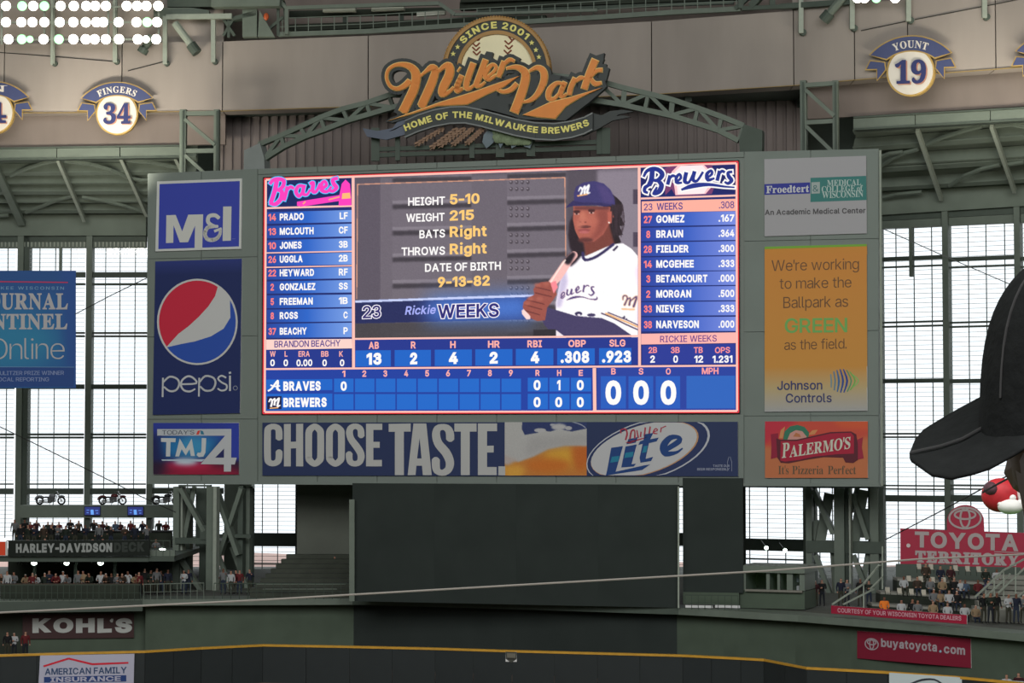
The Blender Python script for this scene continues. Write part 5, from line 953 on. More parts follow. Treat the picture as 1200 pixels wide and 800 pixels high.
# -- soft drink panel
q = [(179, 486), (281, 484), (283.5, 303), (182, 306.3)]
e, c = ad('advertising_sign', q, 'tall dark blue soft drink panel with a red, white and blue globe')
c.poly(q, (38, 50, 100), 0)
c.poly([(182, 306.3), (283.5, 303), (283.2, 320), (181.8, 323)], None, .5, [(50, 62, 128), (50, 62, 128), (38, 50, 100), (38, 50, 100)])
gx, gy, gr = 231.3, 377, 47.3
c.poly(ngon(gx, gy, gr, 50.5, 48), (200, 200, 200), 1)
def clipc(pts): return pts
inner = lambda a0, a1, n=24: ngon(gx, gy, gr - 2.3, 48.3, n, a0, a1)
k = lambda x, y: (160 + x * .25 + 10, 380 + y * .25)
top = inner(58, 218) 
sw = [(255.8, 337.2), (252, 347), (244, 359), (233, 371), (221, 382), (209, 391), (196, 405.5)]
c.poly(inner(58, 217) + sw[::-1][1:-1], (205, 46, 70), 2)
c.poly(inner(217.5, 360 + 32)[::1] + [(269.5, 352), (270, 372), (262, 385), (247, 394), (228, 400), (212, 403), (197, 406.5)], (48, 84, 176), 2)
PP = [[(762, 340, 8), (764, 250, 8)], [(766, 270, 8), (795, 245, 9), (830, 255, 9), (840, 280, 9), (825, 308, 9), (795, 312, 9), (768, 292, 8)], [(848, 280, 8), (920, 276, 8), (905, 250, 9), (880, 243, 9), (855, 260, 9), (848, 285, 9), (862, 308, 9), (890, 314, 9), (915, 302, 7)],
      [(932, 338, 8), (934, 250, 8)], [(936, 270, 8), (962, 242, 9), (1000, 250, 9), (1010, 276, 9), (995, 306, 9), (962, 310, 9), (938, 290, 8)], [(1060, 250, 8), (1038, 240, 8), (1022, 254, 8), (1040, 272, 8), (1062, 284, 8), (1060, 304, 8), (1038, 310, 8), (1020, 300, 7)], [(1078, 240, 9), (1078, 312, 9)], [(1077, 222, 11), (1079, 231, 11)]]
for s_ in PP: c.stroke(s_, (198, 200, 204), 2, 0, .25, 0, 380, 0)
c.poly(ngon(275.8, 454.5, 2.8, n=12), (150, 154, 170), 2); c.poly(ngon(275.8, 454.5, 2.1, n=12), (38, 50, 100), 3)
c.build('printed_face', e)
# -- television panel
q = [(179.5, 556), (279.6, 555.5), (280.2, 495), (180.2, 495.8)]
e, c = ad('advertising_sign', q, 'small blue and red television panel with a large slanted 4, lowest in the left column')
P = Paint(179.6, 495.4, 280, 555.8, 1.6, (38, 44, 96)); k = lambda L_: [(170 + x * .11872, 485 + y * .11875) for x, y in L_]
P.poly(k([(0, 60), (1000, 60), (1000, 300), (0, 180)]), (52, 66, 160), 5).poly(k([(800, 100), (1000, 100), (1000, 460), (840, 460)]), (52, 68, 170), 3)
P.poly(k([(0, 470), (1000, 470), (1000, 640), (0, 640)]), (52, 34, 60), 3); P.ell(*k([(560, 620)])[0], 48, 16, (158, 32, 62), 6); P.ell(*k([(430, 500)])[0], 28, 6, (200, 40, 80), 4)
P.poly(k([(160, 215), (760, 215), (640, 440), (200, 440)]), (44, 130, 190), 6, .9).ell(*k([(400, 470)])[0], 14, 4, (210, 230, 240), 3).ell(*k([(480, 310)])[0], 16, 14, (80, 170, 210), 5, .6)
c.grid(P, 0)
c.poly(k([(120, 148), (850, 148), (850, 175), (120, 213)]), (190, 194, 200), 1.5); c.poly(k([(160, 150), (852, 146), (850, 430), (905, 430), (885, 497), (850, 497), (848, 567), (778, 567), (778, 497), (548, 494), (790, 213), (160, 213)]), (194, 196, 200), 1)
c.poly(k([(692, 430), (780, 340), (779, 430)]), (44, 48, 100), 2)
c.text("TODAY'S", *k([(168, 203)])[0], *k([(486, 200)])[0], 5, (70, 74, 96), 3, .0)
c.poly(k([(505, 202), (520, 165), (545, 160), (530, 202)]), (220, 70, 60), 3).poly(k([(545, 160), (572, 168), (584, 202), (552, 200)]), (50, 120, 150), 3)
for P_ in ([(158, 236), (304, 238), (300, 278), (252, 276), (247, 418), (206, 418), (210, 276), (158, 274)], [(298, 418), (342, 240), (402, 345), (460, 240), (492, 414), (452, 414), (440, 345), (402, 408), (360, 345), (336, 418)], [(560, 236), (604, 238), (596, 380), (575, 420), (530, 424), (508, 404), (520, 380), (548, 382), (556, 360)]): c.poly(k(P_), (204, 208, 210), 2)
c.poly(k([(160, 448), (590, 446), (560, 468), (170, 460)]), (190, 206, 222), 1); c.build('printed_face', e)
# -- beer banner
q = [(307.5, 557), (865, 558), (864.5, 494), (307.5, 495)]
e, c = ad('advertising_banner', q, 'long blue beer banner reading CHOOSE TASTE under the lit screen')
c.poly(q, (46, 58, 96), 0)
GL = (188, 188, 186)
def blk(P_): c.poly([(300 + x / 4, 485 + y / 4) for x, y in P_], GL, 2)
def blo(S_): c.stroke(S_, GL, 2, 0, .25, 300, 485, 0)
def ring_O(x0, x1, y0, y1, w_): blo([(x0, y0 + 40, w_), (x0 + 4, y0 + 18, w_), ((x0 + x1) / 2, y0, w_ - 4), (x1 - 4, y0 + 18, w_), (x1, y0 + 40, w_), (x1, y1 - 40, w_), (x1 - 4, y1 - 18, w_), ((x0 + x1) / 2, y1, w_ - 4), (x0 + 4, y1 - 18, w_), (x0, y1 - 40, w_), (x0, y0 + 38, w_)])
blo([(108, 118, 32), (108, 84, 32), (102, 66, 30), (80, 58, 26), (58, 68, 30), (54, 92, 32), (54, 200, 32), (60, 224, 30), (80, 232, 26), (102, 222, 30), (108, 200, 32), (108, 174, 32)])
blk([(131, 47), (163, 46), (163, 130), (188, 129), (188, 46), (221, 45), (221, 245), (188, 245), (188, 160), (163, 161), (163, 245), (131, 245)])
ring_O(247, 303, 58, 233, 32); ring_O(344, 400, 58, 233, 32)
blo([(493, 104, 32), (492, 80, 31), (484, 64, 28), (464, 57, 26), (444, 66, 30), (438, 88, 32), (446, 118, 32), (470, 150, 34), (490, 182, 34), (492, 208, 32), (484, 226, 28), (464, 233, 26), (444, 226, 28), (437, 206, 31), (437, 184, 32)])
blk([(516, 45), (592, 45), (592, 74), (550, 74), (550, 130), (580, 130), (580, 158), (550, 158), (550, 215), (590, 215), (590, 245), (516, 245)])
blk([(622, 46), (725, 44), (725, 82), (693, 82), (693, 286), (651, 286), (651, 83), (622, 83)])
blk([(738, 44), (798, 44), (824, 286), (782, 286), (778, 242), (752, 242), (748, 286), (711, 286)]); c.poly([(300 + x / 4, 485 + y / 4) for x, y in [(767, 112), (776, 208), (755, 208)]], (46, 58, 96), 3)
blo([(910, 120, 38), (909, 90, 38), (898, 68, 34), (874, 60, 28), (850, 70, 34), (844, 100, 38), (856, 140, 40), (890, 180, 42), (908, 220, 40), (906, 252, 36), (890, 270, 32), (868, 275, 28), (848, 264, 34), (843, 240, 38), (843, 212, 38)])
blk([(930, 44), (1034, 44), (1034, 82), (1002, 82), (1002, 286), (960, 286), (960, 82), (930, 82)])
blk([(1040, 44), (1130, 44), (1130, 80), (1083, 80), (1083, 148), (1114, 148), (1114, 180), (1083, 180), (1083, 248), (1128, 248), (1128, 286), (1040, 286)])
blk([(1136, 245), (1168, 245), (1168, 287), (1136, 287)])
P = Paint(591.5, 494.5, 687.5, 557, 1.4, (200, 150, 80)); k = lambda L_: [(580 + x / 4, 485 + y / 4) for x, y in L_]
P.poly(k([(40, 30), (440, 30), (440, 300), (40, 300)]), (205, 130, 60)); P.ell(*k([(330, 200)])[0], 26, 12, (226, 168, 60), 5).ell(*k([(90, 265)])[0], 14, 7, (230, 170, 70), 4).ell(*k([(250, 240)])[0], 26, 8, (214, 120, 44), 4).ell(*k([(400, 180)])[0], 10, 22, (206, 110, 44), 4)
P.poly(k([(40, 30), (440, 30), (440, 150), (330, 148), (250, 165), (180, 200), (110, 225), (40, 205)]), (188, 186, 184), 1.4)
P.poly(k([(40, 190), (110, 215), (60, 240), (40, 235)]), (190, 176, 170), 2); P.poly(k([(160, 110), (430, 90), (430, 140), (250, 160), (140, 200)]), (170, 166, 166), 4, .6)
P.poly(k([(128, 34), (450, 30), (430, 68), (360, 82), (300, 70), (260, 82), (222, 78), (200, 88), (140, 98), (126, 70)]), (50, 62, 110), .6)
P.ell(*k([(300, 60)])[0], 9, 4, (190, 188, 190), .8).ell(*k([(345, 66)])[0], 4, 2.4, (186, 184, 188), .5).ell(*k([(270, 50)])[0], 3, 1.4, (176, 176, 184), .5).ell(*k([(212, 76)])[0], 7, 2.4, (190, 188, 190), .6)
P.stroke([(667, 493, 1), (680, 497, 1), (686, 501, 1)], (180, 184, 196)); P.grain(3); c.grid(P, 1)
def rot_ell(cx, cy, a, b, t, n=40): 
    t = math.radians(t); return [(cx + a * math.cos(u) * math.cos(t) + b * math.sin(u) * math.sin(t), cy - a * math.cos(u) * math.sin(t) + b * math.sin(u) * math.cos(t)) for u in [2 * math.pi * i / n for i in range(n)]]
def clipy(L_, y0, y1): return [(x, min(max(y, y0), y1)) for x, y in L_]
c.poly(clipy(rot_ell(759.5, 526.8, 75, 34, 17), 494.6, 557), (190, 192, 200), 1.5)
c.poly(clipy(rot_ell(758.8, 527, 73, 32.6, 17), 494.6, 557), (46, 58, 100), 2)
c.poly(clipy(rot_ell(755.5, 526.5, 65.5, 28.6, 17), 494.8, 556.8), (196, 150, 110), 3); c.poly(clipy(rot_ell(754.6, 526.3, 64.4, 28, 17), 494.9, 556.7), (196, 196, 198), 4)
k = lambda L_: [(580 + x / 4, 485 + y / 4) for x, y in L_]
TL_, TB_ = (36, 70, 130), (40, 130, 160)
LT = [[(545, 158), (600, 150), (566, 270), (700, 240), (728, 236), (690, 262), (520, 288), (526, 262)], [(612, 152), (665, 142), (640, 235), (662, 232), (650, 246), (592, 250)], [(625, 118), (670, 108), (660, 134), (616, 142)], [(700, 95), (742, 88), (728, 118), (768, 110), (758, 128), (722, 136), (706, 210), (742, 200), (732, 220), (682, 228), (678, 205), (692, 140), (672, 145), (680, 128), (696, 122)]]
for P_ in LT: c.poly(k(P_), TL_, 6)
for s_ in ([(800, 168, 22), (862, 128, 26), (858, 108, 18), (820, 112, 26), (790, 150, 34), (800, 185, 28), (850, 180, 14), (880, 160, 6)],): c.stroke(s_, TL_, 6, 0, .25, 580, 485)
for P_ in ([(548, 200), (584, 196), (578, 222), (540, 228)], [(612, 182), (650, 176), (646, 200), (606, 206)], [(698, 150), (716, 148), (710, 178), (690, 182)]): c.poly(k(P_), TB_, 7)
for s_ in ([(592, 90, 7), (590, 75, 6), (610, 70, 7), (620, 90, 8), (612, 122, 8)], [(632, 120, 8), (640, 80, 8), (655, 78, 6), (655, 115, 8)], [(665, 75, 5), (672, 112, 8)], [(685, 82, 6), (682, 108, 7)], [(705, 62, 7), (700, 105, 7)], [(728, 58, 7), (722, 98, 7)], [(742, 85, 4), (762, 75, 5), (752, 68, 5), (742, 88, 6), (762, 92, 4)], [(780, 62, 6), (776, 86, 6)], [(780, 66, 4), (802, 56, 5)]): c.stroke(s_, (176, 60, 80), 6, 0, .25, 580, 485)
c.poly(k([(612, 132), (720, 105), (690, 118), (640, 134), (632, 140)]), (176, 60, 80), 6)
c.text('TASTE OUR', *k([(1022, 248)])[0], *k([(1100, 248)])[0], 2.8, (150, 156, 176), 2, .02); c.text('BEER RESPONSIBLY', *k([(948, 264)])[0], *k([(1100, 264)])[0], 2.8, (150, 156, 176), 2, .02)
c.line(*k([(1090, 268), (1090, 225)]), .5, (150, 156, 176), 2).line(*k([(1110, 268), (1110, 225)]), .5, (150, 156, 176), 2).line(*k([(1090, 225), (1097, 200)]), .5, (150, 156, 176), 2).line(*k([(1110, 225), (1103, 200)]), .5, (150, 156, 176), 2)
c.build('printed_face', e)
# -- medical panel
q = [(896, 276.8), (1015.8, 273.3), (1015, 182.5), (895.6, 186.5)]
e, c = ad('advertising_sign', q, 'pale grey medical college panel with blue and green strips, topmost in the right column')
k = lambda L_: [(880 + x * .2623, 170 + y * .2625) for x, y in L_]
c.poly(q, (166, 164, 168), 0); c.poly(k([(60, 222), (264, 216), (264, 166), (60, 174)]), (52, 58, 150), 1); c.poly(k([(266, 254), (517, 245), (515, 137), (266, 146)]), (58, 122, 118), 1)
c.poly(k([(270, 217), (308, 215), (308, 164), (270, 166)]), (160, 172, 170), 2)
c.text('Froedtert', *k([(68, 215)])[0], *k([(260, 209)])[0], 8.6, (200, 200, 206), 3, .01, serif=1)
c.text('&', *k([(276, 208)])[0], *k([(302, 207)])[0], 7.5, (74, 116, 116), 3, 0)
c.text('MEDICAL', *k([(340, 182)])[0], *k([(492, 178)])[0], 6.8, (178, 196, 192), 3, .0, serif=1); c.text('COLLEGE of', *k([(316, 210)])[0], *k([(500, 204)])[0], 6.8, (178, 196, 192), 3, .0, serif=1); c.text('WISCONSIN', *k([(318, 237)])[0], *k([(502, 230)])[0], 7.4, (178, 196, 192), 3, 0, serif=1)
c.text('An Academic Medical Center', *k([(62, 312)])[0], *k([(512, 303)])[0], 6.3, (84, 82, 84), 3, .022); c.build('printed_face', e)
# -- orange panel
q = [(896.2, 482.4), (1016.6, 481.2), (1015.5, 285.8), (896, 289)]
e, c = ad('advertising_sign', q, 'tall orange panel about a green ballpark, in the right column')
k = lambda L_: [(880 + x * .27523, 280 + y * .275) for x, y in L_]
ys = [289, 300, 430, 455, 482.4]; cs = [(206, 140, 58), (208, 138, 62), (206, 146, 68), (190, 168, 124), (170, 170, 170)]
ye = [285.8, 298, 429, 454, 481.2]
for i in range(4): c.poly([(896, ys[i + 1]), (1016.3, ye[i + 1]), (1015.8, ye[i]), (896, ys[i])], None, 0, [cs[i + 1], cs[i + 1], cs[i], cs[i]])
c.poly([(896, 291.8), (1015.6, 288.4), (1015.5, 285.8), (896, 289)], (120, 170, 60), 1)
BR_ = (110, 80, 56)
for t, x0, x1, yb, h_ in (("We're working", 88, 460, 136, 12.6), ('to make the', 122, 428, 212, 12.4), ('Ballpark as', 138, 414, 294, 13), ('as the field.', 142, 408, 472, 11.8)):
    c.text(t, *k([(x0, yb)])[0], *k([(x1, yb - (x1 - x0) * .022)])[0], h_, BR_, 2, -.004)
c.text('GREEN', *k([(144, 400)])[0], *k([(410, 397)])[0], 17, (116, 176, 96), 2, .012)
c.text('Johnson', *k([(112, 643)])[0], *k([(304, 641)])[0], 10.6, (62, 66, 110), 2, .012); c.text('Controls', *k([(148, 697)])[0], *k([(344, 695)])[0], 10.6, (62, 66, 110), 2, .012)
for i, (x, col) in enumerate(((352, (120, 150, 160)), (365, (90, 130, 160)), (378, (70, 110, 160)), (392, (52, 80, 150)), (406, (52, 74, 150)), (420, (90, 150, 110)), (433, (120, 180, 90)), (445, (150, 190, 110)))):
    hh = 50 * math.sqrt(max(.05, 1 - ((x - 398) / 56) ** 2)); b_ = (x - 398) * .25
    c.stroke([(x - 12, 604 - hh, 5), (x + b_ + 2, 604, 9 if i in (2, 3, 4) else 6), (x - 10, 604 + hh, 5)], col, 2, 0, .275, 880, 280)
c.build('printed_face', e)
# -- pizza panel
q = [(897, 560), (1017.3, 559.6), (1016.5, 493.4), (896.4, 494)]
e, c = ad('advertising_sign', q, 'small red and orange pizza panel with a ribbon, lowest in the right column')
P = Paint(896.5, 493.6, 1017, 559.8, 1.2, (196, 116, 76)); k = lambda L_: [(880 + x * .13333, 480 + y * .13333) for x, y in L_]
P.poly(k([(100, 90), (1040, 90), (1040, 230), (700, 330), (300, 350), (100, 310)]), (204, 80, 64), 3).poly(k([(100, 90), (420, 90), (260, 200), (130, 300), (100, 300)]), (198, 52, 70), 3).poly(k([(700, 90), (1040, 90), (1040, 180), (800, 160)]), (214, 92, 58), 3)
c.grid(P, 0)
c.poly(k([(248, 250), (262, 180), (300, 145), (280, 250)]), (206, 140, 90), 1); c.poly(k([(282, 260), (296, 190), (345, 145), (410, 132), (470, 150), (512, 200), (505, 245), (400, 265)]), (60, 122, 96), 2); c.poly(k([(320, 262), (345, 205), (395, 178), (450, 188), (490, 235), (480, 260)]), (206, 150, 140), 3)
c.poly(k([(500, 222), (540, 180), (588, 175), (560, 215)]), (212, 140, 90), 1); c.poly(k([(370, 235), (395, 200), (430, 215), (440, 240)]), (190, 120, 80), 4)
DR = (96, 38, 50)
c.poly(k([(175, 215), (240, 205), (240, 415), (175, 432), (180, 330)]), (150, 36, 62), 4); c.poly(k([(935, 262), (985, 240), (975, 330), (992, 425), (930, 440)]), (160, 44, 66), 4)
c.poly(k([(222, 250), (262, 262), (400, 262), (520, 235), (700, 195), (880, 190), (925, 215), (940, 300), (940, 440), (900, 468), (830, 462), (810, 420), (640, 415), (480, 440), (330, 470), (262, 465), (232, 420)]), DR, 5)
c.poly(k([(262, 275), (400, 275), (520, 248), (700, 208), (880, 202), (905, 230), (905, 385), (760, 390), (560, 410), (420, 440), (300, 455), (258, 445)]), (172, 36, 62), 6)
c.text("P", *k([(272, 424)])[0], *k([(335, 418)])[0], 17.5, (206, 206, 190), 8, .004, serif=1, shear=.05); c.text("ALERMO'S", *k([(338, 418)])[0], *k([(872, 340)])[0], 13.6, (206, 206, 190), 8, .006, serif=1, shear=.05)
for t, x0, x1 in (("It's", 240, 332), ('Pizzeria', 362, 636), ('Perfect', 676, 924)): c.text(t, *k([(x0, 565)])[0], *k([(x1, 565)])[0], 9.6, (104, 86, 66), 2, .0, serif=1)
c.build('printed_face', e)
# ================================================================== the park sign above the scoreboard
PS = empty('park_sign', BP.pt(583, 182, 0), 'large illuminated-style park name sign with orange script lettering over a baseball and ribbon', 'sign')
U = lambda L_: [(430 + x / 4, 10 + y / 4) for x, y in L_]
def sprism(polys, off, d, name, mt, **k_):
    m = MB()
    for i, q in enumerate(polys): m.prism([BP.pt(x, y, off + .008 * (i % 8)) for x, y in q], BP.n * -d)
    return m.build(name, mt, PS, **k_)
S_or = mat('sign_orange_paint', (226, 138, 62), .5, .05, 1); S_ed = mat('sign_cream_edge', (236, 200, 120), .5, .04, 1); S_dk = mat('sign_charcoal', (66, 70, 70), .6, .06, 1); S_gold = mat('sign_gold_rim', (172, 132, 78), .5, .1, 1)
S_cream = mat('sign_cream_lettering', (232, 222, 130), .5, .04, 1); S_ball = mat('baseball_cream', (240, 230, 192), .5, .05, .6); S_stitch = mat('baseball_stitch_brown', (128, 62, 34), .6, .05, 1)
def annulus(cx, cy, r0, r1, a0, a1, n=40):
    o_ = ngon(cx, cy, r1, n=n, a0=a0, a1=a1); i_ = ngon(cx, cy, r0, n=n, a0=a0, a1=a1)
    return [[o_[i], o_[(i + 1) % len(o_)], i_[(i + 1) % len(i_)], i_[i]] for i in range(n)]
um = lambda polys: [U(q) for q in polys]
sprism(um(annulus(608, 290, 0.1, 186, 0, 360)), .30, .5, 'baseball', S_ball)
sprism(um(annulus(608, 290, 186, 240, -4, 184)), .42, .6, 'ring_band', S_dk)
sprism(um(annulus(608, 290, 236, 249, -2, 182, 60)), .55, .8, 'outer_ring', S_gold)
sprism(um(annulus(608, 290, 171, 188, -2, 182)), .50, .5, 'inner_ring', S_gold)
m = MB()
for i in range(60):
    a = math.radians(-2 + 184 * i / 60); x, y = 608 + 250 * math.cos(a), 290 - 250 * math.sin(a); p = U([(x, y)])[0]; m.ball(BP.pt(*p, .3), .12, n=6, m=4)
m.build('rim_beads', S_gold, PS)
def stitch(pts, nm='stitching'):
    for x, y, a in pts:
        m = MB()
        for s in (-1, 1):
            t = math.radians(a + s * 28); p, q = U([(x, y)])[0], U([(x + s * 20 * math.cos(t), y - 20 * math.sin(t) * s - 8)])[0]
            m.bar(BP.pt(*p, .36), BP.pt(*q, .36), .1, .1)
        m.build(nm, S_stitch, PS)
stitch([(512, 178, 0), (512, 198, 0), (515, 218, 0), (522, 150, 10), (680, 150, -10), (664, 168, 0), (666, 190, 0), (660, 212, 0), (505, 458, 10), (650, 440, -10)])
# backing, edge and face of the script
MP = [[(200, 340, 30), (175, 362, 26), (140, 376, 18), (108, 362, 14), (92, 325, 12), (99, 288, 13), (130, 266, 15), (170, 262, 22), (208, 276, 34), (230, 310, 44), (222, 370, 44), (195, 430, 44), (168, 484, 44)],
      [(248, 318, 8), (275, 295, 14), (303, 276, 30), (320, 292, 36), (303, 350, 42), (272, 420, 42), (255, 456, 40)],
      [(330, 300, 10), (360, 272, 22), (385, 270, 38), (386, 310, 44), (358, 368, 42), (352, 400, 32), (378, 395, 18), (405, 370, 10)],
      [(430, 284, 27), (433, 286, 27)], [(444, 314, 26), (422, 364, 30), (424, 386, 26), (448, 374, 12)], [(498, 256, 32), (470, 335, 32), (466, 370, 28), (482, 374, 18), (505, 355, 8)], [(556, 240, 32), (524, 325, 32), (512, 358, 28), (532, 362, 16), (552, 345, 8)],
      [(552, 330, 12), (588, 302, 14), (606, 276, 16), (588, 262, 16), (562, 288, 26), (553, 316, 26), (572, 332, 20), (604, 312, 10)], [(642, 248, 26), (628, 288, 30), (616, 318, 28)], [(640, 262, 16), (668, 240, 22), (690, 246, 12)],
      [(655, 280, 10), (700, 274, 22), (735, 292, 36), (744, 322, 42), (727, 390, 44), (690, 486, 44)], [(702, 352, 24), (675, 380, 26), (640, 390, 20), (608, 378, 12), (596, 362, 8)], [(762, 292, 10), (800, 276, 26), (828, 296, 38), (828, 342, 38), (800, 400, 30), (765, 430, 20), (730, 438, 10)],
      [(918, 352, 14), (888, 350, 20), (856, 382, 32), (852, 418, 28), (875, 424, 18), (902, 395, 10)], [(928, 345, 24), (908, 392, 26), (914, 414, 18), (935, 400, 10)], [(975, 326, 26), (955, 372, 28), (948, 402, 24)], [(972, 345, 12), (1000, 325, 22), (1018, 326, 12)],
      [(1070, 240, 42), (1040, 310, 38), (1018, 376, 36)], [(1048, 322, 14), (1075, 292, 20), (1102, 288, 22)], [(1050, 328, 16), (1068, 352, 26), (1098, 348, 14)]]
MP = [[(x, y, w_ * (.86 if s_ in (MP[0], MP[1], MP[2], MP[10]) else .76)) for x, y, w_ in s_] for s_ in MP]
SWO = [(96, 527), (200, 492), (350, 438), (500, 392), (600, 356), (712, 316), (640, 366), (560, 402), (470, 448), (330, 455), (190, 498)]; SW2 = [(732, 498), (860, 440), (960, 415), (1102, 370), (1000, 415), (930, 458), (882, 515), (800, 507)]
B_ = []
for s_ in MP: B_ += strokes2d(s_, 40 if s_ is not MP[3] else 32, 1, 0, 0, 0)
B_ += [[(86, 530), (110, 512), (230, 470), (600, 330), (740, 290), (1090, 340), (1118, 372), (1040, 440), (930, 525), (740, 520), (560, 470), (330, 470), (120, 535)], [(1030, 235), (1112, 208), (1104, 262), (1136, 280), (1120, 340), (1040, 300)], [(140, 500), (215, 500), (260, 330), (200, 300)], [(560, 200), (590, 205), (580, 260), (540, 240)]]
sprism(um(B_), .72, .5, 'script_backing', S_dk)
E_ = []
for s_ in MP: E_ += strokes2d(s_, 7, 1, 0, 0, 0)
def growp(P_, g_): 
    cx = sum(p[0] for p in P_) / len(P_); cy = sum(p[1] for p in P_) / len(P_); out = []
    n = len(P_); ar = sum(P_[i][0] * P_[(i + 1) % n][1] - P_[(i + 1) % n][0] * P_[i][1] for i in range(n)); sg = 1 if ar > 0 else -1
    for i in range(n):
        a, b, c_ = P_[i - 1], P_[i], P_[(i + 1) % n]; n1 = Vector((b[1] - a[1], a[0] - b[0])).normalized() * sg; n2 = Vector((c_[1] - b[1], b[0] - c_[0])).normalized() * sg; v_ = (n1 + n2); v_ = v_ / max(.5, v_.length_squared / 2); out.append((b[0] + v_.x * g_, b[1] + v_.y * g_))
    return out
sprism(um(E_ + [growp(SWO, 3.5), growp(SW2, 3.5)]), .85, .14, 'script_edge', S_ed)
O_ = []
for s_ in MP: O_ += strokes2d(s_, 0, 1, 0, 0, 0)
sprism(um(O_ + [SWO, SW2]), .95, .12, 'script_lettering', S_or)
# ribbon with its lettering, tails
CL = [(178, 565), (240, 538), (310, 515), (390, 500), (460, 498), (530, 512), (610, 534), (700, 558), (790, 574), (880, 578), (960, 566), (1020, 548), (1058, 528)]
def band_polys(C_, h0, h1=None):
    out = []
    for i, (a, b) in enumerate(zip(C_, C_[1:])): out.append([(a[0], a[1] - h0), (b[0], b[1] - h0), (b[0], b[1] + h0), (a[0], a[1] + h0)])
    return out
sprism(um(band_polys([(x, y) for x, y in CL], 38)), .90, .5, 'ribbon', S_dk)
m = MB()
for C2 in ([(x, y - 38) for x, y in CL], [(x, y + 38) for x, y in CL]):
    for a, b in zip(C2, C2[1:]): p, q = U([a, b]); m.bar(BP.pt(*p, .92), BP.pt(*q, .92), .14, .1)
m.build('ribbon_trim', mat('ribbon_trim_grey', (120, 124, 124), .5, .05, 1), PS)
TAIL = mat('ribbon_tail_slate', (92, 100, 116), .5, .1, .6)
sprism(um([[(0, 575), (70, 590), (190, 535), (205, 500), (165, 505), (150, 520), (120, 560), (60, 572)], [(0, 575), (60, 590), (150, 590), (185, 575), (190, 535), (120, 575), (50, 580), (-20, 560)], [(-20, 560), (0, 600), (90, 615), (180, 590), (180, 560), (80, 580)]]), .6, .25, 'ribbon_tail', TAIL)
sprism(um([[(1058, 490), (1100, 500), (1140, 480), (1200, 474), (1250, 482), (1180, 496), (1130, 530), (1070, 570), (1010, 600), (1000, 585), (1050, 560)], [(1010, 600), (1090, 560), (1150, 525), (1235, 508), (1200, 500), (1120, 510), (1060, 540)]]), .6, .25, 'ribbon_tail', S_dk)
c = Canvas(BP, .98, .01)
c.tpath('HOME OF THE MILWAUKEE BREWERS', U([(x, y + 13) for x, y in [(180, 562), (240, 538), (310, 515), (390, 500), (460, 499), (530, 512), (610, 534), (700, 556), (790, 570), (880, 574), (960, 562), (1020, 543), (1045, 532)]]), 7.6, (232, 222, 130), 1, .035, squeeze=.96)
arc = [(608 + 199 * math.cos(math.radians(a)), 290 - 199 * math.sin(math.radians(a))) for a in range(144, 43, -4)]
c2 = Canvas(BP, .50, .01)
c2.tpath('SINCE 2001', U([(608 + 197 * math.cos(math.radians(a)), 290 - 197 * math.sin(math.radians(a))) for a in range(142, 43, -3)]), 8, (232, 222, 130), 1, .035, squeeze=.92)
c2.build('ring_lettering', PS)
c.build('ribbon_lettering', PS)
for x, y in ((425, 180), (404, 212), (772, 160), (792, 194), (806, 227)):
    st = [(x + (13 if i % 2 == 0 else 5.5) * math.sin(i * math.pi / 5), y - (13 if i % 2 == 0 else 5.5) * math.cos(i * math.pi / 5)) for i in range(10)]
    MB().prism([BP.pt(*p, .5) for p in U(st)], BP.n * -.12).build('star', S_cream, PS)
# wheat, leaves and hops below the ribbon
wheat = mat('wheat_ochre', (140, 112, 92), .7, .2, 2); leafm = mat('hop_leaf_slate', (112, 124, 132), .7, .15, 1); hopm = mat('hop_green', (122, 136, 108), .8, .2, 3)
for (x0, y0, x1, y1) in ((250, 625, 360, 560), (320, 640, 425, 562), (420, 625, 500, 560), (485, 620, 550, 560), (360, 632, 460, 560)):
    m = MB(); n_ = 7
    for i in range(n_):
        k_ = i / (n_ - 1); x, y = x0 + (x1 - x0) * k_, y0 + (y1 - y0) * k_
        for s in (-1, 1):
            p, q = U([(x, y)])[0], U([(x - 18 + s * 8, y + 14 + s * 5)])[0]; m.bar(BP.pt(*p, .1 + .02 * i), BP.pt(*q, .16 + .02 * i), .30, .14)
    p, q = U([(x0 - 25, y0 + 22), (x1, y1)]); m.bar(BP.pt(*p, .1), BP.pt(*q, .1), .06, .06)
    m.build('wheat_ear', wheat, PS)
for L_ in ([(560, 655), (540, 625), (548, 590), (575, 560), (600, 570), (606, 600), (590, 630)], [(612, 620), (625, 655), (645, 620), (650, 590), (606, 590)], [(665, 610), (678, 655), (705, 640), (712, 600)], [(715, 600), (735, 645), (765, 655), (775, 620), (765, 595)]):
    sprism([U(L_)], .2, .15, 'leaf', leafm)
for cx, cy in ((630, 595), (680, 605), (730, 605)):
    m = MB()
    for r in range(4):
        for q in range(4):
            p = U([(cx - 24 + q * 14 + (r % 2) * 6, cy - 16 + r * 12)])[0]; m.ball(BP.pt(*p, .28), .3, .18, .26, 7, 5)
    m.build('hop_cone', hopm, PS)
m = MB()      # posts that carry the sign
for x in (440, 586, 622, 466, 553, 702, 710): m.bar(BP.pt(x, 184 - (x - 600) * .03, -.4), BP.pt(x, 150, -.4), .35 if x in (466, 553, 702) else .6, .35)
for y in (171, 178): m.bar(BP.pt(440, y + 4, -.5), BP.pt(712, y - 5, -.5), .25, .3)
m.build('support_post', steeld, PS)
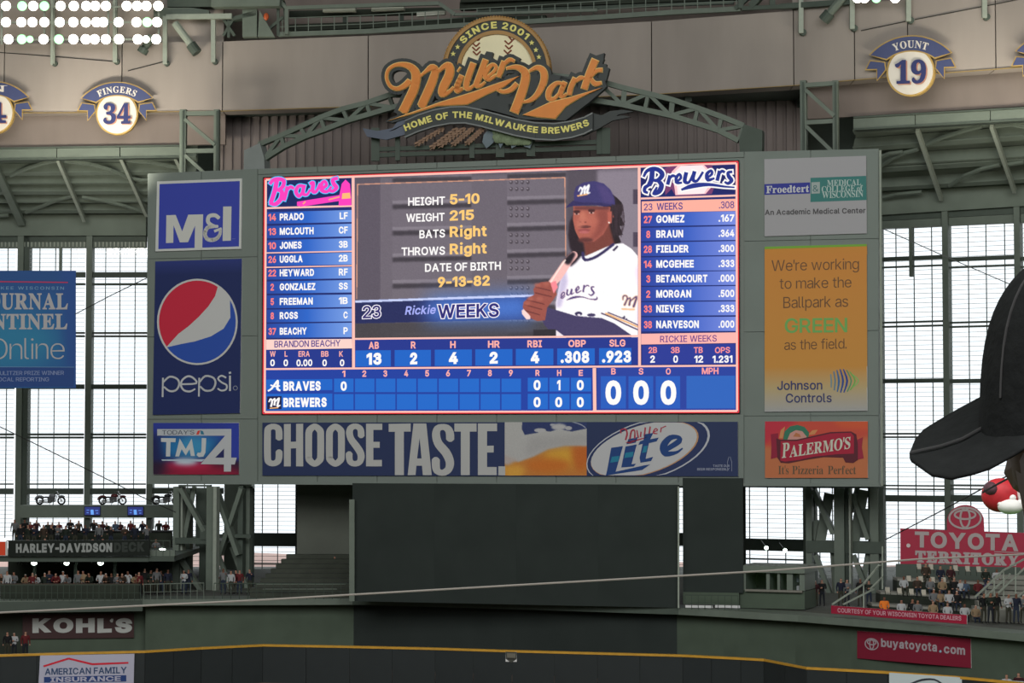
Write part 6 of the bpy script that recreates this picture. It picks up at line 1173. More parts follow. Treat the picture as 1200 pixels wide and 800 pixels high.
# ---- arched truss on top of the cabinet, passing behind the sign
AT = empty('arched_truss', BP.pt(600, 185, -1), 'green steel arched truss rising from the scoreboard top behind the park sign', 'truss')
TO = -.9
topL = [(304, 169.5), (330, 159), (352, 149), (376, 138), (402, 128), (430, 121), (456, 112)]; botL = [(310, 186.5), (333, 172), (359, 160), (381, 152), (408, 141.5), (434, 134), (461, 126)]
topR = [(698, 94), (732, 103.5), (760, 110), (788, 117), (818, 127), (846, 137), (872, 147.5)]; botR = [(698, 118), (730, 123), (756, 129), (786, 135.5), (814, 144), (842, 153), (866, 165)]
mid_t = [(456, 112), (520, 95), (580, 88), (640, 88), (698, 94)]; mid_b = [(461, 126), (520, 112), (580, 106), (640, 108), (698, 118)]
for T_ in (topL, botL, topR, botR, mid_t, mid_b):
    m = MB()
    for a, b in zip(T_, T_[1:]): m.bar(BP.pt(*a, TO), BP.pt(*b, TO), .5, .36)
    m.build('chord', steel, AT)
for T_, B2 in ((topL, botL), (topR, botR), (mid_t, mid_b)):
    for i, (a, b) in enumerate(zip(T_, B2)):
        MB().bar(BP.pt(*a, TO), BP.pt(*b, TO), .36, .26).build('web_post', steel, AT)
    for i in range(len(T_) - 1):
        a, b = (T_[i], B2[i + 1]) if (i % 2 == 1) == (T_ is topL) else (B2[i], T_[i + 1])
        MB().bar(BP.pt(*a, TO), BP.pt(*b, TO), .34, .26).build('web_brace', steel, AT)
q_prism(BP, [(285.5, 199), (310, 198), (309.5, 185), (304.5, 167.5), (286, 176)], TO + .5, 1.2, 'end_gusset', mat('gusset_grey', (134, 140, 138), .6, .05, 1), AT)
q_prism(BP, [(867, 178), (893, 177), (893.5, 152.5), (872, 145.5), (866, 164)], TO + .5, 1.2, 'end_gusset', steeld, AT)
# ================================================================== round number plaques on the girder
PLQ = mat('plaque_navy', (66, 74, 112), .5, .05, 2); PLO = mat('plaque_ochre_rim', (176, 146, 84), .5, .08, 2); PLW = mat('plaque_white', (214, 208, 198), .5, .05, 1)
def plaque(cx, cy, r, tilt, name_, num, label, full=True):
    pl = gplane(cx); e = empty('number_plaque', pl.pt(cx, cy + r, .3), label, 'sign')
    s = r / 24.5
    def T(L_, dy=0): return [(cx + x * s, cy + y * s + x * s * tilt) for x, y in L_]
    def pr(L_, off, d, nm, mt): MB().prism([pl.pt(x, y, off) for x, y in T(L_)], pl.n * -d).build(nm, mt, e)
    pr(ngon(0, 0, 24.7, 25.2, 40), .5, .35, 'rim', PLO); pr(ngon(0, 0, 22.8, 23.3, 40), .56, .1, 'disc', PLW)
    arcp = lambda r_, a0, a1, n=18, cy_=20: [(r_ * math.cos(math.radians(a0 + (a1 - a0) * i / n)), cy_ - r_ * math.sin(math.radians(a0 + (a1 - a0) * i / n))) for i in range(n + 1)]
    def bandq(g_, off, nm, mt):
        o_ = arcp(56 + g_, 43 - g_ * .7, 137 + g_ * .7); i_ = arcp(42 - g_, 54 - g_, 126 + g_)[::-1]; pr(o_ + i_, off, .12, nm, mt)
    bandq(1.3, .62, 'ribbon_edge', PLO); bandq(0, .66, 'ribbon', PLQ)
    for sx in (-1, 1):
        t1 = [(-41 * sx, -12), (-45 * sx, -4), (-34 * sx, -4), (-34 * sx, 7), (-26 * sx, -3), (-27 * sx, -10)]
        pr(growp(t1, 1.1), .54, .1, 'ribbon_tail_edge', PLO); pr(t1, .58, .08, 'ribbon_tail', PLQ)
    c = Canvas(pl, .70, .012); pth = arcp(44.5, 118 if len(name_) > 5 else 112, 62 if len(name_) > 5 else 68, 20)
    if name_: c.tpath(name_, T(pth), 7.4 * s, (214, 208, 200), 1, .006, serif=1)
    if num:
        x0, x1 = -16, 16
        for dx, dy, col, L_ in ((1.3, 1.0, (180, 130, 110), 0), (0, 0, (52, 58, 104), 1)):
            c.text(num, cx + (x0 + dx) * s, cy + (12 + dy) * s + x0 * s * tilt, cx + (x1 + dx) * s, cy + (12 + dy) * s + x1 * s * tilt, 23 * s, col, L_, .012, serif=1)
    if c.v: c.build('plaque_lettering', e)
plaque(137, 133, 24.5, -.005, 'FINGERS', '34', 'round white plaque numbered 34 with a navy name ribbon, hung on the beige girder')
plaque(-8.5, 132, 24.5, 0, "N", "4", 'round white plaque ending in 4, cut off by the left picture edge')
plaque(1067, 84, 28.5 * .985, -.03, 'YOUNT', '19', 'round white plaque numbered 19 with a navy name ribbon, hung on the girder')
plaque(1238, 78, 28, -.06, '', '', 'navy ribbon plaque cut off by the right picture edge')
# ================================================================== lattice towers that carry the girder
def tower(label, pl, cols, braces, plates, extra=()):
    e = empty('lattice_tower', pl.pt(cols[0][0], 700), label, 'tower')
    for x0, x1, y0, y1, off, mt in cols: pbox(pl, x0, y0, x1, y1, off, .8, 'column', mt, e)
    for a, b, wd, off in braces: MB().bar(pl.pt(*a, off), pl.pt(*b, off), wd, .3).build('diagonal_brace', steel, e)
    for x0, x1, y0, y1, off in plates: pbox(pl, x0, y0, x1, y1, off, .5, 'tie_plate', steeld, e)
    return e
TP1 = vplane(200, 154, 300, 153)
tower('green lattice tower standing below the left end of the scoreboard', TP1,
      [(202, 209, 570, 700, 0, steel), (209, 213, 570, 700, -.4, lsteel), (241, 249, 570, 702, .6, steel), (249, 253, 570, 702, .9, lsteel), (278, 284, 570, 690, -1.5, steeld), (284, 292, 570, 700, -2.5, steel), (229, 241, 572, 640, -2, steeld), (214, 222, 572, 690, -2.4, steeld), (233, 241, 640, 700, -2, steeld), (284, 294, 572, 700, -3, steeld)],
      [((212, 572), (240, 622), .6, 0), ((212, 655), (236, 692), .5, 0), ((254, 576), (280, 650), .95, -1), ((284, 572), (258, 650), .8, -1.2), ((256, 650), (272, 694), .3, -1), ((284, 568), (276, 605), .4, -2), ((272, 640), (290, 690), .5, -2.2), ((228, 570), (214, 640), .3, -1)],
      [(205, 252, 630, 637, .2), (253, 294, 626, 630, -1), (209, 246, 570, 568, .3), (234, 250, 615, 632, .3)])
TP2 = vplane(940, 151, 1040, 149)
tower('green lattice tower below the right end of the scoreboard', TP2,
      [(945, 952, 572, 722, 0, steel), (978, 990, 572, 722, .4, steel), (952, 956, 572, 700, -1, steeld), (1018, 1024, 572, 712, -1, steeld), (989, 995, 572, 722, 0, steeld), (995.5, 997.5, 572, 718, 1, lsteel), (1020, 1030, 572, 712, 0, steel), (1030, 1036, 572, 712, -.5, steeld)],
      [((954, 574), (977, 625), .9, 0), ((972, 578), (960, 640), .7, -.5), ((956, 650), (975, 702), .6, 0), ((976, 640), (980, 705), .4, -.6), ((954, 610), (960, 640), .6, -.8), ((1000, 578), (1018, 632), .9, 0), ((1012, 574), (1000, 640), .7, -.4), ((953, 576), (960, 592), .5, -.9), ((1000, 650), (1016, 690), .5, 0), ((1018, 645), (1010, 690), .35, -.5), ((1006, 566), (998, 600), .4, -.7)],
      [(945, 1036, 634, 648, .1), (945, 1036, 570, 572, -.6), (1008, 1022, 596, 630, -.2)])
for nm, pl, x0, x1, lb in (('left', vplane(200, 163, 280, 162.4), 210, 264, 'green lattice column between the beige fascia and the scoreboard top, left side'), ('right', vplane(930, 151.5, 1000, 150), 938, 990, 'green lattice column between the beige fascia and the scoreboard top, right side')):
    yb, yt = (215, 128) if nm == 'left' else (190, 94)
    e = empty('lattice_column', pl.pt((x0 + x1) / 2, yb), lb, 'column')
    for xa, xb in ((x0, x0 + 7), (x1 - 14, x1 - 8)): pbox(pl, xa, yt, xb, yb, 0, .5, 'column_chord', steel, e); pbox(pl, xa + 2.5, yt + 2, xa + 4.5, yb, .12, .1, 'channel_web', steeld, e)
    for a, b in (((x0 + 7, yt + 12), (x1 - 12, yt + 42)), ((x0 + 7, yt + 54), (x1 - 14, yt + 84))): MB().bar(pl.pt(*a, -.1), pl.pt(*b, -.1), .5, .25).build('diagonal_brace', steel, e)
    for y in (yt + 2, yt + 46): pbox(pl, x0, y, x1 - 8, y + 5, -.05, .3, 'tie_plate', steel, e)
# ================================================================== batter's eye screens and small parts between the towers
BE = vplane(347, 143, 800, 136)
e = empty('batters_eye_screen', BE.pt(604, 708), 'huge plain dark screen filling the centre under the scoreboard', 'screen')
xs = [413, 509, 605, 701, 795.5]
for a, b in zip(xs, xs[1:]): 
    q = [BE.pt(a + .05, 709 if a < 500 else 712, 0), BE.pt(b, 712, 0), BE.pt(b, 560, 0), BE.pt(a + .05, 560, 0)]; q[0].z = q[1].z = DZ + .01; q[2].z = q[3].z = 12.6
    MB().prism(q, BE.n * -.2).build('screen_panel', darkg, e)
MB().bar(BE.pt(412.5, 704, .3), BE.pt(412.5, 585, .3), .35, .3).build('post', steel, e); MB().bar(BE.pt(795, 712, .3), BE.pt(795, 570, .3), .1, .2).build('post', lsteel, e)
e = empty('backdrop_panel', wplane(380).pt(380, 700, 14), 'dark panel behind the bleachers, left of the large centre screen', 'panel')
pbox(vplane(340, 160, 420, 160), 347.5, 560, 413, 700, 0, .3, 'sheet', mat('dark_sheet', (96, 100, 92), .9, .1, .4), e)
e = empty('backdrop_panel', BE.pt(832, 714), 'dark panel between the thin light gap and the green booth', 'panel')
BE2 = vplane(795, 136.5, 870, 135.5)
pbox(BE2, 800.5, 560, 871, 694, 0, .3, 'sheet', darkg, e); pbox(BE2, 800.5, 694, 866, 708, .1, .4, 'lower_sheet', wallg, e)
for x0, x1 in ((803, 835), (838, 867)): pbox(BE2, x0, 709, x1, 712, .4, .1, 'bright_strip', mat('pale_slot_strip', (225, 225, 225), .5, 0), e)  # near-white strips in place of the bright slots
# booth
e = empty('control_booth', BE2.pt(905, 717), 'small green booth with square windows beside the right lattice tower', 'booth')
BB = vplane(866, 135.8, 944, 134.2)
pbox(BB, 867, 692, 943, 713, 0, 3, 'lower_wall', wallg, e); pbox(BB, 867, 663, 943, 671, .2, 3.4, 'roof_band', steel, e)
for x0, x1 in ((867, 874), (898, 902), (911, 914), (922, 929), (937, 943)): pbox(BB, x0, 671, x1, 692, 0, 2.8, 'corner_post', steel, e)
pbox(BB, 874, 671, 937, 692, -2.5, .2, 'rear_wall', dark, e); pbox(BB, 873, 691, 940, 693.5, .25, .3, 'counter', conc, e)
for x0, x1 in ((874, 898), (902, 911), (914, 922), (929, 937)): 
    a, b = BB.pt(x0, 692, -.1), BB.pt(x1, 671, -.1); MB().poly([(a.x, a.y, a.z), (b.x, b.y, a.z), (b.x, b.y, b.z), (a.x, a.y, b.z)]).build('pane', GLASS, e)
pbox(BB, 930, 676, 936, 682, -1, .1, 'notice', mat('pale_notice', (150, 160, 165), .7, 0), e); pbox(BB, 929.5, 686, 936.5, 692, -1, .3, 'cabinet', white, e)
# ================================================================== dark bleachers left of centre
e = empty('bleachers', at(350, 702, 148), 'dark empty bleacher rows below the small bright window left of centre', 'bleachers')
seatd = mat('dark_bleacher', (66, 70, 62), .9, .15, 1)
for i in range(9):
    y = 700 - i * 5.6; Yd = 145 + i * .9; x0 = 294 + max(0, (i - 1)) * 6.0
    z1 = Z(y - 5.6, Yd); a = X(x0, Yd); b = X(412, Yd)
    MB().box((a, Yd, DZ), (b, Yd + .9, z1)).build('bleacher_step', seatd, e)
for y, x0, x1 in ((690, 308, 395), (684, 300, 405)): MB().bar(at(x0, y, 144.6), at(x1, y, 144.6), .07, .07).build('handrail', steel, e)
# ================================================================== left decks
UD = 7.7                             # upper deck floor
YD = 146
x0, x1 = X(-30, YD), X(205, YD)
dk = empty('floor_upper_deck', (x0 / 2 + x1 / 2, YD, UD), kind='structure')
MB().box((x0, YD, UD - .52), (X(175, YD), YD + .4, UD - .17)).build('deck_edge_beam', steeld, dk)
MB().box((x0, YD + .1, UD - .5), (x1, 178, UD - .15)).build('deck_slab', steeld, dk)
MB().box((X(176, YD), YD + .3, UD - .35), (x1, YD + .6, UD + .25)).build('deck_edge_beam', steel, dk)
for x in (40, 88, 134): MB().box((X(x, 149), 149, DZ), (X(x, 149) + .22, 149.2, UD - .5)).build('deck_column', steeld, dk)
MB().box((X(11, 158), 158, DZ), (X(203, 158), 158.3, UD - .5)).build('wall_deck_rear', dark, kind='structure')
MB().box((X(165, 151), 151, DZ), (X(203, 151), 151.2, UD - .45)).build('wall_deck_side', dark, kind='structure')
m = MB()
for y in (646.5, 650, 653): m.bar(at(20, y, 157.5), at(95, y, 157.5), .25, .2)
# fascia sign
Q0 = vplane(0, 145.9, 200, 145.9)
q = [(9.5, 651.5), (175, 651), (175, 632.5), (9.5, 633.5)]
e, c = ad('fascia_sign', q, 'long black fascia sign with pale block lettering along the upper deck', pl=Q0, th=.25, frame_m=black)
c.poly(q, (18, 26, 20), 0); c.text('HARLEY-DAVIDSON', 18.6, 647.6, 131.4, 646.6, 10.7, (150, 154, 152), 2, .05); c.text('DECK', 133.5, 647, 169.5, 646, 11.4, (52, 58, 54), 2, .055); c.build('printed_face', e)
q = [(-12, 650.5), (6.3, 650.5), (6.3, 634.5), (-12, 634.5)]
e, c = ad('fascia_sign', q, 'orange-red board with a white edge, at the far left of the upper deck', pl=Q0, th=.25)
c.poly([(-12, 650.8), (9, 650.8), (9, 634.5), (-12, 634.5)], (200, 200, 196), 0); c.poly(q, (222, 74, 44), 1); c.build('printed_face', e)
# rails
def rail(name, label, pts, h=1.05, n=12, mt=lsteel, group=None):
    e = empty(name, pts[0], label, 'railing', group)
    for a, b in zip(pts, pts[1:]):
        a, b = Vector(a), Vector(b); up = Vector((0, 0, 1))
        MB().bar(a + up * h, b + up * h, .06).build('top_rail', mt, e); MB().bar(a + up * h * .5, b + up * h * .5, .03).build('mid_rail', mt, e)
        for i in range(n + 1):
            p = a.lerp(b, i / n); MB().bar(p, p + up * h, .04).build('rail_post', mt, e)
    return e
rdark = mat('rail_dark_green', (58, 70, 60), .6, .05, 2)
rail('deck_rail', 'dark railing along the front of the upper deck, above the black fascia sign', [(X(9, YD + .3), YD + .3, UD - .15), (X(200, YD + .3), YD + .3, UD - .15)], n=24, mt=rdark)
rail('deck_rail', 'dark railing along the front edge of the lower left deck', [(X(0, 142.3), 142.3, DZ), (X(166, 142.5), 142.5, DZ)], n=24, mt=rdark)
rail('deck_rail', 'green railing at the foot of the left lattice tower', [(X(170, 143), 143, DZ), (X(240, 144.4), 144.4, DZ)], n=9, mt=steel)
rail('deck_rail', 'thin green railing in front of the dark bleachers', [(X(252, 144), 144, DZ), (X(410, 143.6), 143.6, DZ)], n=16, mt=rdark)
rail('deck_rail', 'low railing in front of the green booth', [(X(802, 135), 135, DZ), (X(864, 134.4), 134.4, DZ)], h=.9, n=8, mt=rdark)
# counters the lower crowd leans on
e = empty('drink_rail_or_backing', (X(80, 144), 144, DZ), 'long dark counter behind the lower deck railing', 'counter')
MB().box((X(2, 144), 144, DZ + .95), (X(164, 144), 144.4, DZ + 1.02)).build('counter_or_backing_top', mat('dark_wood_counter', (70, 60, 50), .6, .1, 3), e)
MB().box((X(2, 144), 144.1, DZ), (X(164, 144), 144.3, DZ + .95)).build('counter_or_backing_front', dark, e)
# display ledge with motorcycles and two screens
YL = 172
LG = empty('display_ledge', (X(100, YL), YL, Z(606, YL)), 'deep green ledge carrying three motorcycles in front of the left windows', 'ledge')
MB().box((X(24, YL), YL, Z(606.5, YL)), (X(205, YL), YL + 2.2, Z(592, YL))).build('ledge_beam', steel, LG)
for x in (26, 99, 172): MB().box((X(x, YL), YL + .5, UD - .15), (X(x + 5, YL), YL + 1.2, Z(606.5, YL))).build('ledge_post', steeld, LG)
def screen(px, label):
    e = empty('wall_screen', at(px + 9, 603, YL - .2), label, 'screen')
    MB().box(at(px, 604, YL - .25), at(px + 19.5, 593, YL - .02)).build('bezel', black, e)
    pl = vplane(0, YL - .25, 100, YL - .25); c = Canvas(pl, .02, .01)
    c.poly([(px + .8, 603.2), (px + 18.7, 603.2), (px + 18.7, 593.8), (px + .8, 593.8)], (46, 56, 120), 0); c.poly([(px + 8, 602.8), (px + 11.5, 602.8), (px + 11, 597), (px + 7.5, 597)], (110, 170, 250), 1)
    for dx, dy, w_ in ((3, 597.5, 3), (3, 600.5, 2.4), (13, 598, 3.6), (14, 601, 2.6)): c.line((px + dx, dy), (px + dx + w_, dy), 1.1, (90, 130, 220), 1)
    c.build('lit_face', e, LED)
screen(98.5, 'small blue lit screen under the ledge, left of the middle motorcycle'); screen(149, 'small blue lit screen under the ledge, right of the middle motorcycle')
tyre = mat('tyre_rubber', (28, 28, 28), .9, .05, 4); paint1 = mat('motorcycle_silver_paint', (120, 122, 126), .3, .05, 2); paint2 = mat('motorcycle_black_paint', (34, 36, 38), .3, .05, 2); redp = mat('motorcycle_dark_red_paint', (90, 30, 34), .3, .05, 2)
def motorcycle(px, label, paint, flip=1, wb=1.62):
    z0 = Z(592, YL) + .02; o = Vector((X(px, YL + .6), YL + .6, z0)); e = empty('motorcycle', o, label, 'motorcycle')
    T = lambda x, z, y=0: o + Vector((x * flip, y, z))
    for x, r in ((-wb / 2, .33), (wb / 2, .34)):
        w_ = MB(); 
        n = 20
        for i in range(n):
            a, b = 2 * math.pi * i / n, 2 * math.pi * (i + 1) / n
            w_.bar(T(x + (r - .06) * math.cos(a), r + (r - .06) * math.sin(a)), T(x + (r - .06) * math.cos(b), r + (r - .06) * math.sin(b)), .12, .12, up=(0, 1, 0))
        wh = w_.build('wheel', tyre, e)
        s_ = MB(); s_.tube(T(x, r, -.06), T(x, r, .06), .05, 8)
        for i in range(9):
            a = 2 * math.pi * i / 9; s_.bar(T(x, r), T(x + (r - .1) * math.cos(a), r + (r - .1) * math.sin(a)), .02, .02, up=(0, 1, 0))
        h_ = s_.build('spokes', chrome, None); h_.parent = wh; h_.location = WL[h_] - WL[wh]
    MB().bar(T(wb / 2, .34, -.08), T(wb / 2 - .32, .98, -.08), .05).bar(T(wb / 2, .34, .08), T(wb / 2 - .32, .98, .08), .05).build('front_fork', chrome, e)
    MB().path([T(wb / 2 - .32, .98, 0), T(wb / 2 - .36, 1.08, .25), T(wb / 2 - .55, 1.06, .38)], .02).path([T(wb / 2 - .32, .98, 0), T(wb / 2 - .36, 1.08, -.25), T(wb / 2 - .55, 1.06, -.38)], .02).build('handlebar', chrome, e)
    MB().ball(T(wb / 2 - .24, .86), .09, .1, .1, 10, 6).build('headlamp', chrome, e)
    MB().ball(T(.14, .74), .30, .14, .15, 12, 8).build('fuel_tank', paint, e, smooth=True)
    MB().ball(T(-.34, .62), .30, .14, .07, 12, 6).build('saddle', black, e, smooth=True)
    MB().prism([T(-.2, .22, -.13), T(.32, .22, -.13), (T(.36, .6, -.13)), T(.05, .68, -.13), T(-.24, .55, -.13)], (0, .26, 0)).tube(T(.02, .3, -.2), T(.02, .3, .2), .12, 12).build('engine', mat('engine_grey', (78, 80, 82), .4, .1, 4, metal=.5), e)
    MB().path([T(.2, .3, -.2), T(.05, .18, -.22), T(-.95, .2, -.22)], .045, 8).path([T(.2, .4, -.2), T(0, .3, -.22), T(-.85, .3, -.22)], .04, 8).build('exhaust_pipe', chrome, e)
    for x, r, a0, a1 in ((-wb / 2, .38, 30, 170), (wb / 2, .38, 50, 130)):
        m = MB(); n = 8
        for i in range(n):
            a, b = math.radians(a0 + (a1 - a0) * i / n), math.radians(a0 + (a1 - a0) * (i + 1) / n); m.bar(T(x + r * math.cos(a), .34 + r * math.sin(a)), T(x + r * math.cos(b), .34 + r * math.sin(b)), .16, .02, up=(0, 1, 0))
        m.build('mudguard', paint, e)
    MB().bar(T(-wb / 2, .33), T(-.2, .45), .06).bar(T(-.25, .6), T(wb / 2 - .36, .92), .06).bar(T(-.2, .25), T(.4, .3), .06).bar(T(.4, .3), T(wb / 2 - .34, .85), .05).build('frame_tube', black, e)
    MB().bar(T(0, .2, -.1), T(-.05, .03, -.26), .03).build('side_stand', chrome, e)
motorcycle(60, 'silver motorcycle on the ledge, leftmost of the three', paint1, 1, 1.75); motorcycle(132.5, 'dark motorcycle with a round rear wheel in the middle of the ledge', redp, 1, 1.62); motorcycle(195, 'black motorcycle half hidden behind the left lattice tower', paint2, 1, 1.6)
# ceiling lamps under the upper deck
lampm = mat('lamp_lit_white', (235, 255, 240), .5, 0, emit=9)
for px, py, Yc, lb in ((40, 658.5, 148, 'leftmost of the three lamps under the upper deck'), (78.5, 658.5, 148, 'middle one of the three lamps under the upper deck'), (118, 658.5, 148, 'rightmost of the three lamps under the upper deck'), (190.5, 642, 149, 'single round lamp beside the left lattice tower, by the deck end')):
    p = at(px, py, Yc); e = empty('ceiling_lamp', p, 'small round lit ' + lb, 'lamp', 'round lamps under the left deck')
    MB().lathe(p + Vector((0, 0, -.05)), (0, -.35, -1), [(-.2, .08), (-.1, .2), (0, .23)], 12).build('lamp_housing', steeld, e); MB().ball(p + Vector((0, -.03, -.06)), .21, .16, .15, 12, 6).build('lamp_globe', lampm, e)
    MB().bar(p + Vector((0, 0, .1)), (p.x, p.y, UD - .45 if px < 150 else UD - .1), .05).build('lamp_stem', steeld, e)
for px, py, Yc, pl_, lb in ((275, 636, 160, None, 'small warm spot lamp beside the X braces, left one'), (282.5, 634.5, 160, None, 'small warm spot lamp beside the X braces, right one'), (898, 641.5, 164, None, 'small white spot lamp on the beam above the booth, left one'), (920, 644.5, 164, None, 'small white spot lamp on the beam above the booth, right one'), (957, 687, 152, None, 'bright warm lamp low in the right lattice tower')):
    p = at(px, py, Yc); e = empty('spot_lamp', p, lb, 'lamp')
    MB().lathe(p, (0, -1, -.3), [(-.35, .1), (-.1, .16), (0, .18)], 10).build('lamp_housing', steeld, e); MB().ball(p + Vector((0, -.04, -.02)), .16, .1, .14, 10, 6).build('lamp_globe', mat('lamp_lit_warm', (255, 225, 180), .5, 0, emit=8) if 'warm' in lb else lampm, e)
    MB().bar(p + Vector((0, .2, .05)), p + Vector((0, 3.5, .4)), .06).build('lamp_arm', steeld, e)
# ================================================================== signs on the field-side walls
def wall_plane(xa, xb, off):
    pts = []
    for i, (a, b) in enumerate(zip(LN, LN[1:])):
        if a[0] <= (xa + xb) / 2 <= b[0]:
            p, q = lp[i], lp[i + 1]; d = q - p; return Plane(p + Vector((0, off, 0)), (d.y, -d.x, 0))
KW = wall_plane(20, 150, 2.2 - .02)
q = [(26.5, 748.5), (157, 747), (157, 718), (26.5, 720)]
e, c = ad('wall_sign', q, "dark maroon wall sign with white capital letters below the left deck", pl=KW)
c.poly(q, (66, 46, 46), 0)
for t, a, b, wd in (('K', 38, 60.5, 0), ('O', 62.5, 86, 0), ('H', 89, 111, 0), ('L', 114, 131, 0), ('S', 134.5, 155, 0)): c.text(t, a, 741.5, b, 740.8, 17, (178, 182, 178), 2, .055)
c.poly([(128.5, 727), (130.5, 724.5), (133, 725), (132, 729), (130, 729)], (178, 182, 178), 3)
c.build('printed_face', e)
def fence_plane(xm, off=0):
    for i, (a, b) in enumerate(zip(FN, FN[1:])):
        if a[0] <= xm <= b[0]: d = fp[i + 1] - fp[i]; return Plane(fp[i], (d.y, -d.x, 0))
AF = vplane(45, 130.9, 157, 132.45)
q = [(44.5, 812), (156.5, 810), (157.5, 765.8), (47, 768)]
e, c = ad('padded_wall_sign', q, 'white insurance sign with a red roof line on the left outfield wall', pl=AF, th=.06)
c.poly(q, (178, 178, 196), 0); c.stroke([(51, 780.5, 2.2), (80.5, 771.3, 2.2)], (206, 40, 60), 2).stroke([(80.5, 771.3, 2.2), (108, 778, 2.4)], (206, 40, 60), 2).stroke([(108, 778, 2.4), (150.5, 776.3, 2)], (206, 40, 60), 2)
c.text('AMERICAN FAMILY', 52.5, 790.6, 148.5, 788.6, 7.6, (56, 78, 112), 2, .02); c.poly([(51.5, 799.5), (148, 798.3), (148, 790.8), (51.5, 793)], (42, 66, 122), 2); c.text('INSURANCE', 59, 799, 141.5, 797.5, 5.6, (178, 178, 196), 3, .03)
c.build('printed_face', e)
q = [(1042, 830), (1215, 842), (1215, 799.3), (1042, 788)]
e, c = ad('padded_wall_sign', q, 'pale white sign on the right outfield wall, mostly below the picture', pl=fence_plane(1080), th=.06)
c.poly(q, (196, 208, 210), 0); c.stroke([(1065, 802, 2), (1080, 796.5, 2.5), (1095, 796, 2), (1105, 802, 2)], (60, 66, 74), 2); c.build('printed_face', e)
BY_ = vplane(1004, 128.3, 1138, 121.7)
RED = (128, 34, 54)
q = [(1004.5, 771), (1138, 782.5), (1137.5, 748), (1004.5, 738.8)]
e, c = ad('wall_sign', q, 'dark red website sign with a grey oval emblem on the right wall', pl=BY_)
c.poly(q, RED, 0); GY = (170, 160, 166)
def emblem(c, cx, cy, rx, ry, w_, col, L=2, sl_=0):
    for s_ in (ngon(cx, cy, rx, ry, 28), ngon(cx, cy - ry * .32 , rx * .66, ry * .42, 20), ngon(cx, cy - ry * .02, rx * .3, ry * .93, 20)):
        s_ = [(x, y + (x - cx) * sl_) for x, y in s_]; c.stroke([(x, y, w_) for x, y in s_ + s_[:1]], col, L)
emblem(c, 1021.5, 754.5, 7.6, 6.4, 1.3, GY, 2, .08)
c.text('buyatoyota', 1032.5, 757.5, 1098, 763.4, 9.8, GY, 2, .03, hr=10.6); c.poly(ngon(1102, 763, 1.5, n=10), (150, 180, 200), 2); c.text('com', 1106, 765, 1131, 767.2, 10.4, GY, 2, .03); c.build('printed_face', e)
CO = vplane(974, 128.5, 1133, 120.7)
q = [(974, 718.5), (1133, 731.2), (1133, 720.4), (974, 709.2)]
e, c = ad('rail_banner', q, 'long red banner with small white lettering along the right deck rail', pl=CO, th=.05)
c.poly(q, (160, 36, 62), 0); c.text('COURTESY OF YOUR WISCONSIN TOYOTA DEALERS', 981.5, 717.2, 1126.5, 727, 5.2, (206, 160, 172), 2, .02); c.build('printed_face', e)
# fence emblem
FE = fence_plane(598)
e, c = ad('wall_emblem', [(592.5, 775), (605.5, 775.2), (605.5, 763.6), (592.5, 763.2)], 'tiny faded shield emblem on the centre of the outfield wall', pl=FE, th=.02)
c.poly([(592.5, 763.4), (605.5, 763.8), (605.3, 772), (599, 776.5), (592.7, 771.6)], (70, 72, 66), 0); c.poly([(594, 765), (604.3, 765.3), (604, 770.6), (594.2, 770.2)], (112, 110, 100), 1); c.line((594.5, 771.6), (603.5, 771.8), 1.4, (52, 50, 46), 1); c.build('printed_face', e)
e, c = ad('hanging_banner', [(-40, 454), (86.5, 453.5), (88.5, 318), (-40, 317.6)], 'large blue newspaper banner hanging in front of the left windows', pl=vplane(-40, 158, 90, 158), th=.12)
q = [(-40, 454), (86.5, 453.5), (88.5, 318), (-40, 317.6)]
P = Paint(-40, 317, 89, 454.5, .7, (44, 98, 160)); P.poly([(-40, 310), (95, 310), (95, 345), (-40, 335)], (46, 88, 150), 6).ell(10, 400, 60, 36, (52, 140, 176), 14, .8); P.poly([(70, 310), (95, 310), (95, 460), (80, 460)], (46, 86, 156), 5)
c.grid(P, 0); c.poly([(-40, 453.6), (86.3, 453), (86.9, 430), (-40, 429.6)], (44, 76, 140), 1); c.line((-40, 429.6), (87, 430), .6, (110, 150, 190), 2); c.line((-38, 329.5), (79.5, 330.8), 1.4, (200, 60, 100), 2)
GW = (184, 182, 186)
c.text('MILWAUKEE WISCONSIN', -38, 339, 75, 339.3, 3.6, (120, 160, 196), 2, .01, space=.25)
c.text('JOURNAL', -27, 362.2, 79.6, 362.4, 18.8, GW, 2, .012, serif=1); c.text('SENTINEL', -37, 385.8, 79, 385.6, 18, GW, 2, .012, serif=1)
c.text('Online', -14, 420.8, 75.8, 420.2, 24.5, GW, 2, -.012); c.text('PULITZER PRIZE WINNER', -4, 439.3, 75, 439, 4.6, (136, 150, 190), 2, .005); c.text('LOCAL REPORTING', -6, 446.6, 57.5, 446.6, 4.6, (136, 150, 190), 2, .005); c.build('printed_face', e)
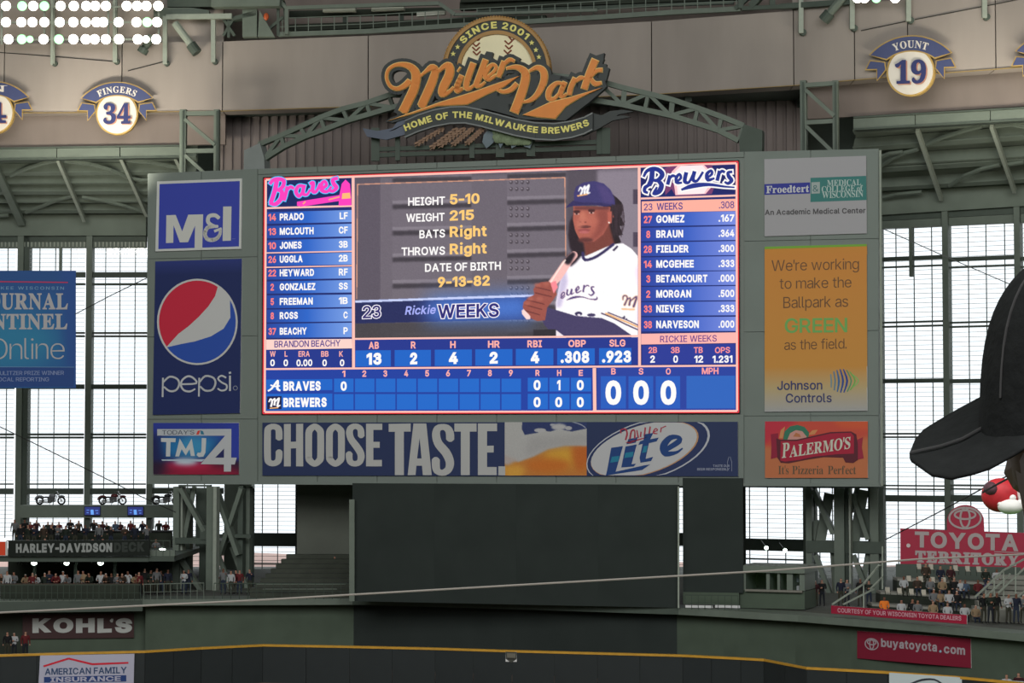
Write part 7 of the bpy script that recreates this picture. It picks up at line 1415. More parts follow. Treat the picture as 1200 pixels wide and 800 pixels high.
# ================================================================== right stand with the red territory sign
TS = vplane(1055, 137.5, 1200, 135.5)
q = [(1055, 663), (1206, 668), (1206, 624.5), (1055, 619)]
e = empty('territory_sign', TS.pt(1130, 666), 'large red two-line sign with a rounded emblem top above the right stand', 'sign')
q_prism(TS, q, .25, .25, 'panel', mat('sign_red', (166, 44, 68), .6, .04, 1), e)
tp = [(1109.5, 624)] + [(1131.5 - 22 * math.cos(math.radians(a)), 612 - 20.5 * math.sin(math.radians(a)) + (a - 90) * .01) for a in range(8, 173, 12)] + [(1153.5, 625)]
q_prism(TS, tp, .24, .24, 'emblem_top', mat('sign_red', (166, 44, 68)), e)
c = Canvas(TS, .262, .012); GS = (172, 160, 160)
emblem(c, 1131, 606.8, 18.5, 12.2, 2.3, GS, 1)
c.text('TOYOTA', 1072, 641, 1193.5, 645.8, 18.6, GS, 2, .035, hr=19.6); c.text('TERRITORY', 1072.5, 658.8, 1194, 663.2, 14, GS, 2, .03, serif=1); c.poly(ngon(1064.5, 639, 2.4, n=12), (206, 190, 190), 2)
for y in (643.5,): c.line((1165, 646.2), (1206, 647.8), .8, GS, 1)
c.build('sign_lettering', e)
for x in (1062, 1100, 1140, 1180): MB().bar(TS.pt(x, 640, -.2), TS.pt(x, 700, -.2), .15).build('sign_post', steeld, e)
# stepped stand
st = empty('seating_stand', TS.pt(1100, 730), 'stepped grey seating stand with railings below the red territory sign', 'stand')
gcon = mat('stand_concrete', (134, 134, 126), .9, .08, 1)
rowsY = [(724, 129.5, 1014, 1134), (703.5, 131, 1020, 1136), (689.5, 132.5, 1030, 1160), (674, 134, 1050, 1184)]
stp = []
for i, (y, Yd, xa, xb) in enumerate(rowsY):
    z1 = Z(y + 1.5, Yd); stp.append((z1, Yd)); a = X(xa, Yd); b = X(xb, Yd)
    sl2 = -.03
    MB().prism([(a, Yd, DZ), (b, Yd - .8, DZ), (b, Yd - .8, max(z1 - .45, DZ + .01)), (a, Yd, max(z1 - .25, DZ + .01))], (0, 1.6, 0)).build('riser', dark, st)
    MB().prism([(a, Yd - .08, z1 - .25), (b, Yd - .88, z1 - .55), (b, Yd - .88, z1 - .4), (a, Yd - .08, z1 - .1)], (0, 1.6, 0)).build('tread', gcon, st)
for i in range(7):
    y = 712 - i * 6.2; Yd = 128 + i * .9; MB().prism([(X(1140 + i * 4, Yd), Yd, Z(y + 3, Yd)), (X(1215, Yd), Yd - .5, Z(y + 4.5, Yd)), (X(1215, Yd), Yd - .5, Z(y, Yd)), (X(1140 + i * 4, Yd), Yd, Z(y - 1.5, Yd))], (0, .9, 0)).build('stair_tread', gcon, st)
for pts in ([(975, 708), (1012, 684), (1030, 662), (1034, 662)], [(988, 708), (1024, 690)], [(1020, 690), (1034, 676), (1034, 660)], [(1142, 700), (1176, 668), (1200, 655)], [(1148, 706), (1184, 672)], [(1164, 700), (1202, 664)], [(1176, 712), (1204, 690)]):
    m = MB(); 
    for a, b in zip(pts, pts[1:]): m.bar(at(*a, 129.5), at(*b, 130.5), .09)
    m.build('handrail', lsteel, st)
for x, y0, y1 in ((1034, 640, 690), (1176, 668, 700), (1190, 664, 700), (1012, 684, 712), (1155, 688, 706), (1165, 680, 704)): MB().bar(at(x, y0, 130), at(x, y1, 130), .07).build('handrail_post', lsteel, st)
MB().prism([(X(1140, 126), 126.5, DZ), (X(1215, 124), 123.5, DZ), (X(1215, 124), 123.5, Z(717, 124)), (X(1140, 126), 126.5, Z(713, 126))], (0, .3, 0)).build('stair_landing', gcon, st)
for i_, (xa, xb, ya, yb) in enumerate(((1050, 1122, 661, 700), (1122, 1206, 664, 705))): pbox(vplane(1050, 137, 1206, 135.2), xa, ya, xb, yb, 0, .2, 'rear_wall_sheet', steeld, st)
# seats
wseat = mat('seat_pale_plastic', (176, 170, 156), .6, .05, 2)
sp = empty('stadium_seat', (0, 0, 0))
MB().prism([(-.22, 0, .42), (.22, 0, .42), (.22, .42, .42), (-.22, .42, .42)], (0, 0, .05)).build('seat', wseat, sp); MB().prism([(-.22, .4, .45), (.22, .4, .45), (.22, .5, .95), (-.22, .5, .95)], (0, .04, 0)).build('backrest', wseat, sp)
for s in (-1, 1): MB().bar((s * .26, .2, 0), (s * .26, .25, .62), .05).build('leg', dark, sp)
def place_seats(lst, row, lab, grp, first=[1]):
    for i, (px, py, Yd) in enumerate(lst):
        p = at(px, py, Yd); lb = lab % ORD[i + 1]
        if first: first.pop(); sp.location = p; sp.scale = (.62,) * 3; tag(sp, lb, 'seat', grp); WL[sp] = p
        else: instance(sp, p, 0, .62, lb, grp, 'seat')
place_seats([(1041, 699.5, 130.6), (1055, 700.5, 130.4), (1069, 701.5, 130.2), (1083.5, 702.5, 130)], 3, 'empty pale stadium seat, %s from the left in the third row from the top', 'empty pale seats, third row')
place_seats([(1078, 671.5, 133.6), (1092, 672, 133.5), (1121, 673.5, 133.3), (1135, 674.3, 133.1), (1148, 675, 133)], 1, 'empty pale stadium seat, %s from the left in the top row under the red sign', 'empty pale seats, top row')
place_seats([(1066, 686, 132), (1080, 686.5, 132), (1094, 687.5, 132), (1107, 688, 132)], 2, 'empty pale stadium seat, %s from the left in the second row from the top', 'empty pale seats, second row')
# ================================================================== catwalk, lamps and gear on top of the girder
def gat(px, py, off=0): return gplane(max(-59, min(1289, px))).pt(px, py, off)
cwk = empty('catwalk', gat(600, 26, -1), 'long green catwalk with thin railings on top of the beige girder', 'catwalk')
kick = [(327, 40.5), (430, 37), (530, 30.5), (620, 25.5), (700, 20.5), (790, 14.5), (868, 10.5)]
m = MB()
for a, b in zip(kick, kick[1:]): m.bar(gat(*a, .2), gat(*b, .2), .3, .36)
m.build('kick_plate', steel, cwk)
def yk(x):
    for a, b in zip(kick, kick[1:]):
        if x <= b[0]: return a[1] + (b[1] - a[1]) * (x - a[0]) / (b[0] - a[0])
    return kick[-1][1]
x = 331
while x < 866:
    MB().bar(gat(x, yk(x), .3), gat(x, yk(x) - 19, .3), .07).build('rail_post', steel, cwk); x += 15.2
for dy in (9, 19):
    m = MB()
    for a, b in zip(kick, kick[1:]): m.bar(gat(a[0], a[1] - dy, .3), gat(b[0], b[1] - dy, .3), .06)
    m.build('rail', steel, cwk)
for x0, y0, x1, y1, w_, mt, off in ((335, 9.5, 515, 4, .28, steel, 1), (515, 4, 533, 17, .28, steel, 1), (336, 10, 336, 40, .28, steel, 1), (533, 17, 700, 12, .2, steel, 1), (340, 17, 520, 13, .5, dark, -2), (340, 33, 640, 22, .5, dark, -2), (540, 8, 900, -6, .6, dark, -3), (540, 1, 760, -6, .3, dark, -2), (560, 14, 860, 3, .25, steeld, -1), (330, 3, 336, 10, .25, steel, 1), (250, 2, 330, 1, 1.0, steel, 1.2), (404, 10, 404, 38, .3, steeld, -2), (471, 8, 471, 34, .3, steeld, -2)):
    MB().bar(gat(x0, y0, off), gat(x1, y1, off), w_).build('pipe' if w_ < .3 else 'beam', mt, cwk)
for i, (x0, y0, x1, y1) in enumerate(((379, 12.5, 417, 12), (436, 11.5, 474, 10), (489, 17.5, 522, 15))):
    e = empty('tube_lamp', gat((x0 + x1) / 2, y0 - 1, -.5), 'pale unlit tube lamp above the catwalk, %s from the left of three' % ORD[i + 1], 'lamp')
    MB().bar(gat(x0, y0, -.5), gat(x1, y1, -.5), .34, .3).build('diffuser', mat('tube_diffuser', (190, 192, 180), .5, 0), e); MB().bar(gat(x0, y0 - 2.4, -.6), gat(x1, y1 - 2.4, -.6), .3, .12).build('lamp_housing', steeld, e)
gear = empty('bearing_frame', gat(300, 45, .5), 'green gusseted steel frame at the left end of the catwalk', 'frame')
for P_, mt in (([(284, 43), (301, 43), (301, 10), (284, 10)], steel), ([(302, 43), (322, 43), (304, 12)], steel), ([(270, 20), (300, 12), (300, 18), (272, 24)], steeld), ([(246, 0), (333, 0), (318, -8), (246, -8)], steel), ([(180, 20), (245, 18), (245, 12), (225, 9), (180, 9)], steel), ([(196, 8), (262, 8), (262, -10), (196, -10)], steeld), ([(262, 8), (330, 3), (330, -10), (262, -10)], roofm)):
    MB().prism([gat(x, y, .6) for x, y in P_], (0, 1.0, 0)).build('gusset_plate', mt, gear)
for x0, y0, x1, y1 in ((262, 42, 275, 20), (275, 42, 262, 22), (308, 40, 332, 20), (333, 3, 336, 40), (268, 20, 268, 44), (326, 5, 326, 42)): MB().bar(gat(x0, y0, .3), gat(x1, y1, .3), .22).build('strut', steeld, gear)
MB().ball(gat(312, 19.5, .8), .22, .2, .3, 8, 6).build('orange_beacon', mat('beacon_orange', (190, 90, 50), .5, 0), gear)
gr2 = empty('bearing_frame', gat(880, 8, .5), 'dark green steel frame at the right end of the catwalk', 'frame')
for x0, y0, x1, y1, w_ in ((868, 10, 868, -20, .4), (880, 8, 900, -14, .5), (905, 9, 905, -14, .4), (870, 10, 960, 6, .3), (915, 8, 1000, 2, .4), (862, 10, 886, -10, .3)): MB().bar(gat(x0, y0, .4), gat(x1, y1, .4), w_).build('strut', steeld, gr2)
# brackets that hook over the girder face
for i, (x, y0, y1, lb) in enumerate(((62, -8, 78, 'left of the round plaque numbered 34'), (135, -8, 76, 'directly above the round plaque numbered 34'), (193.5, 19, 78, 'at the right end of the floodlight rack'), (250, 20, 76, 'between the floodlight rack and the catwalk'),
                        (938.5, -6, 42, 'leftmost of four on the right half of the girder'), (998.5, -6, 37, 'second of four on the right half of the girder'), (1064.5, -6, 28, 'above the round plaque numbered 19'), (1153.5, -6, 24, 'rightmost of four on the right half of the girder'))):
    e = empty('girder_bracket', gat(x, y1, .6), 'pale green hooked bracket ' + lb, 'bracket')
    MB().bar(gat(x, y0, .55), gat(x, y1 - 3, .55), .34, .3).build('hanger', lsteel, e); MB().lathe(gat(x + 2.2, y1 - 3.5, .1), (0, -1, 0), [(-.1, .24), (.3, .24)], 10).build('roller', steeld, e)
for x0, x1, lb, yA, yB in ((180, 274, 'left', 19.5, 18.5),):
    MB().bar(gat(195, 20, .8), gat(272, 19, .8), .3, .4).build('bracket_beam', lsteel, None, 'pale green horizontal beam right of the floodlight rack', 'beam')
for i, (x0, y0, x1, y1, lb) in enumerate(((205, 27, 231, 62, 'dark grey tubular spotlight slanting down right of the floodlight rack'), (178, 42, 166, 62, 'blurred grey tubular spotlight behind the floodlight rack'), (992, -8, 965, 24, 'grey tubular spotlight slanting down-left on the right half of the girder'))):
    e = empty('tubular_spotlight', gat(x1, y1, .8), lb, 'spotlight'); a, b = gat(x0, y0, .9), gat(x1, y1, .9); c_ = a.lerp(b, .72)
    MB().tube(a, c_, .30, 10).build('barrel', lsteel if i == 0 else steel, e); MB().tube(c_, b, .42, 12).build('lamp_head', steeld, e)
# gear cable runs along the girder
cab = mat('dark_cable', (46, 46, 44), .7, 0)
def cable(pts, label, mt=cab, r=.035):
    m = MB(); m.path(pts, r, 5); return m.build('cable', mt, None, label, 'cable')
cable([gat(-20, 60, .05), gat(60, 66, .05), gat(133, 72, .05)], 'thin dark cable on the girder face left of the plaque numbered 34'); cable([gat(150, 83, .05), gat(170, 78, .05), gat(193, 72, .05)], 'short thin dark cable on the girder face right of the plaque numbered 34')
cable([gat(1009, 36, .05), gat(1062, 25, .05)], 'short thin dark cable left of the bracket above the plaque numbered 19'); cable([gat(1072, 23, .05), gat(1150, 8, .05), gat(1200, -2, .05)], 'thin dark cable on the girder face at the top right corner')
# ---- floodlight rack, top left
rack = empty('floodlight_rack', gat(90, 52, 3), 'pale steel rack holding three rows of lit floodlights in the top left corner', 'rack')
RO = 2.6
for y in (8.5, 26.5, 46.5): MB().bar(gat(-20, y, RO - .75), gat(190, y - .5, RO - .75), .12).build('rack_rail', lsteel, rack)
for x in (2, 52, 61, 127, 134, 186): MB().bar(gat(x, -8, RO - .75), gat(x, 52 if x != 61 else 76, RO - .75), .14).build('rack_post', lsteel, rack)
hous = mat('floodlight_housing', (120, 124, 116), .5, .05, 2); lens = mat('floodlight_lens_lit', (255, 246, 228), .4, 0, emit=12); lensg = mat('floodlight_lens_green_tint', (165, 250, 180), .4, 0, emit=1.4)
fl = empty('floodlight', (0, 0, 0))
MB().lathe((0, 0, 0), (0, -1, -.15), [(-.75, .1), (-.6, .22), (-.25, .36), (0, .58)], 16).build('reflector_housing', hous, fl)
ln_ = MB().lathe((0, -.01, 0), (0, -1, -.15), [(0, .55), (.06, .5), (.1, .3), (.12, .01)], 18).build('lens', lens, fl)
MB().bar((-.4, .3, .1), (.4, .3, .1), .06).build('yoke', lsteel, fl)
rowsL = [('top', 7, [-9, 7, 26, 39, 52, 71, 86.5, 101, 111.5, 124, 148.5, 160.5, 171.5, 185.5]), ('middle', 26, [-8, 7, 25, 38, 52, 70, 86, 100.5, 113, 121, 139, 160, 172.5, 184]), ('bottom', 46, [-6, 10, 25.5, 35, 51, 69, 86, 100.5, 111, 124, 139.5, 161.5, 171, 183])]
green = {('top', 52), ('top', 26), ('middle', 172.5), ('bottom', 25.5), ('bottom', 69), ('bottom', 35)}
first = True
for rn, y, xs in rowsL:
    vis = [x for x in xs if x > -4]
    for x in vis:
        n = vis.index(x) + 1; g_ = (rn, x) in green
        lb = '%s round floodlight, %s from the left in the %s row of the rack' % ('green-tinted lit' if g_ else 'white lit', ORD[n], rn)
        p = gat(x, y, RO)
        if first: fl.location = p; fl.scale = (.68,) * 3; tag(fl, lb, 'floodlight', 'floodlights in the corner rack'); WL[fl] = p; first = False; o = fl
        else: o = instance(fl, p, 0, .68 if (rn, x) not in {('bottom', 35), ('bottom', 171)} else .5, lb, 'floodlights in the corner rack', 'floodlight')
        if g_:
            for ch in o.children:
                if ch.name.startswith('lens'): ch.data = ch.data.copy(); ch.data.materials[0] = lensg
for i, (x, col) in enumerate(((1005, 0), (1013, 0), (1027, 1), (1049, 0))):
    o = instance(fl, gat(x, -2.2, RO - 1), 0, .62, '%s floodlight at the top edge right of centre, %s from the left' % ('green-tinted' if col else 'white', ORD[i + 1]), 'floodlights at the top edge, right of centre', 'floodlight')
    if col:
        for ch in o.children:
            if ch.name.startswith('lens'): ch.data = ch.data.copy(); ch.data.materials[0] = lensg
rk2 = empty('floodlight_rack', gat(1028, -6, 1), 'pale rack with a few floodlights cut off by the top edge, right of centre', 'rack')
MB().bar(gat(995, -3, RO - 1.8), gat(1066, -6, RO - 1.8), .14).build('rack_rail', lsteel, rk2)
# ================================================================== long cables in the air
wire = mat('pale_wire', (168, 160, 154), .6, 0)
cable([at(-10, 718, 118), at(300, 703, 118), at(620, 684.5, 118), at(900, 668.5, 118), at(1075, 655, 118), at(1215, 648.5, 118)], 'long pale cable stretched right across in front of the walls', wire, .055)
cable([at(88, 368, 150), at(130, 346, 152), at(172, 325.5, 154)], 'thin dark cable between the blue banner and the scoreboard'); cable([at(-10, 495, 150), at(60, 529, 150), at(135, 566, 150), at(168, 583, 150), at(206, 600, 150)], 'thin dark sloping cable in front of the lower left windows')
cable([at(1035, 268, 150), at(1100, 297, 150), at(1186, 334, 150)], 'thin dark sloping cable across the upper right windows', mat('grey_cable', (110, 112, 112), .7, 0)); cable([at(1038, 632, 136), at(1100, 600, 120), at(1152, 572, 100), at(1205, 545, 80)], 'thin dark cable rising to the right above the red sign')
# ================================================================== people
def skin_body(name, J, E, R):
    me = bpy.data.meshes.new(name); me.from_pydata(J, E, []); o = bpy.data.objects.new(name, me); COL.objects.link(o)
    me.materials.append(None)
    s_ = o.modifiers.new('s', 'SKIN'); s_.use_smooth_shade = True
    for i, r in enumerate(R): me.skin_vertices[0].data[i].radius = (r, r) if not isinstance(r, tuple) else r
    me.skin_vertices[0].data[0].use_root = True
    u = o.modifiers.new('u', 'SUBSURF'); u.levels = 1; u.render_levels = 1
    bpy.context.view_layer.update(); d = bpy.data.meshes.new_from_object(o.evaluated_get(bpy.context.evaluated_depsgraph_get())); d.name = name
    bpy.data.objects.remove(o); return d
# joints: 0 pelvis 1 waist 2 chest 3 neck 4 chin 5 head 6 crown | 7-10 arm L | 11-14 arm R | 15-18 leg L | 19-22 leg R
E_B = [(0, 1), (1, 2), (2, 3), (3, 4), (4, 5), (5, 6), (2, 7), (7, 8), (8, 9), (9, 10), (2, 11), (11, 12), (12, 13), (13, 14), (0, 15), (15, 16), (16, 17), (17, 18), (0, 19), (19, 20), (20, 21), (21, 22)]
R_B = [(.17, .12), (.15, .11), (.19, .12), .055, .07, (.085, .10), .06, .075, .05, .038, .045, .075, .05, .038, .045, .09, .065, .05, .05, .09, .065, .05, .05]
def pose(kind):
    P = [(0, 0, .94), (0, 0, 1.12), (0, -.01, 1.36), (0, -.02, 1.50), (0, -.04, 1.57), (0, -.05, 1.66), (0, -.04, 1.74)]
    if kind == 'stand': A = [(-.21, 0, 1.42), (-.27, .02, 1.14), (-.26, -.10, .92), (-.25, -.16, .84)], [(.21, 0, 1.42), (.27, .02, 1.14), (.26, -.10, .92), (.25, -.16, .84)]
    elif kind == 'lean': 
        P = [(0, .15, .92), (0, .08, 1.08), (0, -.08, 1.28), (0, -.16, 1.40), (0, -.21, 1.46), (0, -.24, 1.54), (0, -.22, 1.62)]; A = [(-.20, -.08, 1.33), (-.28, -.18, 1.08), (-.12, -.38, 1.05), (-.02, -.40, 1.05)], [(.20, -.08, 1.33), (.28, -.18, 1.08), (.12, -.38, 1.05), (.02, -.42, 1.07)]
    elif kind == 'cross': A = [(-.21, 0, 1.42), (-.28, -.02, 1.16), (-.06, -.20, 1.18), (.06, -.2, 1.2)], [(.21, 0, 1.42), (.28, -.02, 1.16), (.06, -.22, 1.22), (-.06, -.2, 1.22)]
    else: A = [(-.21, 0, 1.42), (-.28, 0, 1.15), (-.26, -.24, 1.10), (-.22, -.30, 1.16)], [(.21, 0, 1.42), (.30, .03, 1.18), (.22, -.15, 1.36), (.16, -.18, 1.44)]
    L = [[(-.10, P[0][1], .84), (-.12, P[0][1] - .01, .48), (-.13, P[0][1] + .04, .10), (-.14, P[0][1] - .10, .04)], [(.10, P[0][1], .84), (.12, P[0][1] - .01, .48), (.13, P[0][1] + .04, .10), (.14, P[0][1] - .10, .04)]]
    if kind == 'sit':
        P = [(p[0], p[1] + .1, p[2] - .46) for p in P]; A = [(-.21, .1, .96), (-.27, .06, .70), (-.18, -.16, .60), (-.10, -.22, .62)], [(.21, .1, .96), (.27, .06, .70), (.18, -.16, .60), (.10, -.22, .62)]
        L = [[(-.10, 0, .47), (-.13, -.38, .48), (-.13, -.40, .10), (-.14, -.52, .04)], [(.10, 0, .47), (.13, -.38, .48), (.13, -.40, .10), (.14, -.52, .04)]]
    return P + list(A[0]) + list(A[1]) + L[0] + L[1]
POSES = ['stand', 'lean', 'cross', 'drink', 'sit']; BODY = {}
def classify(me, J, hair=True):
    """faces by nearest limb: 0 skin, 1 shirt, 2 trousers, 3 hair, 4 shoes"""
    seg = [(a, b) for a, b in E_B]; cls = {}
    head = Vector(J[5])
    for p in me.polygons:
        c = p.center; best = None
        for i, (a, b) in enumerate(seg):
            A, B = Vector(J[a]), Vector(J[b]); t = max(0, min(1, (c - A).dot(B - A) / max(1e-9, (B - A).length_squared))); d = (c - A.lerp(B, t)).length - (.07 if i in (0, 1) else 0)
            if best is None or d < best[0]: best = (d, i, t)
        i = best[1]
        k = 1
        if i in (3, 4, 5) or (i == 2 and best[2] > .8): k = 0
        if i in (4, 5) and (c.z > head.z + .045 or (c.y > head.y + .02 and c.z > head.z - .06)): k = 3
        if i in (9, 13): k = 0
        if i >= 14 : k = 2
        if i == 0 and best[2] < .3: k = 2
        if i in (17, 21): k = 4
        p.material_index = k
for k_ in POSES:
    J = pose(k_); me = skin_body('person_body', J, E_B, R_B); me.materials.clear()
    for _ in range(5): me.materials.append(mat('skin_light', (196, 146, 122), .6, 0))
    classify(me, J); BODY[k_] = me
skins = [mat('skin_pale', (168, 126, 106), .6, 0), mat('skin_tan', (148, 104, 84), .6, 0), mat('skin_brown', (112, 74, 58), .6, 0)]
hairs = [mat('hair_dark', (40, 32, 28), .8, 0), mat('hair_brown', (84, 60, 42), .8, 0), mat('hair_grey', (140, 134, 126), .8, 0), mat('cap_navy', (34, 40, 64), .8, 0), mat('cap_white', (200, 200, 196), .8, 0)]
shirtc = {'white': (196, 198, 200), 'grey': (120, 122, 124), 'dark blue': (44, 52, 80), 'black': (30, 32, 34), 'red': (150, 44, 50), 'pale blue': (110, 136, 170), 'brown': (96, 76, 60), 'dark green': (48, 62, 50), 'orange': (226, 120, 40), 'maroon': (90, 36, 44), 'tan': (160, 136, 106), 'purple': (110, 96, 150)}
shirts = {k: mat('shirt_' + k.replace(' ', '_'), tuple(q * (.85 if k in ('white', 'grey', 'tan') else .6) for q in v) if k != 'orange' else v, .8, 0) for k, v in shirtc.items()}
pants = [mat('trousers_dark', (30, 33, 40), .85, 0), mat('trousers_denim', (38, 46, 62), .85, 0), mat('trousers_olive', (54, 54, 44), .85, 0)]
shoe = mat('shoes_dark', (28, 28, 28), .8, 0)
PN = [0]; rnd = random.Random(11)
def person(px, zfloor, Yd, kind, shirt, label, rz=0, sc=None, hat=None, group=None):
    p = Vector((X(px, Yd), Yd, zfloor)); r = ray(px, 640); p.x = r.x * Yd / r.y
    o = bpy.data.objects.new('person', BODY[kind]); COL.objects.link(o); o.location = p; o.rotation_euler = (0, 0, rz); s_ = sc or rnd.uniform(.94, 1.05); o.scale = (s_,) * 3
    h_ = hat if hat is not None else rnd.choice([0, 0, 1, 1, 2, 3, 4])
    for i, m_ in enumerate((rnd.choice([skins[0], skins[0], skins[0], skins[1], skins[2]]), shirts[shirt], rnd.choice(pants), hairs[h_], shoe)):
        o.material_slots[i].link = 'OBJECT'; o.material_slots[i].material = m_
    tag(o, label, 'person', group)
HAT = {0: 'dark-haired', 1: 'brown-haired', 2: 'grey-haired', 3: 'navy-capped', 4: 'white-capped'}
VERB = {'stand': 'standing', 'lean': 'leaning', 'cross': 'waiting', 'drink': 'gesturing', 'sit': 'sitting'}
def row(lst, zf, Yf, where, group, kinds):
    cnt = {}; tot = {}
    for px, sh in lst: tot[sh] = tot.get(sh, 0) + 1
    for i, (px, sh) in enumerate(lst):
        cnt[sh] = cnt.get(sh, 0) + 1; kd = kinds[i % len(kinds)]
        o_ = '' if tot[sh] == 1 else ', %s from left in %s' % (ORD[cnt[sh]], sh)
        person(px, zf, Yf + rnd.uniform(-.25, .25), kd, sh, 'person in %s %s %s%s' % (sh, VERB[kd], where, o_), rz=rnd.uniform(-.4, .4), group=group)
up_back = [(17, 'grey'), (29, 'black'), (35.5, 'red'), (42.5, 'maroon'), (56, 'dark green'), (62, 'dark blue'), (69, 'red'), (82, 'black'), (92, 'brown'), (110, 'black'), (120, 'maroon'), (125.5, 'dark green'), (135, 'pale blue'), (141, 'maroon'), (153, 'red'), (167, 'dark blue'), (186, 'dark green'), (194, 'red')]
row(up_back, UD - .15, 166, 'by the upper deck windows', 'people by the windows on the upper deck', ['stand', 'cross', 'stand', 'drink', 'stand', 'lean'])
up_mid = [(24, 'black'), (33, 'dark green'), (40, 'dark blue'), (51, 'brown'), (60, 'black'), (67, 'grey'), (77, 'dark green'), (88, 'black'), (100, 'dark blue'), (116, 'grey'), (130, 'black'), (146, 'brown'), (158, 'dark blue'), (172, 'grey')]
row(up_mid, UD - .15, 157, 'mid upper deck', 'people in the middle of the upper deck', ['stand', 'drink', 'cross'])
up_fr = [(22, 'dark green'), (33, 'tan'), (53, 'brown'), (62, 'grey'), (69, 'tan'), (80, 'red'), (90, 'maroon'), (109, 'dark blue'), (121, 'white'), (140, 'black'), (150, 'dark blue'), (183, 'grey')]
row(up_fr, UD - .8, 147.3, 'at the upper deck rail', 'people at the front rail of the upper deck', ['lean', 'stand', 'cross'])
lo = [(3, 'brown'), (9, 'white'), (17, 'grey'), (31, 'tan'), (38.5, 'red'), (43, 'white'), (53, 'dark green'), (58, 'dark blue'), (66, 'red'), (74.5, 'white'), (80.5, 'grey'), (92, 'grey'), (98, 'tan'), (106, 'dark green'), (118.5, 'white'), (126, 'brown'), (131, 'black'), (138, 'grey'), (144, 'brown'), (150.5, 'white'), (159, 'tan'), (163, 'red')]
row(lo, DZ + .03, 144.9, 'at the lower deck counter', 'people behind the lower deck counter', ['lean', 'stand', 'cross', 'lean', 'drink'])
lo2 = [(170, 'black'), (177, 'dark green'), (184, 'grey'), (189, 'black'), (197, 'dark blue'), (216, 'white'), (221, 'dark blue'), (262, 'grey'), (271, 'white'), (277, 'black'), (281, 'red'), (293, 'dark blue')]
row(lo2, DZ + .03, 148, 'near the left lattice tower', 'people around the left lattice tower', ['stand', 'cross', 'stand', 'drink'])
row([(369, 'black'), (392, 'grey')], Z(657, 152.2) - .95, 152.3, 'on top of the dark bleachers', 'people on the dark bleachers', ['sit', 'sit'])
row([(10, 'black'), (18, 'white')], 1.1, 141.5, 'behind the far left outfield wall', 'people behind the left outfield wall', ['stand', 'cross'])
row([(31, 'red')], 1.1, 141.2, 'left of the maroon wall sign', 'people behind the left outfield wall', ['stand'])
row([(955, 'maroon'), (963, 'black'), (985, 'dark blue'), (992, 'grey'), (1008, 'black'), (1018, 'dark green')], DZ + .03, 137, 'near the right lattice tower', 'people around the right lattice tower', ['stand', 'cross'])
fr = [(1036, 'orange'), (1056, 'white'), (1069, 'black'), (1075, 'grey'), (1093, 'tan'), (1110, 'white'), (1130, 'white'), (1143, 'tan')]
for i, (px, sh) in enumerate(fr):
    Yd = 129.4 - (px - 1036) * .035; z_ = Z(717 + (px - 1036) * .075, Yd) - .40
    person(px, z_, Yd, 'sit', sh, 'person in %s sitting just above the long red banner%s' % (sh, '' if sh in ('orange', 'black', 'grey') else ', ' + {1056: 'left one in white', 1093: 'left one in tan', 1110: 'middle one in white', 1130: 'right one in white', 1143: 'right one in tan'}[px]), group='people in the front row of the right stand')
for r_, (lst, y0, Yd) in enumerate((([(1094, 'grey'), (1101, 'tan'), (1112, 'white'), (1121, 'black')], 698, 130.2), ([(1059, 'white'), (1075, 'brown'), (1090, 'grey'), (1104, 'tan'), (1118, 'black'), (1125, 'white'), (1131, 'pale blue'), (1146, 'red'), (1158, 'purple')], 683, 131.9), ([(1085, 'brown'), (1102, 'dark blue'), (1114, 'maroon'), (1155, 'dark green'), (1168, 'white')], 668, 133.4))):
    for i, (px, sh) in enumerate(lst):
        person(px, Z(y0 + (px - 1060) * .06, Yd) - .8, Yd, 'sit', sh, 'person in %s sitting in the right stand, %s row, %s from left' % (sh, ('third', 'second', 'top')[r_], ORD[i + 1]), group='people in the %s row of the right stand' % ('third', 'second', 'top')[r_])
row([(1152, 'black'), (1160, 'dark green'), (1167, 'black'), (1181, 'white'), (1190, 'dark blue'), (1198, 'grey')], DZ + .1, 123.2, 'at the right stairs', 'people at the foot of the right stairs', ['stand', 'cross'])
row([(1178, 'white'), (1192, 'maroon')], .9, 117.2, 'behind the right outfield wall', 'people behind the right outfield wall', ['stand', 'cross'])
# ================================================================== the spectator in a cap, close by on the right
PX = 1.8 / F
def near(px, py, dy=0): return at(px, py, 1.8 + dy)
capm = mat('cap_black_cloth', (52, 54, 54), .95, .1, 60, spec=.1, bump=.2); pipe = mat('cap_grey_piping', (92, 92, 92), .8, .05, 50); skn = mat('shaded_skin', (120, 84, 68), .6, .06, 20); hairm = mat('short_dark_hair', (28, 24, 22), .9, .2, 60); jack = mat('dark_jacket', (38, 42, 62), .9, .1, 20)
hc = near(1276, 452)                       # crown centre
hz0 = hc.z - .15
sp_p = empty('person', (hc.x + .06, 1.8, 13.95), 'spectator close to the camera wearing a black cap with grey piping', 'person')
# body: one continuous figure, seated
hx, hy = hc.x + .012, 1.8
JN = [(hx + .10, hy + .05, 14.42), (hx + .09, hy + .04, 14.58), (hx + .07, hy + .02, 14.84), (hx + .03, hy, 15.02), (hx + .005, hy, 15.10), (hx - .005, hy, 15.19), (hx, hy, 15.27),
      (hx + .05, hy - .20, 14.90), (hx - .02, hy - .27, 14.63), (hx - .20, hy - .16, 14.50), (hx - .27, hy - .12, 14.50), (hx + .09, hy + .20, 14.90), (hx + .02, hy + .28, 14.63), (hx - .20, hy + .18, 14.50), (hx - .27, hy + .12, 14.50),
      (hx + .08, hy - .05, 14.42), (hx - .34, hy - .10, 14.42), (hx - .34, hy - .10, 14.05), (hx - .46, hy - .11, 13.99), (hx + .08, hy + .15, 14.42), (hx - .34, hy + .20, 14.42), (hx - .34, hy + .20, 14.05), (hx - .46, hy + .21, 13.99)]
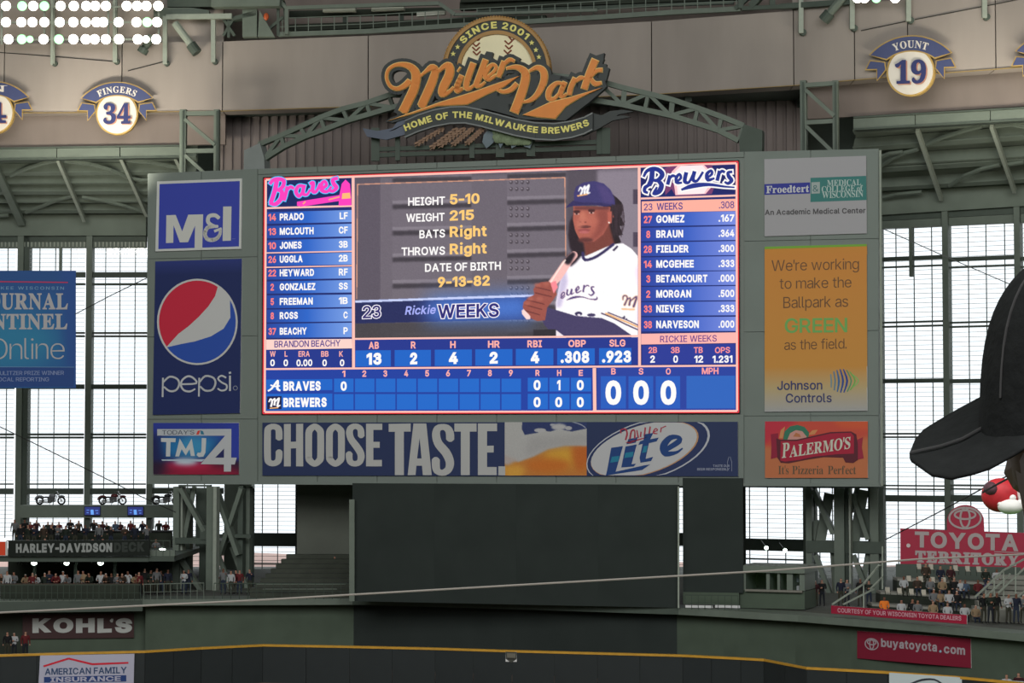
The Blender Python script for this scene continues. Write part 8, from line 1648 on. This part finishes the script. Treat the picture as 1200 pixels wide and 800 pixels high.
RN = [(.16, .17), (.13, .16), (.13, .19), .058, .062, (.085, .080), .07, .075, .052, .04, .035, .075, .052, .04, .035, .085, .065, .05, .05, .085, .065, .05, .05]
bd = skin_body('spectator_body', JN, E_B, RN); bd.materials.clear()
for m_ in (skn, jack, pants[0], hairm, shoe): bd.materials.append(m_)
for p in bd.polygons:
    c_ = p.center; p.material_index = 0 if c_.z > 15.0 else (1 if c_.z > 14.46 or c_.x > hx - .1 and c_.z > 14.5 else 2)
bo = bpy.data.objects.new('body', bd); COL.objects.link(bo); bo.parent = sp_p; bo.location = -WL[sp_p]; WL[bo] = Vector((0, 0, 0))
# head with a face, bowed towards the lower left
hd = MB(); n, m_ = 28, 22; ax = Vector((-.62, .68, -.28)).normalized(); upv = (Vector((0, 0, 1)) - ax * ax.z).normalized(); sd = ax.cross(upv).normalized(); HC = near(1296, 512, .015)
for i in range(m_ + 1):
    ph = math.pi * i / m_
    for j in range(n):
        t = 2 * math.pi * j / n; fx, fy, fz = math.sin(ph) * math.cos(t), math.sin(ph) * math.sin(t), math.cos(ph)
        r_ = .088; x_ = fx * .088; y_ = fy * .072; z_ = fz * .112
        if fx > .55:
            x_ += .022 * math.exp(-((fy / .16) ** 2 + ((fz + .05) / .16) ** 2))        # nose
            x_ += .006 * math.exp(-((fy / .4) ** 2 + ((fz - .28) / .1) ** 2)) - .006 * math.exp(-(((abs(fy) - .38) / .16) ** 2 + ((fz - .1) / .12) ** 2))   # brow and eye sockets
            x_ += .007 * math.exp(-((fy / .3) ** 2 + ((fz + .42) / .07) ** 2)) + .010 * math.exp(-((fy / .25) ** 2 + ((fz + .72) / .12) ** 2))  # lips and chin
        if fz < -.2: y_ *= 1 + .25 * (fz + .2)
        hd.v.append(HC + ax * x_ + sd * y_ + upv * z_)
for i in range(m_):
    for j in range(n): q_ = (j + 1) % n; hd.f.append((i * n + j, (i + 1) * n + j, (i + 1) * n + q_, i * n + q_))
hd.build('head', skn, sp_p, smooth=True)
for s_ in (-1, 1):
    MB().ball(HC + ax * .0 + sd * (s_ * .077) + upv * -.01, .018, .012, .032, 10, 8).build('ear', skn, sp_p, smooth=True)
    MB().ball(HC + ax * .080 + sd * (s_ * .030) + upv * .012, .010, .012, .008, 10, 6).build('eye', white, sp_p, smooth=True)
MB().ball(HC - ax * .014 + upv * .012, .080, .080, .086, 20, 14).build('hair', hairm, sp_p, smooth=True)
# cap crown, traced as a full dome with its own depth
cr_ = MB(); n, m_ = 40, 16; C0 = near(1276, 455)
for i in range(m_ + 1):
    k_ = i / m_
    for j in range(n):
        t = 2 * math.pi * j / n; a_ = (1 - k_) * math.pi / 2; rx = 127 * PX * (math.cos(a_) if i else .001) ** .82; ry = .083 * (math.cos(a_) if i else .001) ** .82; z_ = 165 * PX * math.sin(a_)
        low = k_ ** 6 * (-.022 + .045 * ((math.cos(t) + 1) / 2 * -1 + .5))
        cr_.v.append(C0 + Vector((math.cos(t) * rx, math.sin(t) * ry, z_ - k_ ** 8 * .040 + (.022 * math.cos(t) - .0) * k_ ** 8 * .6)))
for i in range(m_):
    for j in range(n): q_ = (j + 1) % n; cr_.f.append((i * n + j, (i + 1) * n + j, (i + 1) * n + q_, i * n + q_))
CP = cr_.build('cap_crown', capm, sp_p, smooth=True)
MB().ball(C0 + Vector((0, 0, 165 * PX)), .010, .010, .006, 12, 6).build('cap_button', capm, sp_p)
def crown(t, k_): a_ = (1 - k_) * math.pi / 2; return C0 + Vector((math.cos(t) * 127.6 * PX * max(.001, math.cos(a_)) ** .82, math.sin(t) * .0835 * max(.001, math.cos(a_)) ** .82, 165.5 * PX * math.sin(a_) - k_ ** 8 * .040))
for tt in (math.radians(205), math.radians(150), math.radians(270), math.radians(330)):
    m = MB(); m.path([crown(tt, i / 14) for i in range(1, 14)], .0011, 5); m.build('cap_seam', pipe, sp_p)
# brim: a curved sheet, far edge high, near edge low
upE = [(1172, 452), (1150, 464), (1122, 479), (1098, 493), (1082, 503), (1072, 515), (1066, 530)]
miE = [(1192, 486), (1172, 492), (1150, 506), (1128, 518), (1104, 526), (1084, 530), (1066, 533)]
loE = [(1206, 520), (1182, 534), (1160, 546), (1138, 553), (1115, 558), (1092, 554), (1068, 537)]
def brim_pt(k_, s_):
    f = k_ * 6; i = min(5, int(f)); f -= i
    L_ = [tuple(a + (b - a) * f for a, b in zip(E_[i], E_[i + 1])) for E_ in (upE, miE, loE)]
    w0, w1, w2 = (s_ * (s_ - 1) / 2, 1 - s_ * s_, s_ * (s_ + 1) / 2)
    x = L_[0][0] * w0 + L_[1][0] * w1 + L_[2][0] * w2; y = L_[0][1] * w0 + L_[1][1] * w1 + L_[2][1] * w2
    wd = .082 * math.sqrt(max(.02, 1 - (k_ * .97) ** 2.4)); return near(x, y, -s_ * wd)
br = MB(); nk, ns = 18, 14
for lay in (0, .003):
    for i in range(nk + 1):
        for j in range(ns + 1): br.v.append(brim_pt(i / nk, -1 + 2 * j / ns) - Vector((0, 0, lay)))
o_ = (nk + 1) * (ns + 1)
for i in range(nk):
    for j in range(ns):
        a = i * (ns + 1) + j; q_ = (a, a + 1, a + ns + 2, a + ns + 1); br.f.append(q_); br.f.append(tuple(o_ + t for t in reversed(q_)))
rim = [i * (ns + 1) for i in range(nk + 1)] + [nk * (ns + 1) + j for j in range(1, ns + 1)] + [i * (ns + 1) + ns for i in range(nk - 1, -1, -1)] + [j for j in range(ns - 1, 0, -1)]
for a, b in zip(rim, rim[1:] + rim[:1]): br.f.append((a, b, o_ + b, o_ + a))
br.build('cap_brim', capm, sp_p, smooth=True)
m = MB(); m.path([brim_pt(i / 16, -.05) + Vector((0, -.003, .002)) for i in range(17)], .0013, 5); m.build('brim_piping', pipe, sp_p)
# the seat row this spectator sits on (just below the picture)
MB().box((-3, 1.2, 13.6), (3, 2.9, 13.93)).build('floor_seating_tread', conc, kind='structure')
e = empty('stadium_seat', (hx + .12, 1.85, 13.93), 'dark green stadium seat under the spectator in the black cap', 'seat')
MB().box((hx - .12, 1.62, 14.26), (hx + .32, 2.1, 14.31)).build('seat', wallg, e); MB().box((hx + .33, 1.62, 14.3), (hx + .38, 2.1, 14.75)).build('backrest', wallg, e)
for s_ in (1.64, 2.05): MB().box((hx + .05, s_, 13.93), (hx + .1, s_ + .04, 14.26)).build('leg', steeld, e)
# ---- red and white hanging ornament beside the face, near the spectator
rw = empty('hanging_ornament', at(1174, 603, 60), 'small round red and white ornament with a dark tip beside the cap wearer', 'ornament')
rc = at(1172, 580, 60); u_ = 60 / F
orr = mat('ornament_red', (186, 44, 52), .5, .15, 3); orw = mat('ornament_white', (232, 230, 226), .5, .05, 3); ord_ = mat('ornament_dark', (84, 56, 64), .6, .1, 3)
MB().ball(rc, 22 * u_, 17 * u_, 20 * u_, 20, 14).build('body', orr, rw, smooth=True)
MB().ball(at(1160, 573, 60) + Vector((0, -.1, 0)), 8.5 * u_, 14 * u_, 9 * u_, 14, 10).build('dark_tip', ord_, rw, smooth=True)
MB().ball(at(1194, 576, 60) + Vector((0, -.18, 0)), 4.6 * u_, 8 * u_, 12 * u_, 12, 10).build('white_side', orw, rw, smooth=True)
MB().ball(at(1181, 593, 60) + Vector((0, -.3, 0)), 15 * u_, 12 * u_, 9 * u_, 16, 10).build('white_base', orw, rw, smooth=True)
for x, y, r_ in ((1172, 590, 4), (1186, 583, 5), (1196, 588, 4)): MB().ball(at(x, y, 59.7), r_ * u_, r_ * u_, r_ * .8 * u_, 8, 6).build('white_scallop', orw, rw, smooth=True)
MB().bar(at(1151, 577, 59), at(1204, 548, 59), 3.2 * u_, 2 * u_).build('dark_strap', black, rw)

# low dark box added to darken the standing rows of the upper deck
e = empty('drink_rail_or_backing', (X(100, 158.5), 158.5, UD - .15), 'dark waist-high backing added to darken the standing rows of the upper deck', 'counter')
MB().box((X(20, 158.5), 158.5, UD - .15), (X(202, 158.5), 158.9, UD + 1.0)).build('counter_or_backing_front', dark, e); MB().box((X(20, 158.5), 158.3, UD + 1.0), (X(202, 158.5), 159.1, UD + 1.08)).build('counter_or_backing_top', black, e)
